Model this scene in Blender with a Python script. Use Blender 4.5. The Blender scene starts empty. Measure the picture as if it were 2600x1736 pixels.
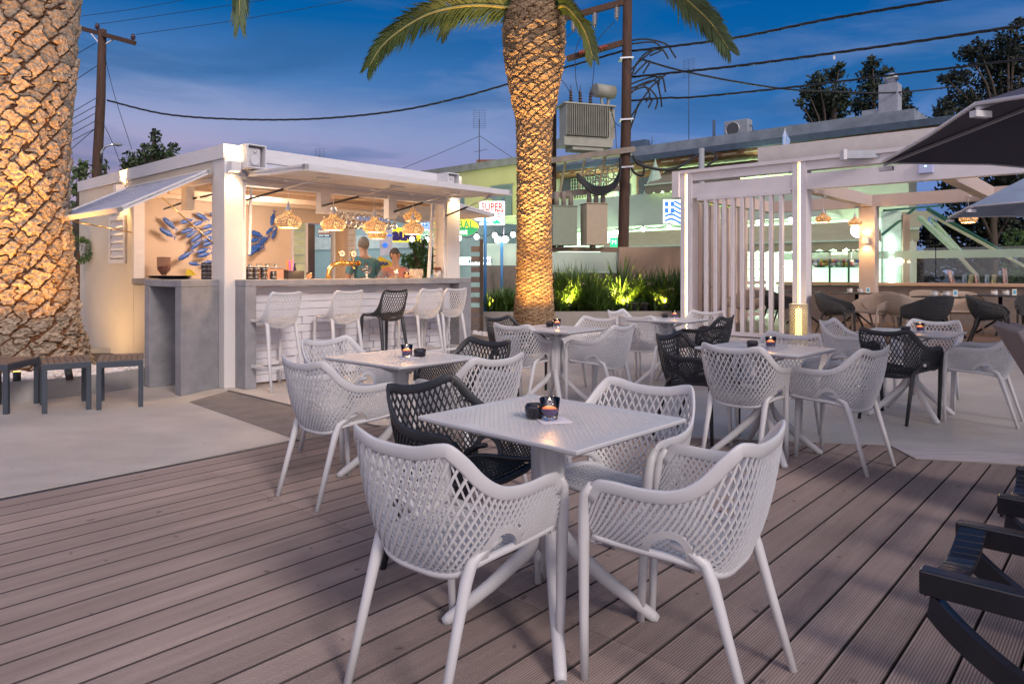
import bpy, bmesh, math, random
import numpy as np
from mathutils import Vector, Matrix
random.seed(7); RNG = np.random.default_rng(7)
S = bpy.context.scene
C = S.collection
R = math.radians
# ------------------------------------------------------------------ camera
F_PX, HZ, CAMH = 1785.0, 692.5, 1.29          # focal length and horizon in pixels of the 2600 px wide photograph
cam = bpy.data.cameras.new('camera'); camo = bpy.data.objects.new('camera', cam); C.objects.link(camo)
cam.sensor_width = 36; cam.lens = F_PX/2600*36; cam.shift_y = -(868-HZ)/2600
cam.clip_start = 0.05; cam.clip_end = 2000
camo.location = (0, 0, CAMH); camo.rotation_euler = (R(90), 0, 0)
S.camera = camo
# ------------------------------------------------------------------ dusk sky
W = bpy.data.worlds.new('World'); S.world = W; W.use_nodes = True
def build_world():
    nt = W.node_tree; N = nt.nodes; L = nt.links
    for n in list(N): N.remove(n)
    out = N.new('ShaderNodeOutputWorld'); bg = N.new('ShaderNodeBackground'); L.new(bg.outputs[0], out.inputs[0])
    tc = N.new('ShaderNodeTexCoord'); sp = N.new('ShaderNodeSeparateXYZ'); L.new(tc.outputs['Generated'], sp.inputs[0])
    def ramp(stops):
        r = N.new('ShaderNodeValToRGB'); cr = r.color_ramp
        while len(cr.elements) > 1: cr.elements.remove(cr.elements[0])
        cr.elements[0].position = stops[0][0]; cr.elements[0].color = (*stops[0][1], 1)
        for p, c in stops[1:]:
            e = cr.elements.new(p); e.color = (*c, 1)
        L.new(sp.outputs[2], r.inputs[0]); return r
    left = ramp([(0.0, (.26, .21, .30)), (.13, (.36, .27, .38)), (.19, (.26, .29, .47)), (.25, (.075, .175, .39)), (.33, (.0, .092, .30)), (.42, (.0, .075, .27)), (1, (.03, .12, .30))])
    right = ramp([(0.0, (.16, .20, .36)), (.12, (.11, .20, .46)), (.19, (.035, .14, .38)), (.26, (.004, .10, .31)), (.36, (.0, .075, .27)), (1, (.03, .12, .30))])
    mr = N.new('ShaderNodeMapRange'); mr.inputs[1].default_value = -.42; mr.inputs[2].default_value = .34; L.new(sp.outputs[0], mr.inputs[0])
    mx = N.new('ShaderNodeMix'); mx.data_type = 'RGBA'; L.new(mr.outputs[0], mx.inputs[0]); L.new(left.outputs[0], mx.inputs[6]); L.new(right.outputs[0], mx.inputs[7])
    # streaky clouds
    mp = N.new('ShaderNodeMapping'); mp.inputs['Scale'].default_value = (1.3, 1.3, 5.5); mp.inputs['Rotation'].default_value = (0, R(-9), 0); mp.inputs['Location'].default_value = (.35, .2, .55)
    L.new(tc.outputs['Generated'], mp.inputs[0])
    nz = N.new('ShaderNodeTexNoise'); nz.inputs['Scale'].default_value = 2.1; nz.inputs['Detail'].default_value = 7; nz.inputs['Roughness'].default_value = .58; nz.inputs['Distortion'].default_value = .5
    L.new(mp.outputs[0], nz.inputs[0])
    cr = N.new('ShaderNodeValToRGB'); cr.color_ramp.elements[0].position = .46; cr.color_ramp.elements[1].position = .72
    cr.color_ramp.elements[1].color = (.75, .75, .75, 1); L.new(nz.outputs[0], cr.inputs[0])
    lim = N.new('ShaderNodeMapRange'); lim.inputs[1].default_value = .40; lim.inputs[2].default_value = .20; L.new(sp.outputs[2], lim.inputs[0])
    mu = N.new('ShaderNodeMath'); mu.operation = 'MULTIPLY'; L.new(cr.outputs[0], mu.inputs[0]); L.new(lim.outputs[0], mu.inputs[1])
    m2 = N.new('ShaderNodeMix'); m2.data_type = 'RGBA'; L.new(mu.outputs[0], m2.inputs[0]); L.new(mx.outputs[2], m2.inputs[6]); m2.inputs[7].default_value = (.24, .29, .47, 1)
    nz2 = N.new('ShaderNodeTexNoise'); nz2.inputs['Scale'].default_value = 1.6; nz2.inputs['Detail'].default_value = 6; nz2.inputs['Distortion'].default_value = .8
    mp2 = N.new('ShaderNodeMapping'); mp2.inputs['Scale'].default_value = (1.5, 1.5, 7); mp2.inputs['Location'].default_value = (1.7, .4, .1); L.new(tc.outputs['Generated'], mp2.inputs[0]); L.new(mp2.outputs[0], nz2.inputs[0])
    cr2 = N.new('ShaderNodeValToRGB'); cr2.color_ramp.elements[0].position = .50; cr2.color_ramp.elements[1].position = .66; cr2.color_ramp.elements[1].color = (.62, .62, .62, 1); L.new(nz2.outputs[0], cr2.inputs[0])
    m3 = N.new('ShaderNodeMix'); m3.data_type = 'RGBA'; L.new(cr2.outputs[0], m3.inputs[0]); L.new(m2.outputs[2], m3.inputs[6]); m3.inputs[7].default_value = (.022, .10, .26, 1)
    # the half of the sky behind the photographer still glows after sunset
    mb_ = N.new('ShaderNodeMapRange'); mb_.inputs[1].default_value = .12; mb_.inputs[2].default_value = -.55; L.new(sp.outputs[1], mb_.inputs[0])
    m4 = N.new('ShaderNodeMix'); m4.data_type = 'RGBA'; L.new(mb_.outputs[0], m4.inputs[0]); L.new(m3.outputs[2], m4.inputs[6]); m4.inputs[7].default_value = (.84, .77, .86, 1)
    L.new(m4.outputs[2], bg.inputs[0]); bg.inputs[1].default_value = 0.71
build_world()
# the last glow of the sun, low behind the photographer's right shoulder
sd = bpy.data.lights.new('sun', 'SUN'); sd.energy = 1.05; sd.angle = R(13); sd.color = (1, .87, .76)
so = bpy.data.objects.new('sun', sd); C.objects.link(so)
sun_dir = Vector((-.50, .74, -.52)).normalized()            # direction the light travels
so.rotation_euler = sun_dir.to_track_quat('-Z', 'Y').to_euler()
S.view_settings.view_transform = 'Standard'; S.view_settings.look = 'None'; S.view_settings.gamma = 1; S.view_settings.exposure = 0.86
# ------------------------------------------------------------------ helpers
U = Vector((.6691, .7431, 0)); V = Vector((-.7431, .6691, 0)); ANG = R(48)
def P(px, py, Y): return Vector(((px-1300)/F_PX*Y, Y, CAMH-(py-HZ)/F_PX*Y))      # photo pixel at a known depth -> world
def G(px, py, h=0):
    Y = (CAMH-h)*F_PX/(py-HZ); return Vector(((px-1300)/F_PX*Y, Y, h))
def tag(o, label=None, cat=None, group=None, kind=None):
    if label: o['label'] = label
    if cat: o['category'] = cat
    if group: o['group'] = group
    if kind: o['kind'] = kind
    return o
def thing(name, label, cat, loc=(0, 0, 0), rz=0, group=None):
    o = bpy.data.objects.new(name, None); C.objects.link(o); o.empty_display_size = .1
    o.location = loc; o.rotation_euler = (0, 0, rz)
    return tag(o, label, cat, group)
def kids(o): return [c for c in bpy.data.objects if c.parent == o]
def copy_thing(o, loc=None, rz=None, label=None, group=None, parent=None, _ch=None):
    c = o.copy(); C.objects.link(c); c.parent = parent
    if loc is not None: c.location = loc
    if rz is not None: c.rotation_euler = (c.rotation_euler[0], c.rotation_euler[1], rz) if parent is None else c.rotation_euler
    if label: c['label'] = label
    if group: c['group'] = group
    for k in kids(o):
        k2 = copy_thing(k, parent=c)
    return c
class MB:
    def __init__(s): s.v = []; s.f = []; s.sm = []
    def add(s, vs, fs, smooth=False):
        n = len(s.v); s.v += [tuple(p) for p in vs]; s.f += [tuple(i+n for i in f) for f in fs]; s.sm += [smooth]*len(fs); return s
    def hexa(s, p):      # 8 corners: bottom 0-3, top 4-7
        return s.add(p, [(3, 2, 1, 0), (4, 5, 6, 7), (0, 1, 5, 4), (1, 2, 6, 5), (2, 3, 7, 6), (3, 0, 4, 7)])
    def box(s, x0, x1, y0, y1, z0, z1):
        if x0 > x1: x0, x1 = x1, x0
        if y0 > y1: y0, y1 = y1, y0
        if z0 > z1: z0, z1 = z1, z0
        return s.hexa([(x0, y0, z0), (x1, y0, z0), (x1, y1, z0), (x0, y1, z0), (x0, y0, z1), (x1, y0, z1), (x1, y1, z1), (x0, y1, z1)])
    def obox(s, c, ax, ay, az, hx, hy, hz):
        c = Vector(c); ax = Vector(ax)*hx; ay = Vector(ay)*hy; az = Vector(az)*hz
        return s.hexa([c-ax-ay-az, c+ax-ay-az, c+ax+ay-az, c-ax+ay-az, c-ax-ay+az, c+ax-ay+az, c+ax+ay+az, c-ax+ay+az])
    def bar(s, a, b, w, h, up=(0, 0, 1)):     # rectangular bar from a to b
        a = Vector(a); b = Vector(b); d = (b-a); L = d.length
        if L < 1e-6: return s
        d /= L; up = Vector(up); side = d.cross(up)
        if side.length < 1e-4: side = d.cross(Vector((1, 0, 0)))
        side.normalize(); up2 = side.cross(d).normalized()
        return s.obox((a+b)/2, side, d, up2, w/2, L/2, h/2)
    def prism(s, poly, z0, z1):
        n = len(poly); vs = [(x, y, z0) for x, y in poly]+[(x, y, z1) for x, y in poly]
        fs = [tuple(range(n-1, -1, -1)), tuple(range(n, 2*n))]+[(i, (i+1) % n, (i+1) % n+n, i+n) for i in range(n)]
        return s.add(vs, fs)
    def slab(s, pts, nrm):       # any planar polygon, thickened by the vector nrm
        n = len(pts); nrm = Vector(nrm); vs = [Vector(p) for p in pts]+[Vector(p)+nrm for p in pts]
        fs = [tuple(range(n-1, -1, -1)), tuple(range(n, 2*n))]+[(i, (i+1) % n, (i+1) % n+n, i+n) for i in range(n)]
        return s.add(vs, fs)
    def tube(s, pts, rad, n=8, caps=True, sx=1.0, smooth=True, ref=None):
        pts = [Vector(p) for p in pts]
        if not hasattr(rad, '__len__'): rad = [rad]*len(pts)
        vs = []; prev = None
        for i, p in enumerate(pts):
            d = (pts[min(i+1, len(pts)-1)]-pts[max(i-1, 0)])
            if d.length < 1e-9: d = Vector((0, 0, 1))
            d.normalize()
            if prev is None:
                r = Vector(ref) if ref else (Vector((1, 0, 0)) if abs(d.x) < .9 else Vector((0, 1, 0)))
            else: r = prev
            a = (r-d*r.dot(d)).normalized(); prev = a; b = d.cross(a)
            for k in range(n):
                t = 2*math.pi*k/n; vs.append(p+a*(rad[i]*math.cos(t)*sx)+b*(rad[i]*math.sin(t)))
        fs = []
        for i in range(len(pts)-1):
            for k in range(n):
                k2 = (k+1) % n; fs.append((i*n+k, i*n+k2, (i+1)*n+k2, (i+1)*n+k))
        s.add(vs, fs, smooth)
        if caps:
            m = len(s.v)-len(vs); s.f += [tuple(m+k for k in range(n-1, -1, -1)), tuple(m+(len(pts)-1)*n+k for k in range(n))]; s.sm += [False, False]
        return s
    def lathe(s, prof, n=20, c=(0, 0, 0), smooth=True, caps=True):
        vs = []; cx, cy, cz = c
        for r, z in prof:
            for k in range(n):
                t = 2*math.pi*k/n; vs.append((cx+r*math.cos(t), cy+r*math.sin(t), cz+z))
        fs = [(i*n+k, i*n+(k+1) % n, (i+1)*n+(k+1) % n, (i+1)*n+k) for i in range(len(prof)-1) for k in range(n)]
        s.add(vs, fs, smooth)
        if caps:
            m = len(s.v)-len(vs)
            if prof[0][0] > 1e-5: s.f.append(tuple(m+k for k in range(n-1, -1, -1))); s.sm.append(False)
            if prof[-1][0] > 1e-5: s.f.append(tuple(m+(len(prof)-1)*n+k for k in range(n))); s.sm.append(False)
        return s
    def cyl(s, a, b, r, n=12, r2=None): return s.tube([a, b], [r, r if r2 is None else r2], n)
    def ball(s, c, r, n=12, sc=(1, 1, 1)):
        prof = [(math.sin(math.pi*i/8), -math.cos(math.pi*i/8)) for i in range(9)]
        m = MB(); m.lathe([(max(a, 1e-6), b) for a, b in prof], n, caps=False)
        return s.add([(c[0]+x*r*sc[0], c[1]+y*r*sc[1], c[2]+z*r*sc[2]) for x, y, z in m.v], m.f, True)
    def xf(s, M): s.v = [tuple(M @ Vector(p)) for p in s.v]; return s
    def build(s, name, mat, parent=None, loc=None, bevel=0, rz=None):
        me = bpy.data.meshes.new(name); me.from_pydata(s.v, [], s.f); me.validate()
        if len(me.polygons) == len(s.sm): me.polygons.foreach_set('use_smooth', s.sm)
        o = bpy.data.objects.new(name, me); C.objects.link(o)
        if mat: me.materials.append(mat)
        if parent: o.parent = parent
        if loc is not None: o.location = loc
        if rz is not None: o.rotation_euler = (0, 0, rz)
        if bevel:
            b = o.modifiers.new('b', 'BEVEL'); b.width = bevel; b.segments = 2; b.limit_method = 'ANGLE'; b.angle_limit = R(40)
            b.harden_normals = False
        me.update(); return o
def spline(pts, n):          # Catmull-Rom through points (any dimension)
    P_ = np.array([list(p) for p in pts], float); k = len(P_)
    out = []
    for t in np.linspace(0, k-1, n):
        i = min(int(t), k-2); u = t-i
        p0 = P_[max(i-1, 0)]; p1 = P_[i]; p2 = P_[i+1]; p3 = P_[min(i+2, k-1)]
        out.append(.5*((2*p1)+(-p0+p2)*u+(2*p0-5*p1+4*p2-p3)*u*u+(-p0+3*p1-3*p2+p3)*u**3))
    return np.array(out)
# ------------------------------------------------------------------ materials
MATS = {}
def mat(name, col, rough=.6, metal=0, var=.12, vscale=6, bump=.0, bscale=60, spec=.5, emit=None, estr=0, alpha=1, trans=0, col2=None, vdet=5, stretch=None, sub=0, coat=0, bdist=.004):
    if name in MATS: return MATS[name]
    m = bpy.data.materials.new(name); m.use_nodes = True; nt = m.node_tree; N = nt.nodes; L = nt.links
    b = N['Principled BSDF']
    tc = N.new('ShaderNodeTexCoord'); src = tc.outputs['Object']
    if stretch:
        mp = N.new('ShaderNodeMapping'); mp.inputs['Scale'].default_value = stretch; L.new(src, mp.inputs[0]); src = mp.outputs[0]
    if var or col2:
        nz = N.new('ShaderNodeTexNoise'); nz.inputs['Scale'].default_value = vscale; nz.inputs['Detail'].default_value = vdet; nz.inputs['Roughness'].default_value = .6; L.new(src, nz.inputs[0])
        r = N.new('ShaderNodeValToRGB'); r.color_ramp.elements[0].position = .32; r.color_ramp.elements[1].position = .68
        c2 = col2 if col2 else tuple(min(1, c*(1+var)) for c in col); c1 = col if col2 else tuple(c*(1-var) for c in col)
        r.color_ramp.elements[0].color = (*c1, 1); r.color_ramp.elements[1].color = (*c2, 1)
        L.new(nz.outputs[0], r.inputs[0]); L.new(r.outputs[0], b.inputs['Base Color'])
    else: b.inputs['Base Color'].default_value = (*col, 1)
    b.inputs['Roughness'].default_value = rough; b.inputs['Metallic'].default_value = metal
    b.inputs['Specular IOR Level'].default_value = spec
    if bump:
        n2 = N.new('ShaderNodeTexNoise'); n2.inputs['Scale'].default_value = bscale; n2.inputs['Detail'].default_value = 6; L.new(src, n2.inputs[0])
        bp = N.new('ShaderNodeBump'); bp.inputs['Strength'].default_value = bump; bp.inputs['Distance'].default_value = bdist; L.new(n2.outputs[0], bp.inputs['Height']); L.new(bp.outputs[0], b.inputs['Normal'])
    if emit: b.inputs['Emission Color'].default_value = (*emit, 1); b.inputs['Emission Strength'].default_value = estr
    if alpha < 1: b.inputs['Alpha'].default_value = alpha
    if trans: b.inputs['Transmission Weight'].default_value = trans
    if coat: b.inputs['Coat Weight'].default_value = coat
    if sub: b.inputs['Subsurface Weight'].default_value = sub; b.inputs['Subsurface Radius'].default_value = (.05, .02, .01)
    MATS[name] = m; return m
def light(name, kind, loc, energy, color, parent=None, **kw):
    l = bpy.data.lights.new(name, kind); l.energy = energy; l.color = color
    for k, v in kw.items():
        if k != 'dir': setattr(l, k, v)
    o = bpy.data.objects.new(name, l); C.objects.link(o); o.location = loc
    if parent: o.parent = parent
    if 'dir' in kw: o.rotation_euler = Vector(kw['dir']).to_track_quat('-Z', 'Y').to_euler()
    return o
def text_mesh(txt, size, depth=.004, bold=0, spacing=1.0, shear=0, align='CENTER', xs=1.0):
    cu = bpy.data.curves.new('txt', 'FONT'); cu.body = txt; cu.size = size; cu.extrude = depth; cu.offset = bold; cu.space_character = spacing; cu.shear = shear
    cu.align_x = align; cu.align_y = 'CENTER'; cu.resolution_u = 3
    o = bpy.data.objects.new('txt', cu); C.objects.link(o); bpy.context.view_layer.update()
    me = bpy.data.meshes.new_from_object(o.evaluated_get(bpy.context.evaluated_depsgraph_get()))
    vs = [(v.co.x*xs, v.co.y, v.co.z) for v in me.vertices]; fs = [tuple(p.vertices) for p in me.polygons]
    bpy.data.objects.remove(o); bpy.data.curves.remove(cu); bpy.data.meshes.remove(me)
    return vs, fs
def text_on(name, txt, size, m, parent, origin, right, up, xs=1.0, depth=.006, bold=0, shear=0):
    vs, fs = text_mesh(txt, size, depth, bold, shear=shear, xs=xs); right = Vector(right).normalized(); up = Vector(up).normalized(); nrm = right.cross(up)
    o = Vector(origin); mb = MB(); mb.add([o+right*x+up*y+nrm*z for x, y, z in vs], fs); return mb.build(name, m, parent)
M_white = mat('white_plastic', (.535, .53, .555), .42, var=.03, vscale=9, bump=.05, bscale=300)
M_black = mat('anthracite_plastic', (.022, .024, .030), .42, var=.15, vscale=9, bump=.05, bscale=300)
M_wall = mat('cream_render', (.58, .51, .43), .9, var=.05, vscale=1.6, bump=.55, bscale=110)
M_wallw = mat('white_render', (.58, .56, .57), .9, var=.04, vscale=1.6, bump=.8, bscale=110)
M_trim = mat('white_painted_wood', (.62, .61, .64), .55, var=.06, vscale=5, bump=.15, bscale=40, stretch=(1, 1, 8))
M_conc = mat('grey_microcement', (.235, .235, .26), .8, var=.16, vscale=5, bump=.5, bscale=70)
M_steel = mat('brushed_steel', (.6, .6, .62), .3, 1, var=.05)
M_blackmetal = mat('black_metal', (.02, .02, .022), .45, var=.1)
M_warm = mat('warm_bulb', (1, .8, .5), emit=(1, .62, .22), estr=18, var=0)
M_glass = mat('clear_glass', (.95, .97, .97), .04, trans=1, var=0)
M_brass = mat('polished_brass', (.80, .48, .16), .18, 1, var=.06)
# ================================================================== GROUND
def ab(a, b, z=0): return (a*U.x+b*V.x, a*U.y+b*V.y, z)
M_asph = mat('asphalt', (.05, .05, .055), .9, var=.25, vscale=2, bump=.4, bscale=90)
g = MB(); g.add([(-400, -200, -.12), (400, -200, -.12), (400, 800, -.12), (-400, 800, -.12)], [(0, 1, 2, 3)]); tag(g.build('ground', M_asph), kind='structure')
def conc_mat():
    m = mat('terrace_concrete', (.46, .41, .40), .62, var=0, bump=.12, bscale=25); nt = m.node_tree; N = nt.nodes; L = nt.links; b = N['Principled BSDF']
    tc = N.new('ShaderNodeTexCoord'); mp = N.new('ShaderNodeMapping'); mp.inputs['Rotation'].default_value = (0, 0, R(20)); mp.inputs['Scale'].default_value = (.9, 2.2, 1); L.new(tc.outputs['Object'], mp.inputs[0])
    n1 = N.new('ShaderNodeTexNoise'); n1.inputs['Scale'].default_value = 2.2; n1.inputs['Detail'].default_value = 9; n1.inputs['Roughness'].default_value = .68; n1.inputs['Distortion'].default_value = .4; L.new(mp.outputs[0], n1.inputs[0])
    n2 = N.new('ShaderNodeTexNoise'); n2.inputs['Scale'].default_value = .9; n2.inputs['Detail'].default_value = 4; L.new(tc.outputs['Object'], n2.inputs[0])
    n3 = N.new('ShaderNodeTexNoise'); n3.inputs['Scale'].default_value = 26; n3.inputs['Detail'].default_value = 2; L.new(tc.outputs['Object'], n3.inputs[0])
    r = N.new('ShaderNodeValToRGB'); r.color_ramp.elements[0].position = .35; r.color_ramp.elements[0].color = (.40, .365, .345, 1); r.color_ramp.elements[1].position = .66; r.color_ramp.elements[1].color = (.49, .45, .425, 1); L.new(n1.outputs[0], r.inputs[0])
    mx = N.new('ShaderNodeMix'); mx.data_type = 'RGBA'; mx.blend_type = 'MULTIPLY'; mx.inputs[0].default_value = .5; r2 = N.new('ShaderNodeValToRGB'); r2.color_ramp.elements[0].position = .35; r2.color_ramp.elements[0].color = (.72, .71, .72, 1); r2.color_ramp.elements[1].position = .6; L.new(n2.outputs[0], r2.inputs[0])
    L.new(r.outputs[0], mx.inputs[6]); L.new(r2.outputs[0], mx.inputs[7])
    sp = N.new('ShaderNodeValToRGB'); sp.color_ramp.elements[0].position = .265; sp.color_ramp.elements[0].color = (.3, .26, .24, 1); sp.color_ramp.elements[1].position = .285; L.new(n3.outputs[0], sp.inputs[0])
    m2 = N.new('ShaderNodeMix'); m2.data_type = 'RGBA'; m2.blend_type = 'MULTIPLY'; m2.inputs[0].default_value = .8; L.new(mx.outputs[2], m2.inputs[6]); L.new(sp.outputs[0], m2.inputs[7]); L.new(m2.outputs[2], b.inputs['Base Color'])
    rr = N.new('ShaderNodeMapRange'); rr.inputs[1].default_value = .3; rr.inputs[2].default_value = .7; rr.inputs[3].default_value = .42; rr.inputs[4].default_value = .72; L.new(n1.outputs[0], rr.inputs[0]); L.new(rr.outputs[0], b.inputs['Roughness'])
    return m
M_floor = conc_mat()
BS = [4.81, 1.434, 1.18, -4.0]; AS = [3.62, 5.80, 5.49, 8.35]            # far edge of the deck in the terrace grid
def amax(b):
    for i in range(3):
        if BS[i+1] <= b <= BS[i]: return AS[i]+(AS[i+1]-AS[i])*(BS[i]-b)/(BS[i]-BS[i+1])
    return AS[-1]
t = MB(); z0, z1 = -.10, 0
t.prism([ab(-12, 4.90)[:2], ab(22, 4.90)[:2], ab(22, 20)[:2], ab(-12, 20)[:2]], z0, z1)
for i in range(3): t.prism([ab(AS[i]+.012, BS[i] if i else 4.90)[:2], ab(AS[i+1]+.012, BS[i+1])[:2], ab(22, BS[i+1])[:2], ab(22, BS[i] if i else 4.90)[:2]], z0, z1)
tag(t.build('terrace_floor', M_floor), kind='structure')
# dark recessed strip along the deck, thin concrete lip
M_dark = mat('dark_strip', (.035, .035, .045), .7, var=.2)
t = MB(); t.prism([ab(-12, 4.822)[:2], ab(3.7, 4.822)[:2], ab(3.7, 4.885)[:2], ab(-12, 4.885)[:2]], -.1, -.004)
tag(t.build('drain_strip', M_dark), kind='structure')
# composite decking: real grooved boards
m = mat('grooved_decking', (.21, .155, .150), .72, var=0, bump=.12, bscale=120)
def deck_mat(m):
    nt = m.node_tree; N = nt.nodes; L = nt.links; b = N['Principled BSDF']; tc = N.new('ShaderNodeTexCoord'); mp = N.new('ShaderNodeMapping'); mp.inputs['Scale'].default_value = (.35, 5, 1); L.new(tc.outputs['Object'], mp.inputs[0])
    n1 = N.new('ShaderNodeTexNoise'); n1.inputs['Scale'].default_value = 2.6; n1.inputs['Detail'].default_value = 8; n1.inputs['Roughness'].default_value = .7; L.new(mp.outputs[0], n1.inputs[0])
    n2 = N.new('ShaderNodeTexNoise'); n2.inputs['Scale'].default_value = 1.3; n2.inputs['Detail'].default_value = 5; L.new(tc.outputs['Object'], n2.inputs[0])
    r = N.new('ShaderNodeValToRGB'); r.color_ramp.elements[0].position = .3; r.color_ramp.elements[0].color = (.25, .187, .175, 1); r.color_ramp.elements[1].position = .7; r.color_ramp.elements[1].color = (.365, .285, .265, 1); L.new(n1.outputs[0], r.inputs[0])
    r2 = N.new('ShaderNodeValToRGB'); r2.color_ramp.elements[0].position = .3; r2.color_ramp.elements[0].color = (.74, .74, .76, 1); r2.color_ramp.elements[1].position = .62; L.new(n2.outputs[0], r2.inputs[0])
    mx = N.new('ShaderNodeMix'); mx.data_type = 'RGBA'; mx.blend_type = 'MULTIPLY'; mx.inputs[0].default_value = .75; L.new(r.outputs[0], mx.inputs[6]); L.new(r2.outputs[0], mx.inputs[7])
    n3 = N.new('ShaderNodeTexNoise'); n3.inputs['Scale'].default_value = 14; n3.inputs['Detail'].default_value = 1; L.new(tc.outputs['Object'], n3.inputs[0])
    s3 = N.new('ShaderNodeValToRGB'); s3.color_ramp.elements[0].position = .235; s3.color_ramp.elements[0].color = (.45, .42, .42, 1); s3.color_ramp.elements[1].position = .27; L.new(n3.outputs[0], s3.inputs[0])
    m4 = N.new('ShaderNodeMix'); m4.data_type = 'RGBA'; m4.blend_type = 'MULTIPLY'; m4.inputs[0].default_value = .8; L.new(mx.outputs[2], m4.inputs[6]); L.new(s3.outputs[0], m4.inputs[7])
    sx = N.new('ShaderNodeSeparateXYZ'); L.new(tc.outputs['Object'], sx.inputs[0]); dv = N.new('ShaderNodeMath'); dv.operation = 'MULTIPLY_ADD'; dv.inputs[1].default_value = 1/.156; dv.inputs[2].default_value = .0385+100; L.new(sx.outputs[1], dv.inputs[0]); fl = N.new('ShaderNodeMath'); fl.operation = 'FLOOR'; L.new(dv.outputs[0], fl.inputs[0])
    gt = N.new('ShaderNodeMath'); gt.operation = 'GREATER_THAN'; gt.inputs[1].default_value = 2.078; L.new(sx.outputs[0], gt.inputs[0]); ad = N.new('ShaderNodeMath'); ad.operation = 'MULTIPLY_ADD'; ad.inputs[1].default_value = .37; L.new(gt.outputs[0], ad.inputs[0]); L.new(fl.outputs[0], ad.inputs[2])
    wn = N.new('ShaderNodeTexWhiteNoise'); wn.noise_dimensions = '1D'; L.new(ad.outputs[0], wn.inputs['W']); mrr = N.new('ShaderNodeMapRange'); mrr.inputs[3].default_value = .84; mrr.inputs[4].default_value = 1.10; L.new(wn.outputs['Value'], mrr.inputs[0])
    vm = N.new('ShaderNodeVectorMath'); vm.operation = 'SCALE'; L.new(m4.outputs[2], vm.inputs[0]); L.new(mrr.outputs[0], vm.inputs['Scale']); L.new(vm.outputs[0], b.inputs['Base Color'])
deck_mat(m)
d = MB(); dg = MB(); pitch = .156; gp = .0098
def board(bb, a0, a1f):
    prof = [(bb+.0015, -.03), (bb+.0015, -.003), (bb+.0035, 0)]
    x = bb+.0075
    while x < bb+.139:
        prof += [(x, 0), (x+.0010, -.0038), (x+.0044, -.0038), (x+.0054, 0)]; x += gp
    prof += [(bb+.1465, 0), (bb+.1485, -.003), (bb+.1485, -.03)]
    n = len(d.v)
    for b_, z_ in prof: d.v += [(a0, b_, z_), (a1f(b_), b_, z_)]
    for i in range(len(prof)-1):
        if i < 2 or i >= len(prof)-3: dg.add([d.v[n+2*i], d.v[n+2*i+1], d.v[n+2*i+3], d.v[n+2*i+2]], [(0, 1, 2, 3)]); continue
        d.f.append((n+2*i, n+2*i+1, n+2*i+3, n+2*i+2)); d.sm.append(False)
    d.f.append(tuple(n+2*i+1 for i in range(len(prof)))); d.sm.append(False)
    d.f.append(tuple(n+2*i for i in range(len(prof)-1, -1, -1))); d.sm.append(False)
k = 0; bb = 4.83-pitch
while bb > -3.6:
    board(bb, -4.0, lambda b_: 2.076)
    board(bb, 2.080, lambda b_: amax(min(b_, 4.81)))
    bb -= pitch; k += 1
tag(d.build('deck', m, rz=ANG), kind='structure'); tag(dg.build('deck_joints', mat('shaded_dirty_joint', (.06, .045, .044), .9, var=.2), rz=ANG), kind='structure')  # dirt and the shade of the deep gaps put into one dark colour
t = MB(); t.prism([ab(-5, -4)[:2], ab(8, -4)[:2], ab(3.5, 4.83)[:2], ab(-5, 4.83)[:2]], -.09, -.045); tag(t.build('deck_subfloor', M_dark), kind='structure')
# darker floor inlay before the bar with its black joint
M_inlay = mat('brown_floor_inlay', (.17, .15, .145), .75, var=.18, vscale=5, bump=.2, bscale=40)
pts = [G(480, 1020.7), G(583, 992), G(962, 1083), G(762, 1119)]
t = MB(); t.prism([p[:2] for p in pts], .002, .004); tag(t.build('floor_inlay', M_inlay), kind='structure')
t = MB(); a_, b_ = pts[1], pts[2]; dd = (b_-a_).normalized(); nn = Vector((dd.y, -dd.x, 0))*.03; t.prism([a_[:2], b_[:2], (b_+nn)[:2], (a_+nn)[:2]], .005, .008)
tag(t.build('floor_joint', M_dark), kind='structure')
# pale plank band beyond the deck on the right
M_band = mat('pale_planks', (.42, .38, .40), .7, var=.12, vscale=3, stretch=(1, 12, 1))
t = MB()
q = [G(2256, 1130), G(2620, 1150), G(2640, 1182), G(2326, 1166)]
for i in range(5):
    f0, f1 = i/5+.012, (i+1)/5-.012
    t.prism([q[0].lerp(q[3], f0)[:2], q[1].lerp(q[2], f0)[:2], q[1].lerp(q[2], f1)[:2], q[0].lerp(q[3], f1)[:2]], .003, .007)
tag(t.build('plank_band', M_band), kind='structure')
# ================================================================== KIOSK BAR
K0 = Vector((-3.20, 7.82, 0))
def ka(px, b):       # distance along the right-hand facade at which a pixel column meets depth b
    r = (px-1300)/F_PX; x0 = K0.x+b*V.x; y0 = K0.y+b*V.y; return (r*y0-x0)/(U.x-r*U.y)
def kb(px, a):
    r = (px-1300)/F_PX; x0 = K0.x+a*U.x; y0 = K0.y+a*U.y; return (r*y0-x0)/(V.x-r*V.y)
def kw(a, b, z=0): return K0+U*a+V*b+Vector((0, 0, z))
def kz(py, a, b): return CAMH-(py-HZ)/F_PX*kw(a, b).y
kiosk = thing('bar_kiosk', 'white rendered open-sided bar kiosk with raised shutters and a flat roof', 'kiosk', K0, ANG)
w = MB()
w.box(0, .22, 0, .284, 0, 2.58)
kiosk_col = w.build('corner_column', M_wallw, kiosk, bevel=.006)
w = MB(); w.box(3.36, 3.62, 0, .25, 0, 2.36); w.build('end_column', M_wallw, kiosk, bevel=.006)
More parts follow.
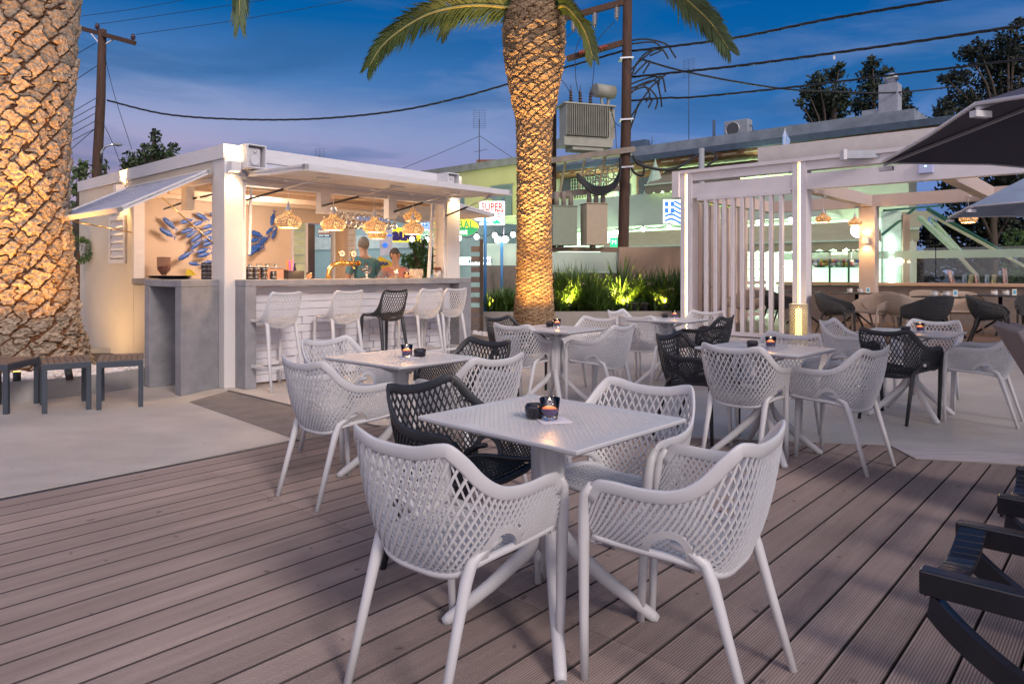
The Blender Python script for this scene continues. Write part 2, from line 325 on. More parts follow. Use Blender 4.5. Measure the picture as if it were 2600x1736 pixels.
w = MB(); w.box(0, .12, 2.65, 4.87, 0, 2.56); w.box(.004, .12, .286, 2.648, 0, 1.125); w.box(.004, .12, .286, 2.648, 2.385, 2.56); w.box(.002, .9, 4.75, 4.868, 0, 2.5); w.box(.9, 2.4, 4.75, 4.87, 0, 2.5); w.box(2.3, 2.42, 2.9, 4.75, 0, 2.5)
w.build('side_wall', M_wall, kiosk)
w = MB(); w.box(.22, 3.6, 0, .12, 2.335, 2.56); w.box(3.5, 3.62, .25, 2.8, 2.335, 2.56); w.build('lintel', M_wallw, kiosk)
M_in = mat('beige_interior', (.60, .47, .37), .85, var=.05, vscale=2, bump=.2, bscale=60)
w = MB(); w.box(.12, 2.47, 2.80, 2.90, 0, 2.36); w.box(2.47, 3.5, 2.80, 2.90, 2.12, 2.36); w.box(3.30, 3.5, 2.8, 2.9, 0, 2.12)
w.box(3.5, 3.62, 2.62, 2.9, 0, 2.335); w.box(3.5, 3.618, .25, 2.62, 0, 1.02); w.build('interior_wall', M_in, kiosk)
w = MB(); w.box(.12, 3.5, .12, 2.8, 2.40, 2.44); w.build('ceiling', M_in, kiosk)
w = MB()
for b_ in (.55, 1.15, 1.75, 2.35): w.box(.12, 3.5, b_, b_+.07, 2.31, 2.399)
w.build('ceiling_beam', M_in, kiosk)
w = MB(); w.box(-.02, 3.64, -.02, .0, 2.565, 2.72); w.box(-.02, 0, 0, 4.89, 2.565, 2.72); w.box(3.62, 3.64, 0, 2.9, 2.565, 2.72); w.box(0, 3.62, 0, 2.88, 2.565, 2.69); w.box(0, 2.42, 2.88, 4.87, 2.565, 2.69)
w.build('roof', M_trim, kiosk)
w = MB(); w.box(.0, 3.62, -.004, -.001, 2.37, 2.562); w.build('fascia', mat('white_stipple', (.56, .58, .68), .9, var=.05, bump=1, bscale=160), kiosk)
# hanging blocks in the openings
for px in (816, 986): a_ = ka(px, .1); w = MB(); w.box(a_-.07, a_+.07, .0, .11, 2.03, 2.333); w.build('hanging_post', M_trim, kiosk)
b_ = kb(475, .06); w = MB(); w.box(.02, .12, b_-.07, b_+.07, 2.06, 2.383); w.build('hanging_post', M_trim, kiosk)
# frames of the openings
w = MB(); w.box(.222, .262, .02, .14, 1.214, 2.334); w.box(3.31, 3.358, .02, .14, 1.214, 2.334); w.box(.262, 3.31, .02, .14, 2.29, 2.334); w.build('window_frame', M_trim, kiosk)
w = MB(); w.box(.01, .11, .286, .325, 1.214, 2.384); w.box(.01, .11, .326, 2.60, 2.34, 2.384); w.box(-.01, .13, 2.60, 2.648, 1.214, 2.384); w.build('window_frame', M_trim, kiosk)
# front counter: portal of microcement
w = MB(); w.box(.124, 3.62, -.238, .42, 1.138, 1.213); w.box(.124, .254, -.238, -.002, 0, 1.136); w.box(3.38, 3.618, -.238, -.002, 0, 1.136); w.build('front_counter', M_conc, kiosk, bevel=.006)
# side counter
w = MB(); w.prism([(-.526, -.126), (-.002, .128), (-.002, .27), (-.526, .02)], 0, 1.136); w.prism([(-.526, .70), (-.002, .70), (-.002, .845), (-.526, .845)], 0, 1.136)
w.prism([(-.526, -.126), (-.002, .128), (-.002, .290), (.35, .290), (.35, 2.6), (-.04, 2.6), (-.04, .845), (-.526, .845)], 1.138, 1.213); w.build('side_counter', M_conc, kiosk, bevel=.006)
w = MB(); w.box(.13, 3.49, .13, 2.79, .001, .02); w.build('floor_mat', M_dark, kiosk)
w = MB(); w.box(.262, 3.3, .44, .80, .80, .84); w.box(.262, .30, .44, .8, 0, .8); w.box(3.26, 3.3, .44, .8, 0, .8); w.build('back_shelf', M_steel, kiosk)
# white board cladding, stepped brick pattern at the foot
w = MB(); rows = 12; zz = .03; hh = (1.134-.03)/rows
for i in range(rows):
    z_ = zz+i*hh
    if i >= 8 or i == 0: w.box(.256, 3.378, -.04, -.004, z_, z_+hh-.006); continue
    x = .256; toggle = (i % 2)
    edges = [.256]
    for base in (.80, 1.34, 1.86, 2.36, 2.84, 3.2): edges += [base+.06*toggle-.02*(i % 3), base+.09+.06*toggle]
    edges.append(3.378); edges = sorted(edges)
    for j in range(len(edges)-1):
        dpt = -.042 if j % 2 == 0 else -.018
        if (i+j) % 3 == 0 and j % 2 == 0: dpt = -.052
        w.box(edges[j], edges[j+1]-.002, dpt, -.004, z_, z_+hh-.006)
w.build('board_cladding', mat('white_cladding', (.62, .61, .67), .5, var=.05, vscale=4), kiosk)
# raised shutters
def shutter(name, corners, thick, nboard, label=None):
    # corners: hinge0, hinge1, outer1, outer0 in kiosk space
    h0, h1, o1, o0 = [Vector(c) for c in corners]
    n = (h1-h0).cross(o0-h0).normalized()
    if n.z < 0: n = -n
    w = MB(); d_ = (o0-h0)
    for i in range(nboard):
        f0, f1 = i/nboard, (i+.95)/nboard
        w.slab([h0.lerp(o0, f0), h1.lerp(o1, f0), h1.lerp(o1, f1), h0.lerp(o0, f1)], n*thick*.35)
    a = w.build(name, M_trim, kiosk)
    f = MB(); e = (h1-h0).normalized(); dd = d_.normalized()
    for p, q, s_ in ((h0, o0, e), (h1, o1, -e)): f.slab([p-n*.02, q-n*.02, q-n*.02+s_*.045, p-n*.02+s_*.045], n*(thick+.012))
    f.slab([o0-n*.022, o1-n*.022, o1-n*.022-dd*.05, o0-n*.022-dd*.05], n*(thick+.016))
    f.slab([h0-n*.018, h1-n*.018, h1-n*.018+dd*.05, h0-n*.018+dd*.05], n*(thick+.008))
    f.build('shutter_frame', M_trim, a)
    return a
sh1 = shutter('raised_shutter', [(.25, -.03, 2.40), (3.40, -.03, 2.40), (3.40, -1.236, 2.36), (.25, -1.236, 2.36)], .05, 9)
M_sh = mat('striped_shutter_paint', (.40, .40, .50), .5, var=.35, vscale=3, stretch=(30, 1.5, 1), bump=.3, bscale=30)
sh2 = shutter('raised_shutter', [(-.03, .25, 2.44), (-.03, 2.72, 2.44), (-1.0, 2.72, 1.93), (-1.0, .25, 1.93)], .04, 11); sh2.data.materials[0] = M_sh
sh3 = shutter('raised_shutter', [(3.65, .3, 2.36), (3.65, 2.6, 2.36), (4.7, 2.6, 2.22), (4.7, .3, 2.22)], .05, 8)
# gas struts and chain stays
for a_, b_ in ((.262, .95), (1.25, 2.0), (2.38, 2.93), (3.34, 3.30)):
    p = Vector((a_, .01, 2.12)); q = Vector((b_-.25 if b_ < 3.2 else 3.38, -.85, 2.335)); w = MB(); w.tube([p, p.lerp(q, .5)], .013, 6); s_ = w.build('strut', M_blackmetal, kiosk)
    w = MB(); w.tube([p.lerp(q, .5), q], .007, 6); w.box(q.x-.09, q.x+.09, q.y-.03, q.y+.03, 2.325, 2.345); w.build('strut_rod', M_steel, s_)
w = MB(); w.tube([(-.56, .27, 2.10), (.0, .27, 1.62)], .009, 6); w.build('stay_chain', M_brass, kiosk); w = MB(); w.tube([(-.86, 2.70, 1.98), (0, 2.70, 1.84)], .008, 6); w.build('stay_chain', M_brass, kiosk)
w = MB(); w.cyl((.11, .95, 2.20), (.11, 1.9, 2.12), .012); w.build('shutter_bar', M_blackmetal, kiosk); w = MB(); w.cyl((.12, .33, 2.22), (.12, .85, 2.20), .012); w.build('shutter_bar', M_blackmetal, kiosk)
# louvred side window
w = MB(); b0, b1, za, zb = 2.88, 3.50, 1.42, 2.09
w.box(-.03, .0, b0, b1, za, za+.06); w.box(-.03, .0, b0, b1, zb-.06, zb); w.box(-.03, 0, b0, b0+.06, za+.061, zb-.061); w.box(-.03, 0, b1-.06, b1, za+.061, zb-.061)
lw = w.build('louvred_window', M_trim, kiosk)
w = MB()
for i in range(5): z_ = za+.08+i*.105; w.hexa([(-.026, b0+.062, z_), (-.018, b0+.062, z_), (-.018, b1-.062, z_), (-.026, b1-.062, z_), (-.006, b0+.062, z_+.1), (-.001, b0+.062, z_+.1), (-.001, b1-.062, z_+.1), (-.006, b1-.062, z_+.1)])
w.build('louvre', M_trim, lw)
# inner door: louvred glass strip, dark frame
w = MB()
for i in range(15): z_ = .1+i*.135; w.hexa([(2.50, 2.76, z_), (2.72, 2.76, z_), (2.72, 2.765, z_), (2.50, 2.765, z_), (2.50, 2.79, z_+.125), (2.72, 2.79, z_+.125), (2.72, 2.795, z_+.125), (2.50, 2.795, z_+.125)])
w.build('glass_louvre', mat('green_louvre_glass', (.45, .55, .42), .25, var=.2, vscale=3), kiosk)
w = MB(); w.box(2.47, 2.50, 2.75, 2.80, 0, 2.118); w.box(2.72, 2.76, 2.75, 2.80, 0, 2.118); w.box(3.26, 3.298, 2.75, 2.80, 0, 2.118); w.build('door_frame', M_trim, kiosk)
w = MB(); w.box(2.762, 2.90, 2.77, 2.79, 0.03, 2.1); w.box(2.90, 3.258, 2.77, 2.79, .03, .95); w.build('service_door', mat('dark_door', (.06, .045, .05), .3, var=.2), kiosk)
# folded side shutters at the far opening
for (a_, b_) in ((3.46, 2.50), (3.46, .30)):
    w = MB()
    for i in range(12): z_ = 1.05+i*.1; w.box(a_-.02, a_+.01, b_-.09, b_+.09, z_, z_+.085)
    w.build('folded_shutter', M_trim, kiosk)
w = MB(); w.hexa([(.30, .03, 1.5), (.325, .03, 1.5), (.325, .06, 1.5), (.30, .06, 1.5), (.34, .05, 2.27), (.36, .05, 2.27), (.36, .08, 2.27), (.34, .08, 2.27)]); w.build('roller_guide', M_trim, kiosk)
w = MB(); w.hexa([(3.02, .03, 1.22), (3.06, .03, 1.22), (3.06, .06, 1.22), (3.02, .06, 1.22), (3.12, .05, 2.28), (3.16, .05, 2.28), (3.16, .08, 2.28), (3.12, .08, 2.28)])
w.build('roller_guide', M_trim, kiosk)
# ---- speakers in their boxes
def speaker(a_, label):
    t_ = thing('speaker', label, 'speaker', kw(a_, -.004, 2.455), ANG, 'outdoor speakers on the kiosk roof edge')
    w = MB(); w.box(0, .225, -.25, 0, 0, .012); w.box(0, .225, -.25, 0, .25, .262); w.box(0, .012, -.25, 0, .012, .25); w.box(.213, .225, -.25, 0, .012, .25); w.box(.012, .213, -.02, 0, .012, .25); w.build('housing', M_trim, t_)
    w = MB(); w.box(.035, .19, -.20, -.05, .02, .24); w.build('cabinet', M_white, t_, bevel=.025)
    w = MB(); w.lathe([(.055, 0), (.060, .006), (.05, .01), (.02, .004)], 20); w.xf(Matrix.Translation((.112, -.203, .09)) @ Matrix.Rotation(R(90), 4, 'X')); w.lathe([(.018, 0), (.02, .004), (.0, .006)], 14) if 0 else None
    w.build('cone', mat('speaker_grille', (.55, .55, .6), .6, var=.05), t_)
    w = MB(); w.lathe([(.018, 0), (.02, .004), (.008, .006)], 14); w.xf(Matrix.Translation((.112, -.203, .19)) @ Matrix.Rotation(R(90), 4, 'X')); w.build('tweeter', mat('speaker_grille', (.5, .5, .5)), t_)
speaker(.14, 'white boxed speaker beside the corner wall lamp of the kiosk roof'); speaker(3.14, 'white boxed speaker at the far right end of the kiosk roof')
# ---- up and down wall lamps
def sconce(loc, rz, label, e=9, size=.11, group='up and down wall lamps on the kiosk', lit=1, colr=(1, .62, .22)):
    t_ = thing('wall_lamp', label, 'wall lamp', loc, rz, group)          # local -y faces away from the wall
    w = MB(); s_ = size/2; w.box(-s_, s_, -size-.02, -.02-size+.006, -s_, s_); w.box(-s_, s_, -.026, -.02, -s_, s_); w.box(-s_, -s_+.006, -size-.014, -.026, -s_, s_); w.box(s_-.006, s_, -size-.014, -.026, -s_, s_); w.box(-.03, .03, -.02, 0, -.03, .03); w.build('shade', M_trim, t_)
    w = MB(); w.cyl((0, -.02-s_, -.012), (0, -.02-s_, .012), s_*.55); w.build('bulb', mat('sconce_bulb', (1, .8, .5), emit=(1, .7, .32), estr=30*lit, var=0), t_)
    for sg in (1, -1):
        light('beam', 'SPOT', (0, -.02-s_, sg*.03), e*2.6*lit, colr, t_, spot_size=R(75), spot_blend=.6, shadow_soft_size=.012, dir=(0, .28, sg))
    return t_
sconce(kw(.075, -.004, 2.468), ANG, 'square white up and down lamp on the front corner column of the kiosk', 11)
sconce(kw(-.004, 2.95, 2.45), ANG-R(90), 'square white up and down lamp on the left side of the kiosk above the shutter', 12)
sconce(kw(3.50, -.004, 2.50), ANG, 'up and down lamp on the far end column of the kiosk above the raised shutter', 10)
# soft interior light of the kiosk
# ---- mosaic pendants
def pend_mat():
    m = mat('pendant_mosaic', (.50, .27, .16), .5, var=0); nt = m.node_tree; N = nt.nodes; L = nt.links; b = N['Principled BSDF']
    tc = N.new('ShaderNodeTexCoord'); vo = N.new('ShaderNodeTexVoronoi'); vo.inputs['Scale'].default_value = 85; L.new(tc.outputs['Object'], vo.inputs[0])
    r = N.new('ShaderNodeValToRGB'); r.color_ramp.elements[0].position = .22; r.color_ramp.elements[0].color = (1, 1, 1, 1); r.color_ramp.elements[1].position = .40; r.color_ramp.elements[1].color = (0, 0, 0, 1); L.new(vo.outputs['Distance'], r.inputs[0])
    nz = N.new('ShaderNodeTexNoise'); nz.inputs['Scale'].default_value = 14; L.new(tc.outputs['Object'], nz.inputs[0])
    mu = N.new('ShaderNodeMath'); mu.operation = 'MULTIPLY'; L.new(r.outputs[0], mu.inputs[0]); L.new(nz.outputs[0], mu.inputs[1])
    m2 = N.new('ShaderNodeMath'); m2.operation = 'MULTIPLY'; m2.inputs[1].default_value = 4.2; L.new(mu.outputs[0], m2.inputs[0]); L.new(m2.outputs[0], b.inputs['Emission Strength'])
    b.inputs['Emission Color'].default_value = (1, .50, .14, 1)
    bp = N.new('ShaderNodeBump'); bp.inputs['Strength'].default_value = .25; bp.inputs['Distance'].default_value = .002; L.new(vo.outputs['Distance'], bp.inputs['Height']); L.new(bp.outputs[0], b.inputs['Normal'])
    return m
M_pend = pend_mat()
def pendant(loc, drop, label, group, e=6, parent=None):
    t_ = thing('pendant_lamp', label, 'pendant lamp', loc, 0, group)     # loc = ceiling point
    w = MB(); w.lathe([(.05, 0), (.05, -.02), (.0, -.022)], 16); w.build('ceiling_rose', M_trim, t_)
    w = MB(); w.cyl((0, 0, -.02), (0, 0, -drop), .004, 6); w.build('cord', M_trim, t_)
    z_ = -drop; w = MB(); w.lathe([(.007, z_+.02), (.009, z_), (.020, z_-.045), (.038, z_-.092)], 20, caps=False); w.build('neck', M_trim, t_)
    w = MB(); w.lathe([(.038, z_-.092), (.045, z_-.115), (.060, z_-.138), (.092, z_-.158), (.132, z_-.178), (.151, z_-.203), (.151, z_-.228), (.138, z_-.258), (.112, z_-.290)], 32, caps=False)
    w.lathe([(.110, z_-.290), (.143, z_-.243), (.150, z_-.212), (.141, z_-.186), (.10, z_-.153)], 32, caps=False); w.build('shade', M_pend, t_)
    w = MB(); w.ball((0, 0, z_-.22), .035); w.build('bulb', mat('pendant_bulb', (1, .8, .5), emit=(1, .6, .2), estr=60, var=0), t_)
    w = MB(); w.lathe([(.0001, z_-.284), (.108, z_-.284)], 24, caps=False); w.build('diffuser', mat('pendant_diffuser', (1, .8, .5), emit=(1, .62, .2), estr=3.2, var=0), t_)
    light('glow', 'POINT', (0, 0, z_-.34), e, (1, .58, .24), t_, shadow_soft_size=.06)
    return t_
for px, nm in ((732, 'first'), (846.5, 'second'), (950.7, 'third'), (1048.6, 'fourth')):
    a_ = ka(px, -.35); pendant(kw(a_, -.35, 2.352), .262-.0*1, 'perforated pendant over the counter, %s from the left of the front row' % nm, 'perforated pendants of the kiosk bar', 8)
pendant(kw(2.97, 1.15, 2.40), .30, 'perforated pendant peeping out below the third lamp of the front row', 'perforated pendants of the kiosk bar', 8)
pendant(P(1048, 478, 11.3), .24, 'perforated pendant peeping out below the fourth lamp of the front row', 'perforated pendants of the kiosk bar', 5)
light('interior_fill_light', 'POINT', (1.2, 1.5, 2.2), 58, (1, .76, .58), kiosk, shadow_soft_size=.25)  # added point light without a fixture, brightens the bar interior
# ---- fish
M_fish = mat('painted_blue_tin', (.004, .03, .20), .35, var=0, vscale=16, col2=(.03, .14, .52), bump=.3, bscale=60)
fm = MB()
xs = np.linspace(-.5, .38, 15)
def fh(x): return max(.012, .135*math.sin(math.pi*((x+.5)/1.0)**.62)**.9)
ring = []
for x in xs:
    h_ = fh(x) if x < .30 else .02
    for k_ in range(8): t_ = 2*math.pi*k_/8; ring.append((x, .045*math.sin(math.pi*min(1, (x+.52)/.95))*math.sin(t_), h_*math.cos(t_)))
fs = [(i*8+k_, i*8+(k_+1) % 8, (i+1)*8+(k_+1) % 8, (i+1)*8+k_) for i in range(14) for k_ in range(8)]; fm.add(ring, fs, True); fm.f += [tuple(range(8)), tuple(range(112, 120))]; fm.sm += [False]*2
fm.slab([(.34, -.004, .012), (.34, -.004, -.012), (.50, -.004, -.15), (.44, -.004, 0), (.50, -.004, .16)], (0, .008, 0))
fm.slab([(-.12, -.004, .10), (.02, -.004, .19), (.10, -.004, .10)], (0, .008, 0)); fm.slab([(-.08, -.004, -.10), (.06, -.004, -.17), (.08, -.004, -.09)], (0, .008, 0))
fish0 = fm.build('fish', M_fish)
em = MB(); em.ball((-.40, -.03, .03), .014, 8); em.ball((-.40, .03, .03), .014, 8); em.build('eye', M_white, fish0)
fl = [(150, 145, 320, 300), (108, 262, 305, 385), (342, 205, 525, 160), (527, 98, 690, 185), (680, 95, 800, 140), (485, 235, 640, 175), (352, 318, 530, 265), (412, 372, 560, 280), (605, 270, 760, 215), (470, 430, 620, 310), (600, 345, 750, 280), (610, 420, 760, 340), (465, 510, 605, 390), (600, 465, 760, 410), (325, 625, 510, 520), (530, 545, 700, 490), (538, 590, 720, 545), (440, 660, 600, 690), (590, 675, 740, 635)]
sp_ = [(380+h*.2232, 520+i*.2232, 380+j*.2232, 520+k_*.2232) for h, i, j, k_ in fl]
fr = [(295, 745, 325, 612), (250, 815, 330, 745), (305, 860, 345, 750), (120, 790, 250, 850), (100, 880, 220, 850), (180, 905, 290, 830), (100, 945, 245, 905), (98, 1000, 200, 920), (120, 965, 245, 925)]
sp_ += [(600+h*.2998, 350+i*.2998, 600+j*.2998, 350+k_*.2998) for h, i, j, k_ in fr]
names = {0: 'blue tin fish diving behind the rope stay, topmost of the two stragglers on the left', 1: 'blue tin fish furthest left in the wall school, above the coffee grinder', 2: 'blue tin fish level with the rope stay at the top left of the school', 3: 'blue tin fish highest of the school on the left wall view', 14: 'blue tin fish swimming down-left just above the tray, lowest but one', 17: 'blue tin fish lying lowest of the school above the stack of ashtrays', 19: 'blue tin fish standing upright at the right-hand top end of the school', 7: 'small blue tin fish tucked under the long one at mid height of the school', 12: 'blue tin fish pointing down-left below the middle of the school'}
for i, (hx, hy, tx, ty) in enumerate(sp_):
    bdep = 2.70-(i % 3)*.035
    def onwall(px, py): a_ = ka(px, bdep); return Vector((a_, 0, kz(py, a_, bdep)))
    h_ = onwall(hx, hy); t_ = onwall(tx, ty); L_ = (t_-h_).length; ang = math.atan2((t_.z-h_.z), (t_.x-h_.x)); mid = (h_+t_)/2
    right = i >= 19
    lab = names.get(i, 'blue tin fish crowded in the part of the school seen right of the corner column' if right else 'blue tin fish crowded in the middle of the school seen left of the corner column')
    o = fish0 if i == 0 else copy_thing(fish0)
    o.location = kw(mid.x, bdep, mid.z); o.rotation_mode = 'XYZ'
    o.rotation_euler = (Matrix.Rotation(ANG, 3, 'Z') @ Matrix.Rotation(-ang, 3, 'Y')).to_euler(); s_ = L_*.98; o.scale = (s_, s_, s_)
    tag(o, lab, 'fish ornament', 'school of blue tin fish on the bar wall' if i in names else ('crowded fish right of the column' if right else 'crowded fish left of the column'))
# ================================================================== LATTICE CHAIRS
def interp_curve(pts):
    A = np.array(pts, float); k = A[:, 0]
    # smooth with Catmull-Rom, tabulated
    sp = spline(A, 160); 
    def f(s):
        s = abs(s); return np.array([np.interp(s, sp[:, 0], sp[:, j]) for j in (1, 2, 3)])
    return f
def tub(Tp, Bp, cx=.85, cy=.75, cz=.12):
    T = interp_curve(Tp); B = interp_curve(Bp)
    def Sf(s, t):
        a = T(s); b = B(s); c = np.array([b[0]*(1-cx)+a[0]*cx, b[1]*(1-cy)+a[1]*cy, b[2]*(1-cz)+a[2]*cz])
        p = b*(1-t)**2+2*c*t*(1-t)+a*t*t
        if s < 0: p = p*np.array([-1, 1, 1])
        return p
    return Sf, T, B
def ribbon(mb, pts, wdir, ndir, w, th):
    n0 = len(mb.v); n = len(pts)
    for p, a, b in zip(pts, wdir, ndir):
        for sx, sy in ((-1, -1), (1, -1), (1, 1), (-1, 1)): mb.v.append(tuple(p+a*(w/2*sx)+b*(th/2*sy)))
    for i in range(n-1):
        for k in range(4):
            k2 = (k+1) % 4; mb.f.append((n0+i*4+k, n0+i*4+k2, n0+i*4+4+k2, n0+i*4+4+k)); mb.sm.append(False)
    mb.f += [(n0+3, n0+2, n0+1, n0), (n0+n*4-4, n0+n*4-3, n0+n*4-2, n0+n*4-1)]; mb.sm += [False]*2
def unit(v): return v/max(1e-9, np.linalg.norm(v))
def lattice(mb, Sf, kb_, ks_, sbk, dsig, hole=None, t0=.012, t1=.97, w1=.0082, w2=.0056, segs=9, smax=1.0, two_layer=.0024):
    ss = np.linspace(0, smax, 400); K = np.interp(ss, [0, sbk, sbk+.15, 1], [kb_, kb_, ks_, ks_]); sig = np.concatenate([[0], np.cumsum((ss[1]-ss[0])/((K[1:]+K[:-1])/2))])
    smx = sig[-1]
    def s_of(x): return math.copysign(np.interp(abs(x), sig, ss), x)
    n = int(smx/dsig)+2
    for fam in (1, -1):
        for j in range(-n-13, n+13):
            s0 = (j+.5)*dsig; pts = []; run = []
            for t in np.linspace(t0, t1, segs+1):
                x = s0+fam*(t-.5)
                ok = abs(x) <= smx
                if ok:
                    s_ = s_of(x)
                    if hole and ((abs(s_)-hole[0])/hole[2])**2+((t-hole[1])/hole[3])**2 < 1: ok = False
                if ok: run.append((s_, t))
                else:
                    if len(run) > 1: pts.append(run)
                    run = []
            if len(run) > 1: pts.append(run)
            for rn in pts:
                P3 = []; Wd = []; Nd = []
                q = [Sf(a, b) for a, b in rn]
                for i, (a, b) in enumerate(rn):
                    e = 1e-3; du = Sf(a+e, b)-Sf(a-e, b) if abs(a) > 2e-3 else Sf(e*2, b)-Sf(-e*2, b); dv = Sf(a, min(1, b+e))-Sf(a, max(0, b-e))
                    nn = unit(np.cross(du, dv)); d_ = unit(q[min(i+1, len(q)-1)]-q[max(i-1, 0)]); Nd.append(nn); Wd.append(unit(np.cross(nn, d_))); P3.append(q[i]+nn*(two_layer*fam))
                ribbon(mb, P3, Wd, Nd, w1 if fam > 0 else w2, .0055)
def rim(mb, Sf, s0, s1, n, w, th, inset=0.0):
    P3 = []; Wd = []; Nd = []
    for s in np.linspace(s0, s1, n):
        e = 2e-3; p = Sf(s, 1.0); q = Sf(s, .93); wd = unit(q-p); tg = unit(Sf(min(s+e, 1), 1.)-Sf(max(s-e, -1), 1.)); nn = unit(np.cross(tg, wd)); wd = unit(np.cross(nn, tg))
        P3.append(p+wd*w/2); Wd.append(wd); Nd.append(nn)
    # rounded rectangular section, 8 sided
    n0 = len(mb.v); sec = [(-.5, -.22), (-.36, -.5), (.36, -.5), (.5, -.22), (.5, .22), (.36, .5), (-.36, .5), (-.5, .22)]
    for p, a, b in zip(P3, Wd, Nd):
        for x, y in sec: mb.v.append(tuple(p+a*(w*x)+b*(th*y)))
    for i in range(len(P3)-1):
        for k in range(8):
            k2 = (k+1) % 8; mb.f.append((n0+i*8+k, n0+i*8+k2, n0+i*8+8+k2, n0+i*8+8+k)); mb.sm.append(True)
    mb.f += [tuple(n0+k for k in range(7, -1, -1)), tuple(n0+(len(P3)-1)*8+k for k in range(8))]; mb.sm += [False]*2
T_arm = [(0, 0, -.262, .784), (.12, .088, -.263, .789), (.22, .162, -.258, .806), (.30, .210, -.240, .808), (.38, .240, -.200, .768), (.48, .264, -.142, .703), (.58, .276, -.075, .666), (.70, .281, .02, .655), (.84, .281, .125, .658), (.93, .278, .185, .649), (1.0, .272, .226, .596)]
B_arm = [(0, 0, -.165, .385), (.15, .080, -.165, .388), (.30, .152, -.153, .402), (.42, .192, -.118, .428), (.55, .212, -.05, .442), (.70, .222, .035, .447), (.85, .228, .125, .452), (1.0, .238, .212, .462)]
def make_armchair(m, label):
    t_ = thing('armchair', label, 'chair', (0, 0, 0), 0, 'lattice armchairs around the square tables')
    Sf, T, B = tub(T_arm, B_arm, .68, .62, .20)
    mb = MB(); lattice(mb, Sf, .40, .25, .36, .122, hole=(.59, .09, .108, .43), t1=.95); mb.build('backrest', m, t_)
    # seat
    mb = MB(); Bs = np.array([B(s) for s in np.linspace(0, 1, 60)])
    def hw(y): return np.interp(y, Bs[:, 1], Bs[:, 0]) if y > Bs[8, 1] else .12
    def sz(x, y):
        w_ = .225; zz = np.interp(y, [-.165, -.12, -.05, .10, .18, .225], [.392, .424, .438, .441, .444, .430]); return zz-.012*(1-min(1, (x/w_)**2))
    for x in np.linspace(-.215, .215, 19):
        yb_ = np.interp(abs(x), [0, .08, .152, .192, .212, .225], [-.163, -.163, -.151, -.116, -.05, .04]); ys = list(np.linspace(yb_, .225, 14))
        if len(ys) > 2:
            q = [np.array([x, y, sz(x, y)]) for y in ys]; ribbon(mb, q, [np.array([1., 0, 0])]*len(q), [np.array([0, 0, 1.])]*len(q), .0065, .008)
    for y in np.linspace(-.145, .215, 17):
        h_ = min(.226, np.interp(y, [-.163, -.151, -.116, -.05, .04, .2], [.10, .150, .190, .210, .221, .234])); xs_ = np.linspace(-h_, h_, 9); q = [np.array([x, y, sz(x, y)]) for x in xs_]; ribbon(mb, q, [np.array([0., 1, 0])]*9, [np.array([0, 0, 1.])]*9, .0095, .009)
    mb.build('seat', m, t_)
    # frame: rim, seat rail, handle rings
    mb = MB(); rim(mb, Sf, -1, 1, 91, .043, .013)
    sr = [B(s)*np.array([-1, 1, 1]) for s in np.linspace(1, 0, 30)]+[B(s) for s in np.linspace(0, 1, 30)[1:]]
    mb.tube([tuple(p) for p in sr], .0135, 7); mb.tube([(-.238, .216, .452), (-.15, .235, .438), (0, .24, .430), (.15, .235, .438), (.238, .216, .452)], .013, 8)
    for sg in (1, -1):
        pr = []; Wd = []; Nd = []
        for th in np.linspace(-.2, math.pi+.2, 26):
            fn = lambda k_, a_=th: Sf(sg*(.59+.113*k_*math.cos(a_)), max(0.0, .09+.44*k_*math.sin(a_)))
            p = fn(1.0); q = fn(1.06); wd = unit(q-p); e = .02; tg = unit(fn(1.0, th+e)-fn(1.0, th-e)); nn = unit(np.cross(tg, wd)); pr.append(p); Wd.append(wd); Nd.append(nn)
        ribbon(mb, pr, Wd, Nd, .024, .010)
    mb.build('frame', m, t_)
    for sg in (1, -1):
        mb = MB(); mb.tube([(sg*.277, .198, .634), (sg*.272, .222, .60), (sg*.266, .230, .54), (sg*.260, .235, .44), (sg*.251, .239, .2), (sg*.243, .241, 0)], [.011, .0165, .018, .0175, .0145, .0125], 12, sx=1.15); mb.build('leg', m, t_)
        mb = MB(); mb.tube([(sg*.224, -.04, .490), (sg*.216, -.095, .480), (sg*.200, -.138, .445), (sg*.196, -.160, .39), (sg*.197, -.200, .26), (sg*.200, -.278, 0)], [.011, .015, .018, .0185, .0155, .0125], 12, sx=1.1); mb.build('leg', m, t_)
    return t_
ch_w = make_armchair(M_white, 'x'); ch_b = make_armchair(M_black, 'x')
used = {'w': False, 'b': False}
def place(proto, key, x, y, ang, label, group=None):
    o = proto if not used[key] else copy_thing(proto)
    used[key] = True; o.location = (x, y, 0); o.rotation_euler = (0, 0, ang); o['label'] = label
    if group: o['group'] = group
    return o
def fang(fx, fy): return math.atan2(-fx, fy)      # rotation that turns local +y to (fx, fy)
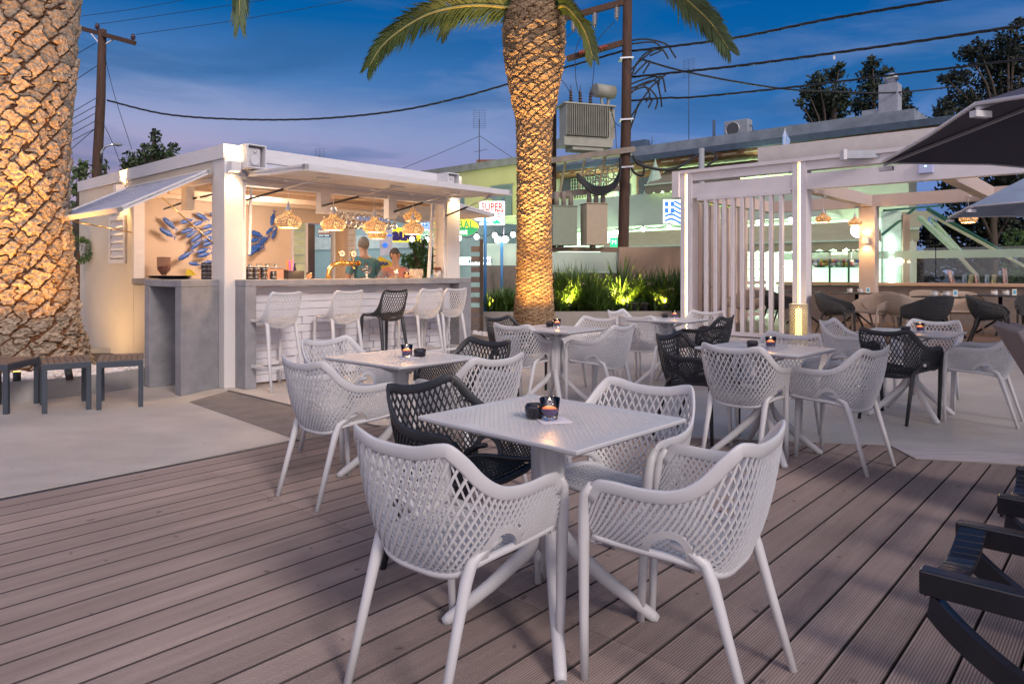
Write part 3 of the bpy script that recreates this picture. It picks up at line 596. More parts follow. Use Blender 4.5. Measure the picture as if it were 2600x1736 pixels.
chairs = [
 ('w', -.185, 2.29, .63, .776, 'white lattice armchair at the front left of the nearest table, its back to the camera'),
 ('w', .57, 2.285, -.80, .60, 'white lattice armchair at the front right of the nearest table, seen half from behind'),
 ('w', .45, 2.95, -.65, -.76, 'white lattice armchair behind the nearest table, facing the camera past its right corner'),
 ('b', -.22, 3.06, .80, -.60, 'black lattice armchair at the left of the nearest table'),
 ('w', -1.02, 4.14, .66, .75, 'white lattice armchair nearest the camera at the table by the bar, its back turned'),
 ('w', -1.20, 5.12, .80, -.60, 'white lattice armchair between the bar counter and the left table'),
 ('b', -.33, 4.98, -.66, -.75, 'black lattice armchair on the far side of the table by the bar'),
 ('w', -.25, 4.30, -.72, .69, 'white lattice armchair right of the table by the bar, partly behind the black one'),
 ('w', .14, 6.87, .60, .80, 'white lattice armchair with its back turned, left front of the table before the palm'),
 ('w', .86, 6.77, -.80, .60, 'white lattice armchair right front of the table before the palm, handle ring towards the camera'),
 ('w', .82, 7.58, -.62, -.78, 'white lattice armchair behind the table before the palm, facing the camera'),
 ('b', .03, 7.70, .78, -.63, 'black lattice armchair beside the foot of the middle palm'),
 ('w', 1.56, 8.22, .61, .79, 'white lattice armchair with its back turned at the furthest table near the lit pergola post'),
 ('w', 1.56, 9.12, .79, -.61, 'white lattice armchair at the furthest table, right in front of the planter'),
 ('w', 2.36, 8.85, -.61, -.79, 'white lattice armchair at the furthest table in front of the slatted screen'),
 ('b', 2.24, 8.10, -.79, .61, 'black lattice armchair at the furthest table, curved away from the slatted screen'),
 ('w', 1.64, 4.90, .69, .72, 'white lattice armchair with its back turned, front left of the deck-edge table'),
 ('w', 2.22, 4.78, -.64, .77, 'white lattice armchair front right of the deck-edge table, handle ring towards the camera'),
 ('w', 2.12, 5.55, -.70, -.71, 'white lattice armchair behind the deck-edge table, facing the camera'),
 ('b', 1.46, 5.56, .76, -.65, 'black lattice armchair at the left end of the deck-edge table'),
 ('b', 3.42, 6.24, .80, .60, 'black lattice armchair with its back turned at the rightmost table'),
 ('w', 4.10, 6.14, -.76, .65, 'white lattice armchair at the right edge of the photo, facing the rightmost table'),
 ('w', 4.20, 7.08, -.68, -.73, 'white lattice armchair behind the rightmost table, facing the camera'),
 ('w', 3.48, 7.20, .72, -.70, 'white lattice armchair at the far left of the rightmost table, beside the lantern post'),
]
for c, x, y, fx, fy, lab in chairs: place(ch_w if c == 'w' else ch_b, c, x, y, fang(fx, fy), lab)
# ================================================================== TABLES
TL, TWd, TH = .752, .650, .754
def make_table():
    t_ = thing('cafe_table', 'x', 'table', (0, 0, 0), 0, 'square white perforated tables')
    mb = MB(); bx, by = .052, .052; nx, ny = 52, 44; x0, x1, y0, y1 = -TL/2+bx, TL/2-bx, -TWd/2+by, TWd/2-by; px, py = (x1-x0)/nx, (y1-y0)/ny; zt, zb = TH, TH-.006
    for i in range(nx):
        for j in range(ny):
            cx, cy = x0+(i+.5)*px, y0+(j+.5)*py
            hx, hy = (.40*px, .20*py) if (i+j) % 2 else (.21*px, .38*py)
            n = len(mb.v); a, b = px/2, py/2
            mb.v += [(cx-a, cy-b, zt), (cx+a, cy-b, zt), (cx+a, cy+b, zt), (cx-a, cy+b, zt), (cx-hx, cy-hy, zt), (cx+hx, cy-hy, zt), (cx+hx, cy+hy, zt), (cx-hx, cy+hy, zt), (cx-hx, cy-hy, zb), (cx+hx, cy-hy, zb), (cx+hx, cy+hy, zb), (cx-hx, cy+hy, zb)]
            for k in range(4):
                k2 = (k+1) % 4; mb.f += [(n+k, n+k2, n+4+k2, n+4+k), (n+4+k, n+4+k2, n+8+k2, n+8+k)]; mb.sm += [False]*2
    # solid border with a sloped edge
    def ringq(r0, z0_, r1, z1_):
        n = len(mb.v); 
        for (a, b, z_) in ((r0[0], r0[1], z0_), (r1[0], r1[1], z1_)):
            mb.v += [(-a, -b, z_), (a, -b, z_), (a, b, z_), (-a, b, z_)]
        for k in range(4): k2 = (k+1) % 4; mb.f.append((n+k, n+4+k, n+4+k2, n+k2)); mb.sm.append(False)
    ringq((x1, y1), zt, (TL/2-.002, TWd/2-.002), zt+.0015); ringq((TL/2-.002, TWd/2-.002), zt+.0015, (TL/2, TWd/2), zt-.003); ringq((TL/2, TWd/2), zt-.003, (TL/2-.002, TWd/2-.002), zt-.012)
    ringq((TL/2-.002, TWd/2-.002), zt-.012, (TL/2-.028, TWd/2-.028), zt-.026); ringq((TL/2-.028, TWd/2-.028), zt-.026, (TL/2-.04, TWd/2-.04), zt-.006)
    mb.build('tabletop', M_white, t_)
    mb = MB()
    for sg in (1, -1): mb.hexa([(sg*.05-.02, -.02, .66), (sg*.05+.02, -.02, .66), (sg*.05+.02, .02, .66), (sg*.05-.02, .02, .66), (sg*.25-.03, -.025, .742), (sg*.25+.03, -.025, .742), (sg*.25+.03, .025, .742), (sg*.25-.03, .025, .742)]); mb.hexa([(-.02, sg*.05-.02, .66), (.02, sg*.05-.02, .66), (.02, sg*.05+.02, .66), (-.02, sg*.05+.02, .66), (-.025, sg*.22-.03, .742), (.025, sg*.22-.03, .742), (.025, sg*.22+.03, .742), (-.025, sg*.22+.03, .742)])
    mb.tube([(0, 0, .26), (0, 0, .30), (0, 0, .60), (0, 0, .70), (0, 0, .744)], [.040, .044, .044, .05, .075], 16, sx=1.2)
    for sg in (1, -1): mb.tube([(0, sg*.04, .28), (0, sg*.04, .70)], .015, 8); mb.tube([(sg*.048, 0, .28), (sg*.048, 0, .70)], .015, 8)
    mb.build('pedestal', M_white, t_, bevel=0)
    for k in range(4):
        a = R(45+90*k); d = Vector((math.cos(a), math.sin(a), 0)); mb = MB(); mb.tube([d*.01+Vector((0, 0, .40)), d*.035+Vector((0, 0, .33)), d*.085+Vector((0, 0, .262)), d*.22+Vector((0, 0, .14)), d*.375+Vector((0, 0, .018)), d*.392+Vector((0, 0, .003))], [.02, .028, .028, .025, .022, .020], 12, ref=(-d.y, d.x, 0), sx=.95); mb.build('leg', M_white, t_)
        mb = MB(); mb.cyl(d*.382+Vector((0, 0, -.0)), d*.382+Vector((0, 0, .006)), .02, 12); mb.build('foot_pad', mat('grey_rubber', (.2, .2, .22), .8), t_)
    return t_
tb0 = make_table(); tabs = [(.144, 2.605, -.759, 'white perforated square table nearest the camera'), (-.707, 4.477, -.72, 'white perforated table between the camera and the bar counter'), (.416, 6.79, -.68, 'white perforated table in front of the middle palm'), (1.81, 5.02, -.81, 'white perforated table at the deck edge right of the centre'), (3.62, 6.38, -.76, 'white perforated table at the far right, before the lounge chairs'), (1.795, 8.11, -.66, 'furthest white perforated table, beside the left lit pergola post')]
for i, (x, y, a, lab) in enumerate(tabs):
    o = tb0 if i == 0 else copy_thing(tb0); o.location = (x, y, 0); o.rotation_euler = (0, 0, a); o['label'] = lab
# ---- candles, ashtrays, napkins
M_wax = mat('violet_wax', (.16, .11, .26), .4, var=.08, vscale=20, sub=.3)
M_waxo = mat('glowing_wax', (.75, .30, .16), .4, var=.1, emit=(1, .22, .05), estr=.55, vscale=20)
M_tumbler = mat('tumbler_glass', (.97, .95, .98), .03, trans=1, var=0)
M_flame = mat('flame', (1, .7, .3), emit=(1, .55, .16), estr=45, var=0)
def make_candle(wax):
    t_ = thing('candle', 'x', 'candle', (0, 0, 0), 0, 'lit tumbler candles')
    mb = MB(); mb.lathe([(.026, 0), (.029, .003), (.0335, .035), (.038, .078), (.0365, .078), (.032, .035), (.0275, .010), (.0001, .010)], 24); mb.build('glass', M_tumbler, t_)
    mb = MB(); mb.lathe([(.026, .0105), (.031, .035), (.0325, .042), (.0326, .0425)], 24); mb.build('wax', wax, t_)
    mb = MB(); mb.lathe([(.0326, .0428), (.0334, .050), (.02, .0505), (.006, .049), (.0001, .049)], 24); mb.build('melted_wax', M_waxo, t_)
    mb = MB(); mb.lathe([(.0002, .051), (.0045, .055), (.0052, .060), (.003, .068), (.0002, .078)], 12); mb.build('flame', M_flame, t_)
    light('candle_glow', 'POINT', (0, 0, .098), .55, (1, .50, .18), t_, shadow_soft_size=.012)
    return t_
def make_ashtray():
    t_ = thing('ashtray', 'x', 'ashtray', (0, 0, 0), 0, 'black ribbed ashtrays on the tables')
    mb = MB(); mb.lathe([(.034, 0), (.038, .004), (.036, .02), (.040, .023), (.040, .042), (.037, .047), (.033, .045), (.030, .02), (.0001, .018)], 24); mb.build('bowl', mat('black_glass', (.012, .011, .02), .12, var=0, spec=.7), t_)
    return t_
def make_napkin():
    mb = MB(); mb.hexa([(-.055, -.055, 0), (.055, -.055, 0), (.055, .055, 0), (-.055, .055, 0), (-.055, -.055, .0012), (.055, -.055, .003), (.055, .055, .0012), (-.055, .055, .002)])
    o = mb.build('napkin', mat('white_paper', (.72, .68, .74), .9, var=.02)); return tag(o, 'x', 'napkin', 'paper napkins under the candles')
cd0 = make_candle(M_wax); at0 = make_ashtray(); nk0 = make_napkin()
where = ['on the nearest table', 'on the table by the bar', 'on the table before the palm', 'on the table at the deck edge', 'on the rightmost table', 'on the furthest table']
cpx = [((1395.8, 1067), (1366, 1045)), ((1033, 908), (1049, 902)), ((1414.8, 831), (1402, 828)), ((1957, 884), (1929, 878)), ((2336, 843), (2310, 840)), ((1713, 807), (1696, 806))]
for i, (c_, a_) in enumerate(cpx):
    zt = TH+.002; pc = G(c_[0], c_[1], zt); d_ = {0: (-.05, .045), 1: (.075, .05), 2: (-.07, .05), 3: (-.12, .03), 4: (-.12, .02), 5: (-.11, .03)}[i]
    o = nk0 if i == 0 else copy_thing(nk0); o.location = (pc.x+.012, pc.y-.002, zt); o.rotation_euler = (0, 0, .25 if i == 0 else .5); o['label'] = 'white paper napkin under the candle '+where[i]
    o = cd0 if i == 0 else copy_thing(cd0); o.location = (pc.x, pc.y, zt+.0035); o['label'] = 'lit violet candle in a glass tumbler '+where[i]
    o = at0 if i == 0 else copy_thing(at0); o.location = (pc.x+d_[0], pc.y+d_[1], zt+.0035); o['label'] = 'black ashtray beside the candle '+where[i]
# ================================================================== BAR STOOLS
T_st = [(0, 0, -.225, 1.068), (.12, .09, -.226, 1.072), (.24, .165, -.222, 1.085), (.31, .195, -.20, 1.06), (.40, .205, -.165, .975), (.52, .21, -.115, .865), (.64, .212, -.03, .795), (.78, .210, .08, .772), (.9, .205, .17, .772), (1.0, .20, .215, .755)]
B_st = [(0, 0, -.135, .685), (.15, .075, -.135, .690), (.30, .145, -.125, .712), (.42, .175, -.09, .738), (.55, .19, -.02, .752), (.75, .195, .08, .756), (1.0, .196, .205, .745)]
def make_stool(m):
    t_ = thing('bar_stool', 'x', 'bar stool', (0, 0, 0), 0, 'lattice bar stools along the counter')
    Sf, T, B = tub(T_st, B_st); mb = MB(); lattice(mb, Sf, .42, .19, .30, .130, t1=.95, segs=8, smax=.62, w1=.0082, w2=.0062); mb.build('backrest', m, t_)
    mb = MB()
    for x in np.linspace(-.185, .185, 15): q = [np.array([x, y, .745-.008*(1-(x/.2)**2)-(.05 if y < -.12 else 0)]) for y in np.linspace(-.13, .21, 6)]; ribbon(mb, q, [np.array([1., 0, 0])]*6, [np.array([0, 0, 1.])]*6, .007, .008)
    for y in np.linspace(-.11, .205, 14): q = [np.array([x, y, .745-.008*(1-(x/.2)**2)]) for x in np.linspace(-.19, .19, 5)]; ribbon(mb, q, [np.array([0, 1., 0])]*5, [np.array([0, 0, 1.])]*5, .010, .008)
    mb.build('seat', m, t_)
    mb = MB(); rim(mb, Sf, -1, 1, 71, .032, .014); mb.tube([(-.2, .21, .75), (0, .225, .738), (.2, .21, .75)], .013, 8)
    mb.tube([tuple(B(s)*np.array([-1, 1, 1])) for s in np.linspace(1, 0, 16)]+[tuple(B(s)) for s in np.linspace(0, 1, 16)[1:]], .011, 6); mb.build('frame', m, t_)
    for sg in (1, -1):
        mb = MB(); mb.tube([(sg*.20, .19, .755), (sg*.202, .212, .72), (sg*.207, .222, .4), (sg*.212, .235, 0)], [.016, .019, .017, .0125], 10, sx=1.2); mb.build('leg', m, t_)
        mb = MB(); mb.tube([(sg*.178, -.09, .75), (sg*.176, -.125, .72), (sg*.182, -.15, .60), (sg*.195, -.19, .35), (sg*.208, -.255, 0)], [.015, .020, .020, .017, .0125], 10, sx=1.2); mb.build('leg', m, t_)
    mb = MB(); mb.box(-.21, .21, .205, .24, .235, .275); mb.box(-.209, -.185, -.19, .204, .235, .27); mb.box(.185, .209, -.19, .204, .235, .27); mb.box(-.184, .184, -.215, -.19, .235, .27); mb.build('footrest', m, t_, bevel=.004)
    return t_
stw = make_stool(M_white); stb = make_stool(M_black); us = set()
for px, k, lab in ((730, 'w', 'white bar stool furthest left at the counter'), (893, 'w', 'white bar stool second from the left, next to the black one'), (1009, 'b', 'black bar stool, the only dark one at the counter'), (1101, 'w', 'white bar stool just right of the black one'), (1164, 'w', 'white bar stool furthest right at the counter')):
    b_ = -.60; a_ = ka(px, b_); pr = stw if k == 'w' else stb; o = pr if k not in us else copy_thing(pr); us.add(k)
    rot = {730: .06, 893: -.02, 1009: .03, 1101: 0, 1164: -.03}[px]
    o.location = kw(a_-.02, b_+.225); o.rotation_euler = (0, 0, ANG+rot); o['label'] = lab
# ================================================================== PALMS
def vnoise(x, y, seed, wrap):
    # tileable value noise (wrap = period in x)
    g_ = np.random.default_rng(seed).random((wrap, 512)); xi = np.floor(x).astype(int); yi = np.floor(y).astype(int); fx = x-xi; fy = y-yi; fx = fx*fx*(3-2*fx); fy = fy*fy*(3-2*fy)
    a = g_[xi % wrap, yi % 512]; b = g_[(xi+1) % wrap, yi % 512]; c = g_[xi % wrap, (yi+1) % 512]; d_ = g_[(xi+1) % wrap, (yi+1) % 512]
    return (a*(1-fx)+b*fx)*(1-fy)+(c*(1-fx)+d_*fx)*fy
def trunk_mesh(name, matl, parent, prof, ncol, rowh, amp, nth, nz, seed, rough, lean=(0, 0)):
    zt = prof[-1][1]; zs = np.linspace(0, zt, nz); th = np.linspace(0, 1, nth, endpoint=False)
    rr = np.interp(zs, [p[1] for p in prof], [p[0] for p in prof])
    # smooth profile
    k = np.ones(15)/15; rr = np.convolve(np.pad(rr, 7, mode='edge'), k, 'valid')
    dv = 1/np.interp(zs, [p[0] for p in rowh], [p[1] for p in rowh]); vv = np.concatenate([[0], np.cumsum((dv[1:]+dv[:-1])/2*np.diff(zs))])
    T_, Vv = np.meshgrid(th*ncol, vv); Z_ = np.meshgrid(th, zs)[1]
    wx = vnoise(T_*1.3, Vv*1.1, seed+9, int(ncol*1.3) or 1) if False else 0
    n1 = vnoise(T_*2, Vv*2, seed+3, ncol*2)-.5; n2 = vnoise(T_*4, Vv*4, seed+4, ncol*4)-.5; n3 = vnoise(T_*10, Vv*8, seed+5, ncol*10)-.5; n4 = vnoise(T_*24, Vv*16, seed+6, ncol*24)-.5
    Tw = T_+.42*n1+.24*n2; Vw = Vv+.7*n1+.34*n2+.12*n3
    r = np.random.default_rng(seed); J = r.random((ncol, 600, 3))
    best = np.full(T_.shape, 9.); sec = np.full(T_.shape, 9.); lv = np.zeros(T_.shape); cid = np.zeros(T_.shape)
    i0 = np.floor(Vw).astype(int)
    for di in (-2, -1, 0, 1, 2):
        row = i0+di; off = .5*(row % 2)
        c0 = np.floor(Tw-off).astype(int)
        for dc in (-1, 0, 1, 2):
            c = c0+dc; jj = J[c % ncol, row % 600]
            sx = c+off+(jj[..., 0]-.5)*.35; sy = row+.5+(jj[..., 1]-.5)*.5
            dx = Tw-sx; dy = Vw-sy
            d_ = np.abs(dx)*1.0+np.abs(dy)*.5+ (dx*dx+dy*dy*.25)*.35
            m = d_ < best; sec = np.where(m, best, np.minimum(sec, d_)); lv = np.where(m, dy, lv); cid = np.where(m, jj[..., 2], cid); best = np.where(m, d_, best)
    edge = np.clip((sec-best)/.22, 0, 1); edge = edge*edge*(3-2*edge)
    rg = np.interp(Z_, [p[0] for p in rough], [p[1] for p in rough])
    lip = np.clip(.45+.5*lv, 0, 1.1)
    h = amp*(edge*(.35+.75*lip)*(.7+.6*cid))+amp*rg*(n2*.6+n3*.45+n4*.28)+amp*.12*n4
    am = np.interp(Z_, [p[0] for p in rough], [p[2] for p in rough]); h = h*am
    Rr = rr[:, None]+h; ang = 2*np.pi*th[None, :]
    lx = lean[0]*zs[:, None]; ly = lean[1]*zs[:, None]
    X = Rr*np.cos(ang)+lx; Y = Rr*np.sin(ang)+ly
    co = np.stack([X, Y, np.broadcast_to(Z_, X.shape)], -1).reshape(-1, 3)
    idx = np.arange(nz*nth).reshape(nz, nth); a = idx[:-1]; b = np.roll(a, -1, 1); c = np.roll(idx[1:], -1, 1); d2 = idx[1:]
    f = np.stack([a, b, c, d2], -1).reshape(-1, 4)
    me = bpy.data.meshes.new(name); me.vertices.add(len(co)); me.vertices.foreach_set('co', co.astype(np.float32).ravel())
    me.loops.add(f.size); me.loops.foreach_set('vertex_index', f.astype(np.int32).ravel()); me.polygons.add(len(f)); me.polygons.foreach_set('loop_start', np.arange(0, f.size, 4, dtype=np.int32)); me.polygons.foreach_set('loop_total', np.full(len(f), 4, dtype=np.int32))
    me.polygons.foreach_set('use_smooth', np.ones(len(f), bool)); me.update(calc_edges=True)
    at = me.color_attributes.new('fibre', 'FLOAT_COLOR', 'POINT'); fac = np.clip(edge*(1-rg*.35)+n3*.25, 0, 1).ravel(); cc = np.stack([fac, cid.ravel(), fac, np.ones_like(fac)], -1); at.data.foreach_set('color', cc.astype(np.float32).ravel())
    o = bpy.data.objects.new(name, me); C.objects.link(o); me.materials.append(matl); o.parent = parent; return o
def bark_mat(name, c_face, c_face2, c_fib):
    m = mat(name, c_face, .85, var=0, bump=.9, bscale=55, bdist=.012); nt = m.node_tree; N = nt.nodes; L = nt.links; b = N['Principled BSDF']
    at = N.new('ShaderNodeAttribute'); at.attribute_name = 'fibre'; sp = N.new('ShaderNodeSeparateColor'); L.new(at.outputs['Color'], sp.inputs[0])
    tc = N.new('ShaderNodeTexCoord'); nz = N.new('ShaderNodeTexNoise'); nz.inputs['Scale'].default_value = 28; nz.inputs['Detail'].default_value = 6; L.new(tc.outputs['Object'], nz.inputs[0])
    mf = N.new('ShaderNodeMix'); mf.data_type = 'RGBA'; L.new(sp.outputs[1], mf.inputs[0]); mf.inputs[6].default_value = (*c_face, 1); mf.inputs[7].default_value = (*c_face2, 1)
    mm = N.new('ShaderNodeMix'); mm.data_type = 'RGBA'; mm.blend_type = 'MULTIPLY'; mm.inputs[0].default_value = .8; r = N.new('ShaderNodeValToRGB'); r.color_ramp.elements[0].position = .35; r.color_ramp.elements[0].color = (.4, .36, .32, 1); r.color_ramp.elements[1].position = .6; L.new(nz.outputs[0], r.inputs[0]); L.new(mf.outputs[2], mm.inputs[6]); L.new(r.outputs[0], mm.inputs[7])
    rr = N.new('ShaderNodeValToRGB'); rr.color_ramp.elements[0].position = .25; rr.color_ramp.elements[1].position = .6; L.new(sp.outputs[0], rr.inputs[0])
    mx = N.new('ShaderNodeMix'); mx.data_type = 'RGBA'; L.new(rr.outputs[0], mx.inputs[0]); mx.inputs[6].default_value = (*c_fib, 1); L.new(mm.outputs[2], mx.inputs[7]); L.new(mx.outputs[2], b.inputs['Base Color'])
    return m
M_bark = bark_mat('palm_bark', (.30, .245, .195), (.46, .37, .29), (.13, .055, .022)); M_bark2 = bark_mat('brown_palm_bark', (.26, .175, .105), (.38, .27, .17), (.10, .045, .02))
M_leaf = mat('palm_leaflet', (.050, .085, .028), .5, var=.35, vscale=3); M_rach = mat('palm_rachis', (.20, .19, .06), .5, var=.2)
def frond(parent, path, ll, n=70, spread=1.0, droop=.35, seed=0, w=.034, twist=0):
    rg = np.random.default_rng(seed); pts = spline(path, n); mb = MB(); tot = len(pts)
    rad = [.03*(1-i/tot)**.7+.004 for i in range(tot)]; mr = MB(); mr.tube([tuple(p) for p in pts], rad, 6); ro = mr.build('frond', M_rach, parent)
    for i in range(3, tot):
        d_ = Vector(pts[min(i+1, tot-1)]-pts[max(i-1, 0)]).normalized(); side = d_.cross(Vector((0, 0, 1)))
        if side.length < .15: side = Vector((1, 0, 0))
        side.normalize(); side = Matrix.Rotation(twist, 3, d_) @ side; up = side.cross(d_).normalized(); f = i/tot
        L_ = ll*min(1, .35+f*3)*(1-.55*max(0, f-.55)/.45)
        for sg in (1, -1):
            for rep in range(3):
                p = Vector(pts[i])+d_*(rg.random()-.5)*.05; a = .55+.35*rg.random()+.5*f*0
                dir_ = (side*sg*spread*(.8+.3*rg.random())+d_*a*(1+1.4*f)+up*(.28*(rg.random()-.35))).normalized(); l_ = L_*(.82+.3*rg.random())
                m_ = p+dir_*l_*.5; e_ = p+dir_*l_*.95+Vector((0, 0, -droop*l_*(.5+.6*rg.random()))); wv = dir_.cross(up); wv = (wv if wv.length > .1 else d_).normalized()*w*.5
                nrm = up*.004
                mb.add([p-wv*.5, p+wv*.5, m_+wv+nrm, m_-wv-nrm, e_], [(0, 1, 2, 3), (3, 2, 4)])
    mb.build('leaflets', M_leaf, ro); return ro
# -- left palm
pc1 = Vector((-5.79, 8.4, 0)); palm1 = thing('palm_tree', 'massive palm trunk at the left edge, lit orange from below', 'palm tree', pc1)
trunk_mesh('trunk', M_bark, palm1, [(.66, 0), (.60, .3), (.545, .5), (.48, .8), (.44, 1.25), (.39, 1.9), (.405, 2.9), (.455, 3.6), (.50, 4.54), (.52, 5.4)], 12, [(0, .125), (1.2, .14), (3, .155), (6, .155)], .066, 560, 760, 11, [(0, 1.1, 1.0), (1.0, .95, 1.0), (2.0, .62, .95), (2.8, .30, .9), (6, .22, .9)])
for i in range(12):
    a = i*2.4; rr_ = 3.2+.5*math.sin(i*3); c_, s_ = math.cos(a), math.sin(a); rise = .9+.7*math.sin(i*1.7)
    frond(palm1, [(c_*.2, s_*.2, 5.3), (c_*1.0, s_*1.0, 6.1+rise*.4), (c_*2.1, s_*2.1, 6.2+rise), (c_*rr_, s_*rr_, 5.7+rise*.8)], .5, 44, seed=i+50)
q = [P(300, -330, 8.3), P(470, -300, 8.1), P(580, -160, 7.9), P(605, -60, 7.8), P(608, 46, 7.75)]; frond(palm1, [tuple(p-pc1) for p in q], .42, 60, seed=5, spread=.5)
# -- middle palm
pc2 = Vector((.42, 13.3, 0)); palm2 = thing('palm_tree', 'slender palm with a bulging crown base in the middle, fronds at the top edge', 'palm tree', pc2)
trunk_mesh('trunk', M_bark2, palm2, [(.46, 0), (.41, .15), (.38, .32), (.35, .64), (.318, 1.1), (.302, 2.0), (.302, 3.4), (.31, 4.14), (.40, 4.6), (.53, 5.33), (.555, 5.8), (.53, 6.1), (.42, 6.5), (.2, 6.8)], 13, [(0, .036), (1.5, .038), (3.2, .05), (4.0, .075), (5, .085), (7, .085)], .05, 420, 760, 23, [(0, .7, .55), (.7, .6, .7), (3, .45, .75), (4.2, .42, 1.0), (5.2, .4, 1.25), (7, .4, 1.2)], lean=(.0, 0))
def fpx(lst): return [tuple(P(x, y, Y)-pc2) for x, y, Y in lst]
frond(palm2, fpx([(1350, 40, 13.3), (1300, 22, 13.1), (1200, 14, 12.8), (1100, 32, 12.5), (1020, 75, 12.2), (968, 120, 12.0), (938, 168, 11.9)]), .50, 110, seed=1, spread=1.0, droop=.22, w=.034, twist=R(62))
frond(palm2, fpx([(1340, 30, 13.4), (1270, -10, 13.8), (1190, 5, 14.2), (1150, 40, 14.4), (1124, 88, 14.5)]), .40, 60, seed=2, spread=.7, droop=.2, twist=R(60))
frond(palm2, fpx([(1390, 40, 13.2), (1430, 15, 12.8), (1465, 45, 12.5), (1490, 90, 12.4), (1504, 142, 12.4)]), .42, 70, seed=3, spread=.8, droop=.2, twist=R(-60))
frond(palm2, fpx([(1400, 20, 13.2), (1520, -90, 12.6), (1660, -80, 12.2), (1750, 5, 12.0), (1805, 58, 11.9), (1850, 125, 11.9)]), .50, 110, seed=4, spread=.95, droop=.22, w=.034, twist=R(-55))
for i in range(15):
    a = i*2.4+.5; c_, s_ = math.cos(a), math.sin(a); rr_ = 2.6+.6*math.sin(i*2.1); rise = .8+.9*math.sin(i*1.3+1)**2
    frond(palm2, [(c_*.2, s_*.2, 6.25), (c_*.6, s_*.6, 6.95+rise*.3), (c_*1.5, s_*1.5, 7.6+rise), (c_*rr_, s_*rr_, 7.6+rise*.8)], .42, 40, seed=i+80)
# pebble rings
M_peb = mat('white_pebbles', (.62, .58, .58), .5, var=.25, vscale=1.5, sub=0)
def pebbles(name, c, r0, r1, n, seed, zz, sz, arc=(0, 6.283)):
    rg = np.random.default_rng(seed); mb = MB()
    for i in range(n):
        a = arc[0]+rg.random()*(arc[1]-arc[0]); r = math.sqrt(r0*r0+rg.random()*(r1*r1-r0*r0)); s_ = sz*(.6+.8*rg.random())
        k = MB(); k.ball((0, 0, 0), s_, 7, (1, .75, .55)); M_ = Matrix.Translation((c[0]+r*math.cos(a), c[1]+r*math.sin(a), zz+rg.random()*sz*.8)) @ Matrix.Rotation(rg.random()*6, 4, 'Z') @ Matrix.Rotation((rg.random()-.5)*.8, 4, 'X'); k.xf(M_); mb.add(k.v, k.f, True)
    return tag(mb.build(name, M_peb), kind='stuff')
M_soil = mat('soil', (.06, .045, .035), .95, var=.3, bump=.6, bscale=40)
def ring_planter(c, r, h, label, th=.05):
    t_ = thing('planter', label, 'planter', (c[0], c[1], 0)); mb = MB(); mb.lathe([(r, 0), (r, h), (r-th, h), (r-th, .02)], 72, caps=False, smooth=False); mb.build('rim', mat('planter_concrete', (.30, .285, .285), .85, var=.1, vscale=4, bump=.5, bscale=60), t_)
    mb = MB(); mb.lathe([(.0001, h-.07), (r-th-.002, h-.07)], 48, caps=False); mb.build('soil', M_soil, t_); return t_
ring_planter((-5.85, 8.5), 1.72, .20, 'low round concrete planter at the foot of the left palm, behind the three black stools')
pebbles('pebbles', (-5.85, 8.5), .8, 1.62, 1100, 3, .15, .05, (R(215), R(395)))
ring_planter((.45, 13.3), 1.28, .17, 'low round planter of pebbles at the foot of the middle palm')
pebbles('pebbles', (.45, 13.3), .48, 1.2, 900, 4, .12, .045, (R(170), R(370)))
# spotlights at the palms
def uplight(loc, aim, e, colr, label, size=R(95), sr=.03, grp='small black ground spotlights'):
    t_ = thing('ground_spotlight', label, 'spotlight', loc, 0, grp); mb = MB(); mb.cyl((0, 0, 0), (0, 0, .05), .012, 8); 
    d_ = (Vector(aim)-Vector(loc)).normalized(); mb.tube([Vector((0, 0, .07))-d_*.06, Vector((0, 0, .07))+d_*.06], .035, 12); mb.build('housing', M_blackmetal, t_)
    mb = MB(); mb.tube([Vector((0, 0, .07))+d_*.061, Vector((0, 0, .07))+d_*.063], .03, 12); mb.build('lens', mat('spot_lens', (1, .7, .3), emit=colr, estr=12, var=0), t_)
    light('beam', 'SPOT', Vector((0, 0, .07))+d_*.075, e, colr, t_, spot_size=size, spot_blend=.8, shadow_soft_size=sr, dir=d_)
uplight((-4.62, 7.33, .16), (-5.55, 8.0, 3.0), 210, (1, .42, .06), 'black spotlight among the pebbles between the middle stool legs, aimed up the left palm')
uplight((-6.3, 7.15, .16), (-5.9, 8.1, 3.0), 190, (1, .42, .06), 'black spotlight among the pebbles at the left edge, aimed up the left palm')
uplight((.02, 12.25, .13), (.36, 13.0, 2.6), 210, (1, .50, .11), 'ground spotlight left of the foot of the middle palm')
uplight((.98, 12.35, .13), (.5, 13.0, 2.6), 210, (1, .50, .11), 'ground spotlight right of the foot of the middle palm')
uplight((.20, 12.15, .13), (.33, 12.9, 4.9), 1150, (1, .54, .15), 'narrow spotlight just in front of the foot of the middle palm', size=R(44))
uplight((.72, 12.17, .13), (.5, 12.9, 4.9), 1150, (1, .54, .15), 'narrow spotlight on the right of the middle palm foot', size=R(44))
uplight((-5.0, 7.10, .16), (-5.55, 7.85, 3.9), 280, (1, .43, .07), 'narrow spotlight behind the left stool, aimed high up the left palm', size=R(50))
uplight((-5.75, 6.98, .16), (-5.8, 7.85, 3.9), 260, (1, .43, .07), 'narrow spotlight outside the left stool, aimed high up the left palm', size=R(50))
uplight(tuple(kw(-1.15, 3.0, .12)), tuple(kw(-.05, 2.9, 1.4)), 60, (1, .62, .26), 'ground spotlight between the kiosk wall and the left palm', size=R(160), sr=.2)
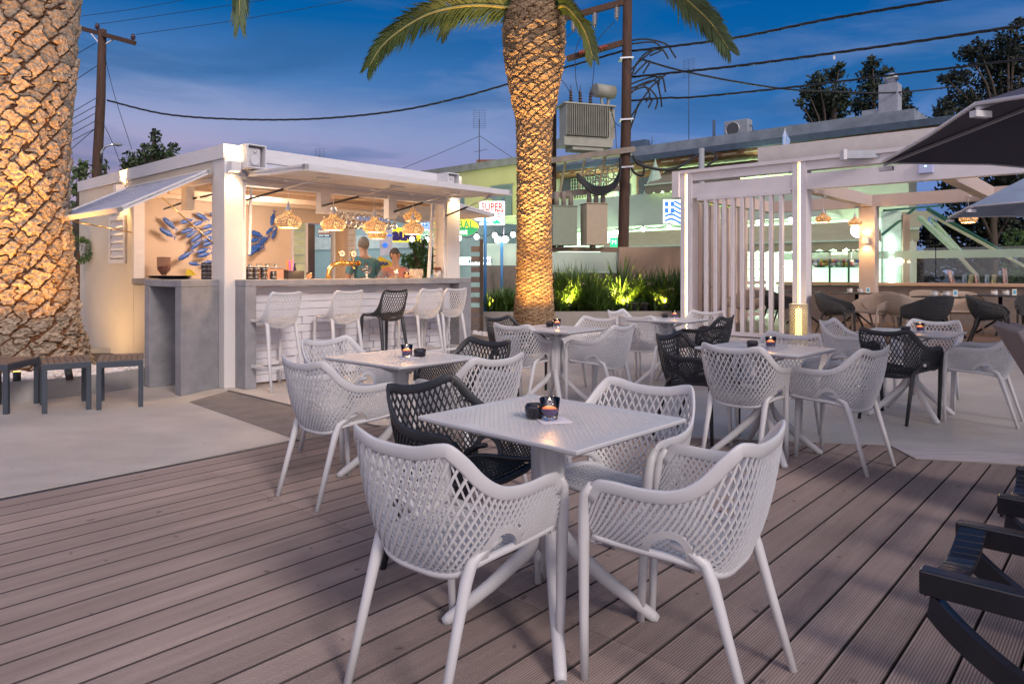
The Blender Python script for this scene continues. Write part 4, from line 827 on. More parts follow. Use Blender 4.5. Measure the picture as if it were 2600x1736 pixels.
# ================================================================== BLACK SLATTED STOOLS
M_stl = mat('dark_blue_metal', (.035, .045, .065), .45, var=.1)
M_slat = mat('brown_composite_slats', (.14, .105, .09), .55, var=.15, vscale=6, stretch=(20, 1, 1))
def bench():
    t_ = thing('slatted_stool', 'x', 'stool', (0, 0, 0), 0, 'row of dark slatted stools round the palm planter'); w_, l_ = .195, .29
    mb = MB(); mb.box(-w_, w_, -l_, -l_+.035, .395, .452); mb.box(-w_, w_, l_-.035, l_, .395, .452); mb.box(-w_, -w_+.035, -l_+.036, l_-.036, .395, .452); mb.box(w_-.035, w_, -l_+.036, l_-.036, .395, .452); mb.build('frame', M_stl, t_, bevel=.003)
    mb = MB()
    for i in range(8): x = -w_+.006+i*.0482; mb.box(x, x+.043, -l_+.004, l_-.004, .4525, .463)
    mb.build('seat', M_slat, t_)
    for sx in (-1, 1):
        for sy in (-1, 1): mb = MB(); mb.box(sx*w_, sx*(w_-.042), sy*l_, sy*(l_-.042), 0, .3945); mb.build('leg', M_stl, t_, bevel=.003)
    return t_
b0 = bench()
for i, (x, y, a, lab) in enumerate([(-4.30, 6.765, .62, 'middle one of the three dark slatted stools before the left palm'), (-3.86, 6.94, .48, 'right-hand dark slatted stool, nearest the kiosk'), (-4.83, 6.66, .15, 'left-hand dark slatted stool, cut by the left edge of the photo')]):
    o = b0 if i == 0 else copy_thing(b0); o.location = (x, y, 0); o.rotation_euler = (0, 0, a); o['label'] = lab
# ================================================================== LOUNGERS
M_lg = mat('black_resin', (.012, .012, .018), .2, var=.15, bump=.1, bscale=200)
def lounger(loc, rz, label, raised=None, LL=1.9):
    t_ = thing('sun_lounger', label, 'sun lounger', loc, rz, 'black resin sun loungers at the right edge'); hw_ = .31          # local +x = towards the head, y across
    mb = MB()
    for sg in (1, -1):
        y0, y1 = sg*hw_, sg*(hw_-.06)
        mb.box(.0, LL, y0, y1, .30, .375)
    for i in range(12):      # dipped foot-end bar
        ya = -hw_+.061+i*(2*hw_-.122)/12; yb = ya+(2*hw_-.122)/12; za = .37-.05*math.sin(math.pi*i/12); zb = .37-.05*math.sin(math.pi*(i+1)/12)
        mb.hexa([(0, ya, za-.10), (.10, ya, za-.02), (.10, yb, zb-.02), (0, yb, zb-.10), (0.012, ya, za-.005), (.10, ya, za), (.10, yb, zb), (0.012, yb, zb-.005)])
    mb.box(.66, .72, -hw_+.061, hw_-.061, .31, .35); mb.box(LL-.06, LL, -hw_+.061, hw_-.061, .31, .36)
    mb.build('frame', M_lg, t_, bevel=.006)
    for x0, dr in ((0.0, 1), (LL, -1)):
        for sg in (1, -1):
            mb = MB(); y0, y1 = sg*(hw_-.004), sg*(hw_-.052); top = []; bot = []
            for i in range(15):
                f = i/14; x = x0+dr*(.02+.50*f**1.35); zt_ = .299*(1-f)**.62+.02 if f < 1 else .0; zb_ = max(0, .225*(1-f*1.05)); 
                xx = x0+dr*.52*math.sin(f*math.pi/2)**1.0*f**.25
                ctr = Vector((x0+dr*(.03+.46*(1-math.cos(f*math.pi/2))+.10*f), 0, .275-.245*math.sin(f*math.pi/2)**1.5-.0)); wdt = .040-.014*f
                nx_ = math.cos(f*math.pi/2*.8)*.55+.45
                top.append(Vector((ctr.x+dr*wdt*.7*f, 0, min(.299, ctr.z+wdt*(1-.4*f))))); bot.append(Vector((ctr.x-dr*wdt*.9*(.25+.75*f), 0, max(0, ctr.z-wdt))))
            n = len(mb.v)
            for a, b in zip(top, bot): mb.v += [(a.x, y0, a.z), (a.x, y1, a.z), (b.x, y1, b.z), (b.x, y0, b.z)]
            for i in range(14):
                for k in range(4): k2 = (k+1) % 4; mb.f.append((n+i*4+k, n+i*4+k2, n+i*4+4+k2, n+i*4+4+k)); mb.sm.append(False)
            mb.f += [(n+3, n+2, n+1, n), (n+56, n+57, n+58, n+59)]; mb.sm += [False]*2
            mb.build('leg', M_lg, t_)
    if raised is not None:
        c_, s_ = math.cos(raised), math.sin(raised); mb = MB(); hx = 1.15
        mb.hexa([(hx, -hw_, .33), (hx, hw_, .33), (hx+.045*s_, hw_, .33-.045*c_), (hx+.045*s_, -hw_, .33-.045*c_), (hx+.78*c_, -hw_, .33+.78*s_), (hx+.78*c_, hw_, .33+.78*s_), (hx+.78*c_+.045*s_, hw_, .33+.78*s_-.045*c_), (hx+.78*c_+.045*s_, -hw_, .33+.78*s_-.045*c_)]); mb.build('backrest', M_lg if raised < 1 else mat('taupe_sling', (.20, .17, .18), .8, var=.08, bump=.3, bscale=300), t_, bevel=.01)
        mb = MB(); e = .05; mb.hexa([(hx-.002-e*s_, -hw_+.03, .34+e*c_), (hx-.002-e*s_, hw_-.03, .34+e*c_), (hx-.002, hw_-.03, .34), (hx-.002, -hw_+.03, .34), (hx+.74*c_-e*s_, -hw_+.03, .34+.74*s_+e*c_), (hx+.74*c_-e*s_, hw_-.03, .34+.74*s_+e*c_), (hx+.74*c_-.002, hw_-.03, .34+.74*s_), (hx+.74*c_-.002, -hw_+.03, .34+.74*s_)]); mb.build('cushion', mat('taupe_cushion', (.22, .18, .18), .9, var=.1, bump=.3, bscale=300), t_, bevel=.012)
    return t_
lounger((1.462, 2.40, 0), ANG-R(90), 'nearest black lounger, its foot end cut by the bottom right corner of the photo', .5)
lounger((2.20, 3.12, 0), ANG-R(90), 'second black lounger, foot end just inside the right edge behind the nearest one', .5)
lounger((4.02, 3.08, 0), R(155), 'third black lounger at the right edge, its cushioned backrest raised', R(62), 1.30)
# ================================================================== PARASOLS
def parasol(c, r, zr, za, a0, label, under, rim_c, val=.0):
    t_ = thing('parasol', label, 'parasol', (c[0], c[1], 0)); n = 6; vs = [Vector((r*math.cos(a0+k*math.pi/3), r*math.sin(a0+k*math.pi/3), zr)) for k in range(n)]; ap = Vector((0, 0, za))
    mb = MB()
    for k in range(n):
        A_, B_ = vs[k], vs[(k+1) % n]; sag = (A_+B_)/2*.97+Vector((0, 0, -.0)); sag.z = zr+.02
        mb.add([A_, sag, B_, ap, A_+Vector((0, 0, .006)), sag+Vector((0, 0, .006)), B_+Vector((0, 0, .006)), ap+Vector((0, 0, .006))], [(0, 3, 1), (1, 3, 2), (4, 5, 7), (5, 6, 7)])
    mb.build('canopy', under, t_)
    mb = MB()
    for k in range(n):
        A_, B_ = vs[k], vs[(k+1) % n]; sag = (A_+B_)/2*.97; sag.z = zr+.02; mb.tube([A_, sag, B_], .011, 6)
    mb.build('piping', rim_c, t_)
    for k in range(n): mb = MB(); mb.bar(vs[k]*.995+Vector((0, 0, -.012)), ap+Vector((0, 0, -.03)), .022, .018); mb.build('rib', rim_c, t_)
    for k in range(n): d_ = Vector((math.cos(a0+k*math.pi/3), math.sin(a0+k*math.pi/3), 0)); mb = MB(); mb.obox(vs[k]*.985+Vector((0, 0, -.02)), d_, Vector((-d_.y, d_.x, 0)), (0, 0, 1), .05, .02, .016); mb.build('rib_end', rim_c, t_)
    mb = MB(); mb.cyl((0, 0, 0), (0, 0, za-.02), .03, 12); mb.build('pole', M_trim, t_); mb = MB(); mb.box(-.35, .35, -.35, .35, 0, .06); mb.build('base', M_conc, t_)
M_pd = mat('dark_canvas', (.060, .054, .085), .9, var=.1, bump=.2, bscale=200); M_pl = mat('blue_grey_canvas', (.22, .27, .36), .9, var=.2, vscale=2)
parasol((4.28, 4.08), 1.98, 2.15, 2.78, R(134.6), 'dark hexagonal parasol with white piping at the top right of the photo', M_pd, M_trim)
parasol((7.25, 8.55), 1.8, 2.08, 2.95, R(185), 'pale blue-grey parasol further back at the right edge, below the dark one', M_pl, M_trim)
# ================================================================== PERGOLA
PG = Vector((5.565, 13.3, 0)); perg = thing('pergola', 'white pergola with lit corner posts, ceiling beams and a vertical slat screen', 'pergola', PG, ANG)
def pw(a, b, z=0): return PG+U*a+V*b+Vector((0, 0, z))
def pvb(px, a=0):
    r = (px-1300)/F_PX; x0 = PG.x+a*U.x; y0 = PG.y+a*U.y; return (r*y0-x0)/(V.x-r*V.y)
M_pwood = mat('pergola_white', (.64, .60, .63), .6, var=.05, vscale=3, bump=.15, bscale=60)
b1 = pvb(1756)
for bb_ in (0, b1): mb = MB(); mb.box(0, .29, bb_, bb_+.105, 0, 3.4); mb.box(0.03, .29, bb_+.106, bb_+.154, 0, 3.4); mb.box(0, .29, bb_+.155, bb_+.26, 0, 3.4); mb.build('post', M_pwood, perg, bevel=.004)
M_led = mat('led_white', (1, .9, .7), emit=(1, .86, .62), estr=9, var=0); M_ledy = mat('led_yellow', (1, .7, .1), emit=(1, .55, .02), estr=3.2, var=0); M_ledp = mat('led_pink', (1, .4, .6), emit=(.9, .35, .62), estr=1.2, var=0)
for bb_ in (0, b1):
    mb = MB()
    zz = .02
    while zz < 3.36: mb.box(.012, .028, bb_+.118, bb_+.132, zz, zz+.030); zz += .042
    l_ = mb.build('led_strip', M_led, perg)
    mb = MB(); mb.box(.016, .029, bb_+.133, bb_+.153, .02, 3.37); mb.build('yellow_channel', M_ledy, l_)
    mb = MB(); mb.box(.016, .029, bb_+.107, bb_+.117, .02, 3.37); mb.build('pink_channel', M_ledp, l_)
mb = MB()
for y0, y1 in ((.262, b1-.002), (-5.2, -.002)): mb.box(.02, .24, y0, y1, 2.87, 3.17); mb.box(.02, .24, y0, y1, 3.235, 3.40)
mb.box(-.08, .30, b1+.262, b1+.42, 2.9, 3.46); mb.box(-.03, .28, -5.2, b1+.26, 3.402, 3.47)
mb.build('front_beam', M_pwood, perg)
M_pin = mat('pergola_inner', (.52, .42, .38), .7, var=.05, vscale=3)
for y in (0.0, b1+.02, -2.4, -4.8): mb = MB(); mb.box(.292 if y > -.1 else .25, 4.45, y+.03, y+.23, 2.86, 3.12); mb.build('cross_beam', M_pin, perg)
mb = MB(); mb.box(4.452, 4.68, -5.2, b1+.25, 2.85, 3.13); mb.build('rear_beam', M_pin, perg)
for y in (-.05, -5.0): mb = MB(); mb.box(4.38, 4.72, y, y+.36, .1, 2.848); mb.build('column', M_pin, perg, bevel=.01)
mb = MB(); mb.box(.0, 4.8, -5.2, b1+.26, .0, .10); mb.build('floor', mat('brown_deck', (.16, .10, .07), .6, var=.25, vscale=2, stretch=(1, 14, 1)), perg)
# slat screen
mb_ = 0
spx = [1793, 1817, 1838.5, 1861, 1885, 1908.5, 1933.5, 1957.5, 1983.5]
for px in spx: y = pvb(px, -.02); mb = MB(); mb.box(-.055, .055, y-.032, y+.032, .102, 2.80); mb.build('slat', M_pwood, perg)
mb = MB(); mb.box(-.06, .06, .3, b1-.15, 2.802, 2.868); mb.build('slat_rail', M_pwood, perg); mb = MB(); mb.box(-.07, -.001, .27, b1-.02, .02, .10); mb.build('slat_rail', M_pwood, perg)
# side screen, running back from the left post
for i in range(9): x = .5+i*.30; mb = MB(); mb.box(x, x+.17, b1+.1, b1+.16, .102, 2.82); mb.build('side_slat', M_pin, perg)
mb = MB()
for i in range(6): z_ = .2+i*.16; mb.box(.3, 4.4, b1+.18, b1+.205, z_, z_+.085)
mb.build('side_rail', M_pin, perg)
# canvas valance and cassette over the pergola
cv = thing('folded_canvas', 'long strip of beige canvas gathered above the pergola beams', 'awning'); A_, B_ = P(1924, 395, 14.5), P(2390, 345, 12.3); d_ = (B_-A_).normalized(); nn = Vector((-d_.y, d_.x, 0)).normalized(); mb = MB(); n = 60
for i in range(n):
    f0, f1 = i/n, (i+1)/n; off0 = .006*math.sin(i*.9)+.008*math.sin(i*.37); off1 = .006*math.sin((i+1)*.9)+.008*math.sin((i+1)*.37); p0, p1 = A_.lerp(B_, f0), A_.lerp(B_, f1)
    mb.add([p0+nn*off0+Vector((0, 0, -.16)), p1+nn*off1+Vector((0, 0, -.16)), p1-nn*off1*.5+Vector((0, 0, .16)), p0-nn*off0*.5+Vector((0, 0, .16)), p0+nn*(.1+off0)+Vector((0, 0, .17)), p1+nn*(.1+off1)+Vector((0, 0, .17))], [(0, 1, 2, 3), (3, 2, 5, 4)], True)
mb.build('fabric', mat('beige_canvas', (.46, .42, .41), .9, var=.06, bump=.3, bscale=30), cv); mb = MB(); mb.bar(A_+Vector((0, 0, -.185)), B_+Vector((0, 0, -.185)), .05, .045); mb.build('hem_rail', M_pwood, cv)
cs = thing('awning_cassette', 'grey awning cassette lying on top of the pergola behind the parasol tip', 'awning', P(2146, 394, 12.6), R(-6)); mb = MB(); mb.box(0, 1.6, -.08, .08, -.07, .07); mb.build('housing', mat('grey_metal', (.35, .37, .42), .5, var=.1), cs); mb = MB(); mb.box(-.06, -.001, -.1, .1, -.09, .09); mb.build('end_cap', M_trim, cs)
rt = thing('router_box', 'small white box with a blue light on the pergola front beam', 'router', pw(-.0, pvb(2351, -.02), 3.0), ANG); mb = MB(); mb.box(-.06, .018, -.11, .11, -.02, .20); mb.build('housing', mat('router_white', (.45, .5, .75), .4, var=0), rt, bevel=.01); mb = MB(); mb.box(-.063, -.0605, -.015, .015, .09, .105); mb.build('indicator_light', mat('blue_led', (.1, .5, 1), emit=(.2, .7, 1), estr=6, var=0), rt)
for (px, py, Y, lab) in ((2090, 499, 14.3, 'perforated pendant under the pergola nearest its lit post'), (2171, 519, 16.3, 'perforated pendant under the pergola just left of its inner column'), (2459, 498, 12.9, 'perforated pendant under the pergola at the far right, above the pale parasol tip')):
    p = P(px, py, Y); pendant(p, .20 if px != 2090 else .24, lab, 'perforated pendants under the pergola', 14)
sconce(pw(4.36, .13, 2.05), ANG-R(90), 'square up and down lamp on the inner column of the pergola', 6, .13, 'pergola column lamp')
# lantern at the lit post
ln = thing('lantern', 'carved wicker lantern standing at the foot of the right lit pergola post', 'lantern', P(2027.5, 870, 13.0)*1); ln.location = (P(2027.5, 800, 13.0).x, 13.0, 0)
mb = MB(); r_, h_ = .155, .70
for fam in (1, -1):
    for j in range(16):
        pts_ = [(r_*math.cos(j*math.pi/8+fam*k*.22), r_*math.sin(j*math.pi/8+fam*k*.22), h_*k/20) for k in range(21)]; mb.tube(pts_, .011, 5)
for z_ in (0, h_): mb.tube([(r_*math.cos(k*math.pi/12), r_*math.sin(k*math.pi/12), z_) for k in range(25)], .016, 6)
mb.build('lattice', mat('cane', (.42, .36, .27), .7, var=.2), ln); mb = MB(); mb.cyl((0, 0, .05), (0, 0, h_-.08), .055, 14); mb.build('light_tube', mat('lantern_tube', (1, .8, .3), emit=(1, .72, .20), estr=5, var=0), ln); light('glow', 'POINT', (0, 0, h_+.02), 1.5, (1, .72, .3), ln, shadow_soft_size=.06)
# low wall, cap, glass
gw = thing('glass_balustrade', 'low wall with a polished wood cap and frosted-band glass behind the pergola seats', 'balustrade', PG, ANG); mb = MB(); mb.box(4.72, 4.84, -7, b1, .1, .98); mb.build('wall', mat('taupe_wall', (.22, .185, .17), .8, var=.1), gw)
mb = MB(); mb.box(4.62, 4.9, -7, b1+.02, .985, 1.06); mb.build('cap', mat('polished_wood', (.55, .36, .24), .22, var=.2, vscale=2, stretch=(1, .2, 1)), gw, bevel=.01)
y = b1
while y > -6.9:
    mb = MB(); mb.box(4.765, 4.777, y-1.78, y, 1.062, 1.86); g_ = mb.build('glass_panel', mat('pane_glass', (.9, .97, .93), .02, trans=1, var=0, alpha=1), gw); mb = MB(); mb.box(4.758, 4.763, y-1.78, y, 1.62, 1.80); mb.build('frosted_band', mat('frosted_film', (.55, .75, .62), .6, var=0, alpha=.62), g_); y -= 1.8
# ---- tub chairs and dark tables of the pergola
T_sk = [(0, 0, -.31, .82), (.14, .12, -.31, .818), (.28, .25, -.275, .80), (.42, .335, -.17, .745), (.58, .365, -.02, .69), (.75, .36, .12, .655), (.9, .335, .23, .61), (1, .29, .29, .53)]
B_sk = [(0, 0, -.14, .40), (.2, .12, -.13, .40), (.4, .22, -.06, .415), (.6, .255, .05, .43), (.8, .255, .17, .44), (1, .245, .27, .45)]
def dotmat(name, col):
    m = mat(name, col, .55, var=0); nt = m.node_tree; N = nt.nodes; L = nt.links; b = N['Principled BSDF']; tc = N.new('ShaderNodeTexCoord'); vo = N.new('ShaderNodeTexVoronoi'); vo.inputs['Scale'].default_value = 62; vo.inputs['Randomness'].default_value = .12; L.new(tc.outputs['Object'], vo.inputs[0]); bp = N.new('ShaderNodeBump'); bp.inputs['Strength'].default_value = 1; bp.inputs['Distance'].default_value = .02; L.new(vo.outputs['Distance'], bp.inputs['Height']); L.new(bp.outputs[0], b.inputs['Normal']); return m
M_skb = dotmat('dark_woven_resin', (.035, .035, .04)); M_skt = dotmat('sand_woven_resin', (.46, .37, .31))
def tubchair(m):
    t_ = thing('tub_chair', 'x', 'chair', (0, 0, 0), 0, 'woven tub chairs under the pergola'); Sf, T, B = tub(T_sk, B_sk, .95, .8, .15); mb = MB(); ns, nt_ = 49, 12; g_ = [[Sf(s, t) for t in np.linspace(0, 1, nt_)] for s in np.linspace(-1, 1, ns)]; vs = [tuple(p) for r_ in g_ for p in r_]
    cz = np.array([0, .05, .5]); inner = [tuple(np.array(p)+(unit(cz-np.array(p)))*.016) for p in vs]; n = len(vs); fs = []
    for i in range(ns-1):
        for j in range(nt_-1): a = i*nt_+j; fs += [(a, a+nt_, a+nt_+1, a+1), (n+a, n+a+1, n+a+nt_+1, n+a+nt_)]
        a = i*nt_+nt_-1; fs.append((a, a+nt_, n+a+nt_, n+a))
    mb.add(vs+inner, fs, True); mb.build('shell', m, t_)
    mb = MB(); ring = [B(s)*np.array([-1, 1, 1]) for s in np.linspace(1, 0, 14)]+[B(s) for s in np.linspace(0, 1, 14)[1:]]; n = len(ring); mb.add([tuple(p) for p in ring]+[(p[0], p[1], p[2]-.03) for p in ring], [tuple(range(n)), tuple(range(2*n-1, n-1, -1))]+[(i, (i+1) % n, (i+1) % n+n, i+n) for i in range(n)]); mb.build('seat', m, t_)
    for sx in (1, -1):
        mb = MB(); mb.tube([(sx*.30, .22, .56), (sx*.29, .27, .42), (sx*.29, .29, 0)], [.012, .02, .016], 8); mb.build('leg', m, t_)
        mb = MB(); mb.tube([(sx*.33, .0, .60), (sx*.26, -.12, .42), (sx*.27, -.27, 0)], [.012, .022, .016], 8); mb.build('leg', m, t_)
    return t_
sk = {'b': tubchair(M_skb), 't': tubchair(M_skt)}; us = set()
for px, Y, k, rot, lab in ((2118, 13.2, 'b', -2.3, 'dark tub chair just right of the lantern post'), (2222, 13.6, 't', 1.9, 'sand-coloured tub chair in front of the inner column'), (2288, 13.3, 't', -1.2, 'sand-coloured tub chair seen edge-on, left of the dark one facing away'), (2356, 11.7, 'b', .25, 'dark tub chair turned squarely away from the camera'), (2508, 11.9, 'b', -2.25, 'dark tub chair with slanting back near the right edge'), (2640, 12.6, 'b', 2.4, 'dark tub chair cut by the right edge'), (2442, 13.9, 't', 2.8, 'sand-coloured tub chair between two dark ones at the right'), (1896, 15.4, 't', 2.2, 'sand-coloured chair seen through the slat screen'), (1975, 15.2, 'b', -2.4, 'dark tub chair half hidden by the lit post and slats'), (2360, 14.9, 't', 3.0, 'sand-coloured tub chair in the back row, only its rim above the table')):
    o = sk[k] if k not in us else copy_thing(sk[k]); us.add(k); p = P(px, 700, Y); o.location = (p.x, Y, .10); o.rotation_euler = (0, 0, rot); o['label'] = lab
def dtable():
    t_ = thing('dark_table', 'x', 'table', (0, 0, 0), 0, 'dark tables under the pergola'); mb = MB(); mb.box(-.4, .4, -.4, .4, .735, .755); mb.build('tabletop', M_skb, t_, bevel=.004); mb = MB(); mb.cyl((0, 0, .3), (0, 0, .734), .035); mb.build('pedestal', M_lg, t_)
    for k in range(4): a = R(90*k); mb = MB(); mb.tube([(0, 0, .34), (.1*math.cos(a), .1*math.sin(a), .24), (.4*math.cos(a), .4*math.sin(a), .01)], .022, 8); mb.build('leg', M_lg, t_)
    return t_
d0 = dtable()
for i, (px, Y, rot, lab) in enumerate([(2175, 15.2, .8, 'dark table between the lit post and the inner column'), (2390, 13.0, .8, 'dark table behind the squarely turned tub chair'), (2540, 13.6, .8, 'dark table at the right edge under the pergola'), (2040, 16.2, .8, 'dark table behind the lit post')]):
    o = d0 if i == 0 else copy_thing(d0); p = P(px, 700, Y); o.location = (p.x, Y, .10); o.rotation_euler = (0, 0, rot); o['label'] = lab
    if i < 3:
        for j, dx in enumerate((-.22, .0)):
            jr = thing('jar', ('left' if j == 0 else 'right')+' white jar on the '+lab, 'jar', (p.x+dx, Y-.15, .857), 0, 'white jars on the dark tables'); mb = MB(); mb.lathe([(.04, 0), (.055, .01), (.055, .085)], 16); mb.build('body', M_white, jr); mb = MB(); mb.lathe([(.058, .0855), (.058, .10), (.0001, .10)], 16); mb.build('lid', M_steel, jr)
        mn = thing('menu_holder', 'clear menu holder on the '+lab, 'menu holder', (p.x+.17, Y-.14, .857), .3, 'menu holders on the dark tables'); mb = MB(); mb.box(-.055, .055, -.004, .004, 0, .12); mb.build('frame', mat('acrylic', (.6, .6, .55), .3, var=.1), mn); mb = MB(); mb.box(-.03, .03, -.007, -.0045, .03, .10); mb.build('card', mat('blue_card', (.05, .3, .5), .5, var=.3, vscale=30), mn)
# cutlery packages on the cap
pk = [(2420, 1), (2449, 0), (2464, 0), (2482, 0), (2506, 0), (2522, 0), (2553, 2)]; cols = [(.6, .1, .08), (.05, .15, .5), (.7, .5, .05)]
for i, (px, k) in enumerate(pk):
    r = (px-1300)/F_PX; a_ = 4.80; x0 = PG.x+a_*U.x; y0 = PG.y+a_*U.y; b_ = (r*y0-x0)/(V.x-r*V.y); h_ = .33 if k == 2 else (.27 if k == 1 else .19)
    lab = ['leaning tall clear packet', 'leftmost short packet of the colourful row', 'second short packet of the colourful row', 'third short packet of the colourful row', 'first packet after the gap in the colourful row', 'second packet after the gap in the colourful row', 'tallest red packet standing apart on the right'][i]+' on the wood cap'
    t_ = thing('packet', lab, 'packet', pw(4.80, b_, 1.062), 0, 'colourful cellophane packets on the wood cap'); mb = MB(); tl = -.09 if k == 1 else .02*(i % 3-1); w_ = .045; mb.hexa([(-w_, -.02, 0), (w_, -.02, 0), (w_, .02, 0), (-w_, .02, 0), (-w_+tl, -.01, h_), (w_+tl, -.01, h_), (w_+tl, .01, h_), (-w_+tl, .01, h_)]); mb.build('bag', mat('cellophane_%d' % (i % 3), cols[i % 3], .15, var=.9, vscale=22, col2=(.5, .55, .5), spec=.9), t_)
# ================================================================== THINGS ON THE COUNTERS
ZC = 1.2135
def onc(px, b=.08): a_ = ka(px, b); return kw(a_, b, ZC)
M_bg = mat('black_glass', (.012, .011, .02), .12, var=0, spec=.7)
def tray_disc(loc, lab, grp):
    t_ = thing('ashtray', lab, 'ashtray', loc, 0, grp); mb = MB(); mb.lathe([(.036, 0), (.041, .004), (.041, .020), (.038, .023), (.041, .026), (.041, .046), (.036, .048)], 18); mb.build('bowl', M_bg, t_); mb = MB(); mb.lathe([(.0415, .021), (.0425, .0225), (.0415, .025)], 18, caps=False); mb.build('band', M_steel, t_); return t_
first = tray_disc((0, 0, 0), 'x', 'ashtray stacks on the bar'); fu = False
for ci, (px, n, lab) in enumerate(((634, 3, 'first stack from the corner column on the front counter'), (650, 3, 'second stack from the corner column on the front counter'), (670, 3, 'third stack from the corner column on the front counter'), (694, 2, 'lower stack of two on the front counter'))):
    for k in range(n):
        o = first if not fu else copy_thing(first); fu = True; o.location = onc(px, .06)+Vector((0, 0, .049*k)); o['label'] = 'black ashtray, '+('bottom' if k == 0 else 'top' if k == n-1 else 'middle')+' one of the '+lab
for ci, px in enumerate((520, 533.5)):
    for k in range(4):
        a_ = .12; bb_ = kb(px, a_); o = copy_thing(first); o.location = kw(a_, bb_, ZC+.049*k); o['label'] = 'black ashtray number %s from the bottom of the %s tall stack on the side counter' % (['one', 'two', 'three', 'four'][k], ['left', 'right'][ci])
# serving trays, yellow cloth, grinder
def kside(px, a_, z=ZC): return kw(a_, kb(px, a_), z)
p = kside(430, -.2); tr = thing('serving_tray', 'stack of flat black serving trays lying across the side counter', 'tray', p, ANG); mb = MB()
for k in range(3): mb.lathe([(.18, .012*k), (.235, .016+.012*k), (.24, .018+.012*k), (.18, .005+.012*k), (.0001, .004+.012*k)], 32)
mb.xf(Matrix.Diagonal((1, 1.35, 1, 1))); mb.build('tray', M_bg, tr)
yc = thing('yellow_cloth', 'crumpled yellow cloth on the black trays', 'cloth', kside(482, -.16, ZC+.047), .4); mb = MB(); mb.slab([(-.05, 0, 0), (.06, .01, 0), (.02, .0, .06), (-.03, .01, .075)], (.01, .03, 0)); mb.build('cloth', mat('yellow_cloth', (.7, .45, .02), .8, var=.2), yc)
gr = thing('coffee_grinder', 'coffee grinder with a smoky bean hopper behind the side counter', 'coffee grinder', kside(416, .35, ZC-.12), 0); mb = MB(); mb.lathe([(.07, 0), (.07, .10), (.03, .16)], 20); mb.build('base', M_steel, gr); mb = MB(); mb.lathe([(.03, .165), (.085, .24), (.088, .40), (.092, .405), (.092, .412)], 24, caps=False); mb.build('hopper', mat('smoky_plastic', (.25, .12, .10), .1, alpha=.6, var=0), gr); mb = MB(); mb.lathe([(.028, .168), (.080, .242), (.080, .285), (.0001, .29)], 20); mb.build('beans', mat('coffee_beans', (.03, .012, .008), .6, var=.4, bump=.8, bscale=80), gr); mb = MB(); mb.lathe([(.09, .413), (.0001, .418)], 20); mb.build('lid', mat('dark_lid', (.04, .03, .03)), gr)
# espresso machine with cups
em_ = thing('espresso_machine', 'low orange-lit espresso machine behind the front counter, cups on top', 'coffee machine', kw(ka(672, .62), .62, .842), ANG); mb = MB(); mb.box(-.22, .26, -.10, .28, 0, .50); mb.build('body', mat('orange_lit_metal', (.80, .42, .30), .3, .4, var=.05), em_, bevel=.03); mb = MB(); mb.box(-.20, .24, -.08, .26, .502, .512); mb.build('cup_rack', M_steel, em_)  # orange light falling on the machine is put into its metal colour
for i in range(6):
    cpo = thing('cup', 'x', 'cup', (em_.matrix_world.translation if 0 else kw(ka(672, .62), .62, .842))+U*(-.14+.06*i)+V*(.02 if i % 2 else .10)+Vector((0, 0, .513)), 0, 'cups on the espresso machine'); cpo['label'] = 'small silver-rimmed cup on top of the espresso machine'; mb = MB(); mb.lathe([(.018, 0), (.027, .045), (.026, .045), (.016, .004)], 14, caps=False); mb.build('bowl', M_steel, cpo)
# straw caddy
sc = thing('straw_caddy', 'black bar caddy full of orange and purple straws', 'caddy', onc(741, .10), ANG); mb = MB(); mb.box(-.08, .14, -.05, .05, 0, .006); mb.box(-.08, -.074, -.05, .05, .006, .11); mb.box(.134, .14, -.05, .05, .006, .085); mb.box(-.074, .134, -.05, -.044, .006, .10); mb.box(-.074, .134, .044, .05, .006, .10); mb.box(.0, .006, -.044, .044, .006, .10); mb.build('box', mat('caddy_black', (.03, .03, .035), .4), sc)
for cn, cc, n in (('orange', (.8, .22, .03), 9), ('purple', (.42, .12, .65), 8)):
    for i in range(n): x = -.066+(i*.006)+(.0 if cn == 'orange' else .03)*1; a_ = (i-4)*.05; mb = MB(); mb.cyl((x, -.03+.01*(i % 5), .01), (x+a_*.12, -.03+.01*(i % 5)+.01*math.sin(i), .215+.01*(i % 3)), .0035, 6); mb.build('straw', mat('straw_'+cn, cc, .4, var=0), sc)
mb = MB(); mb.lathe([(.02, .008), (.022, .11), (.012, .15), (.010, .19)], 12, c=(.04, 0, 0)); mb.build('shaker', M_bg, sc)
for px, b_, lab in ((785.5, -.10, 'lit orange candle in a tumbler on the bar counter beside the brass tap'), (1032, -.10, 'lit orange candle in a tumbler towards the right end of the bar counter')):
    o = make_candle(mat('orange_wax', (.7, .28, .15), .4, var=.1, emit=(1, .3, .08), estr=.5, vscale=20)); o.location = onc(px, b_); o['label'] = lab; o['group'] = 'candles on the bar counter'
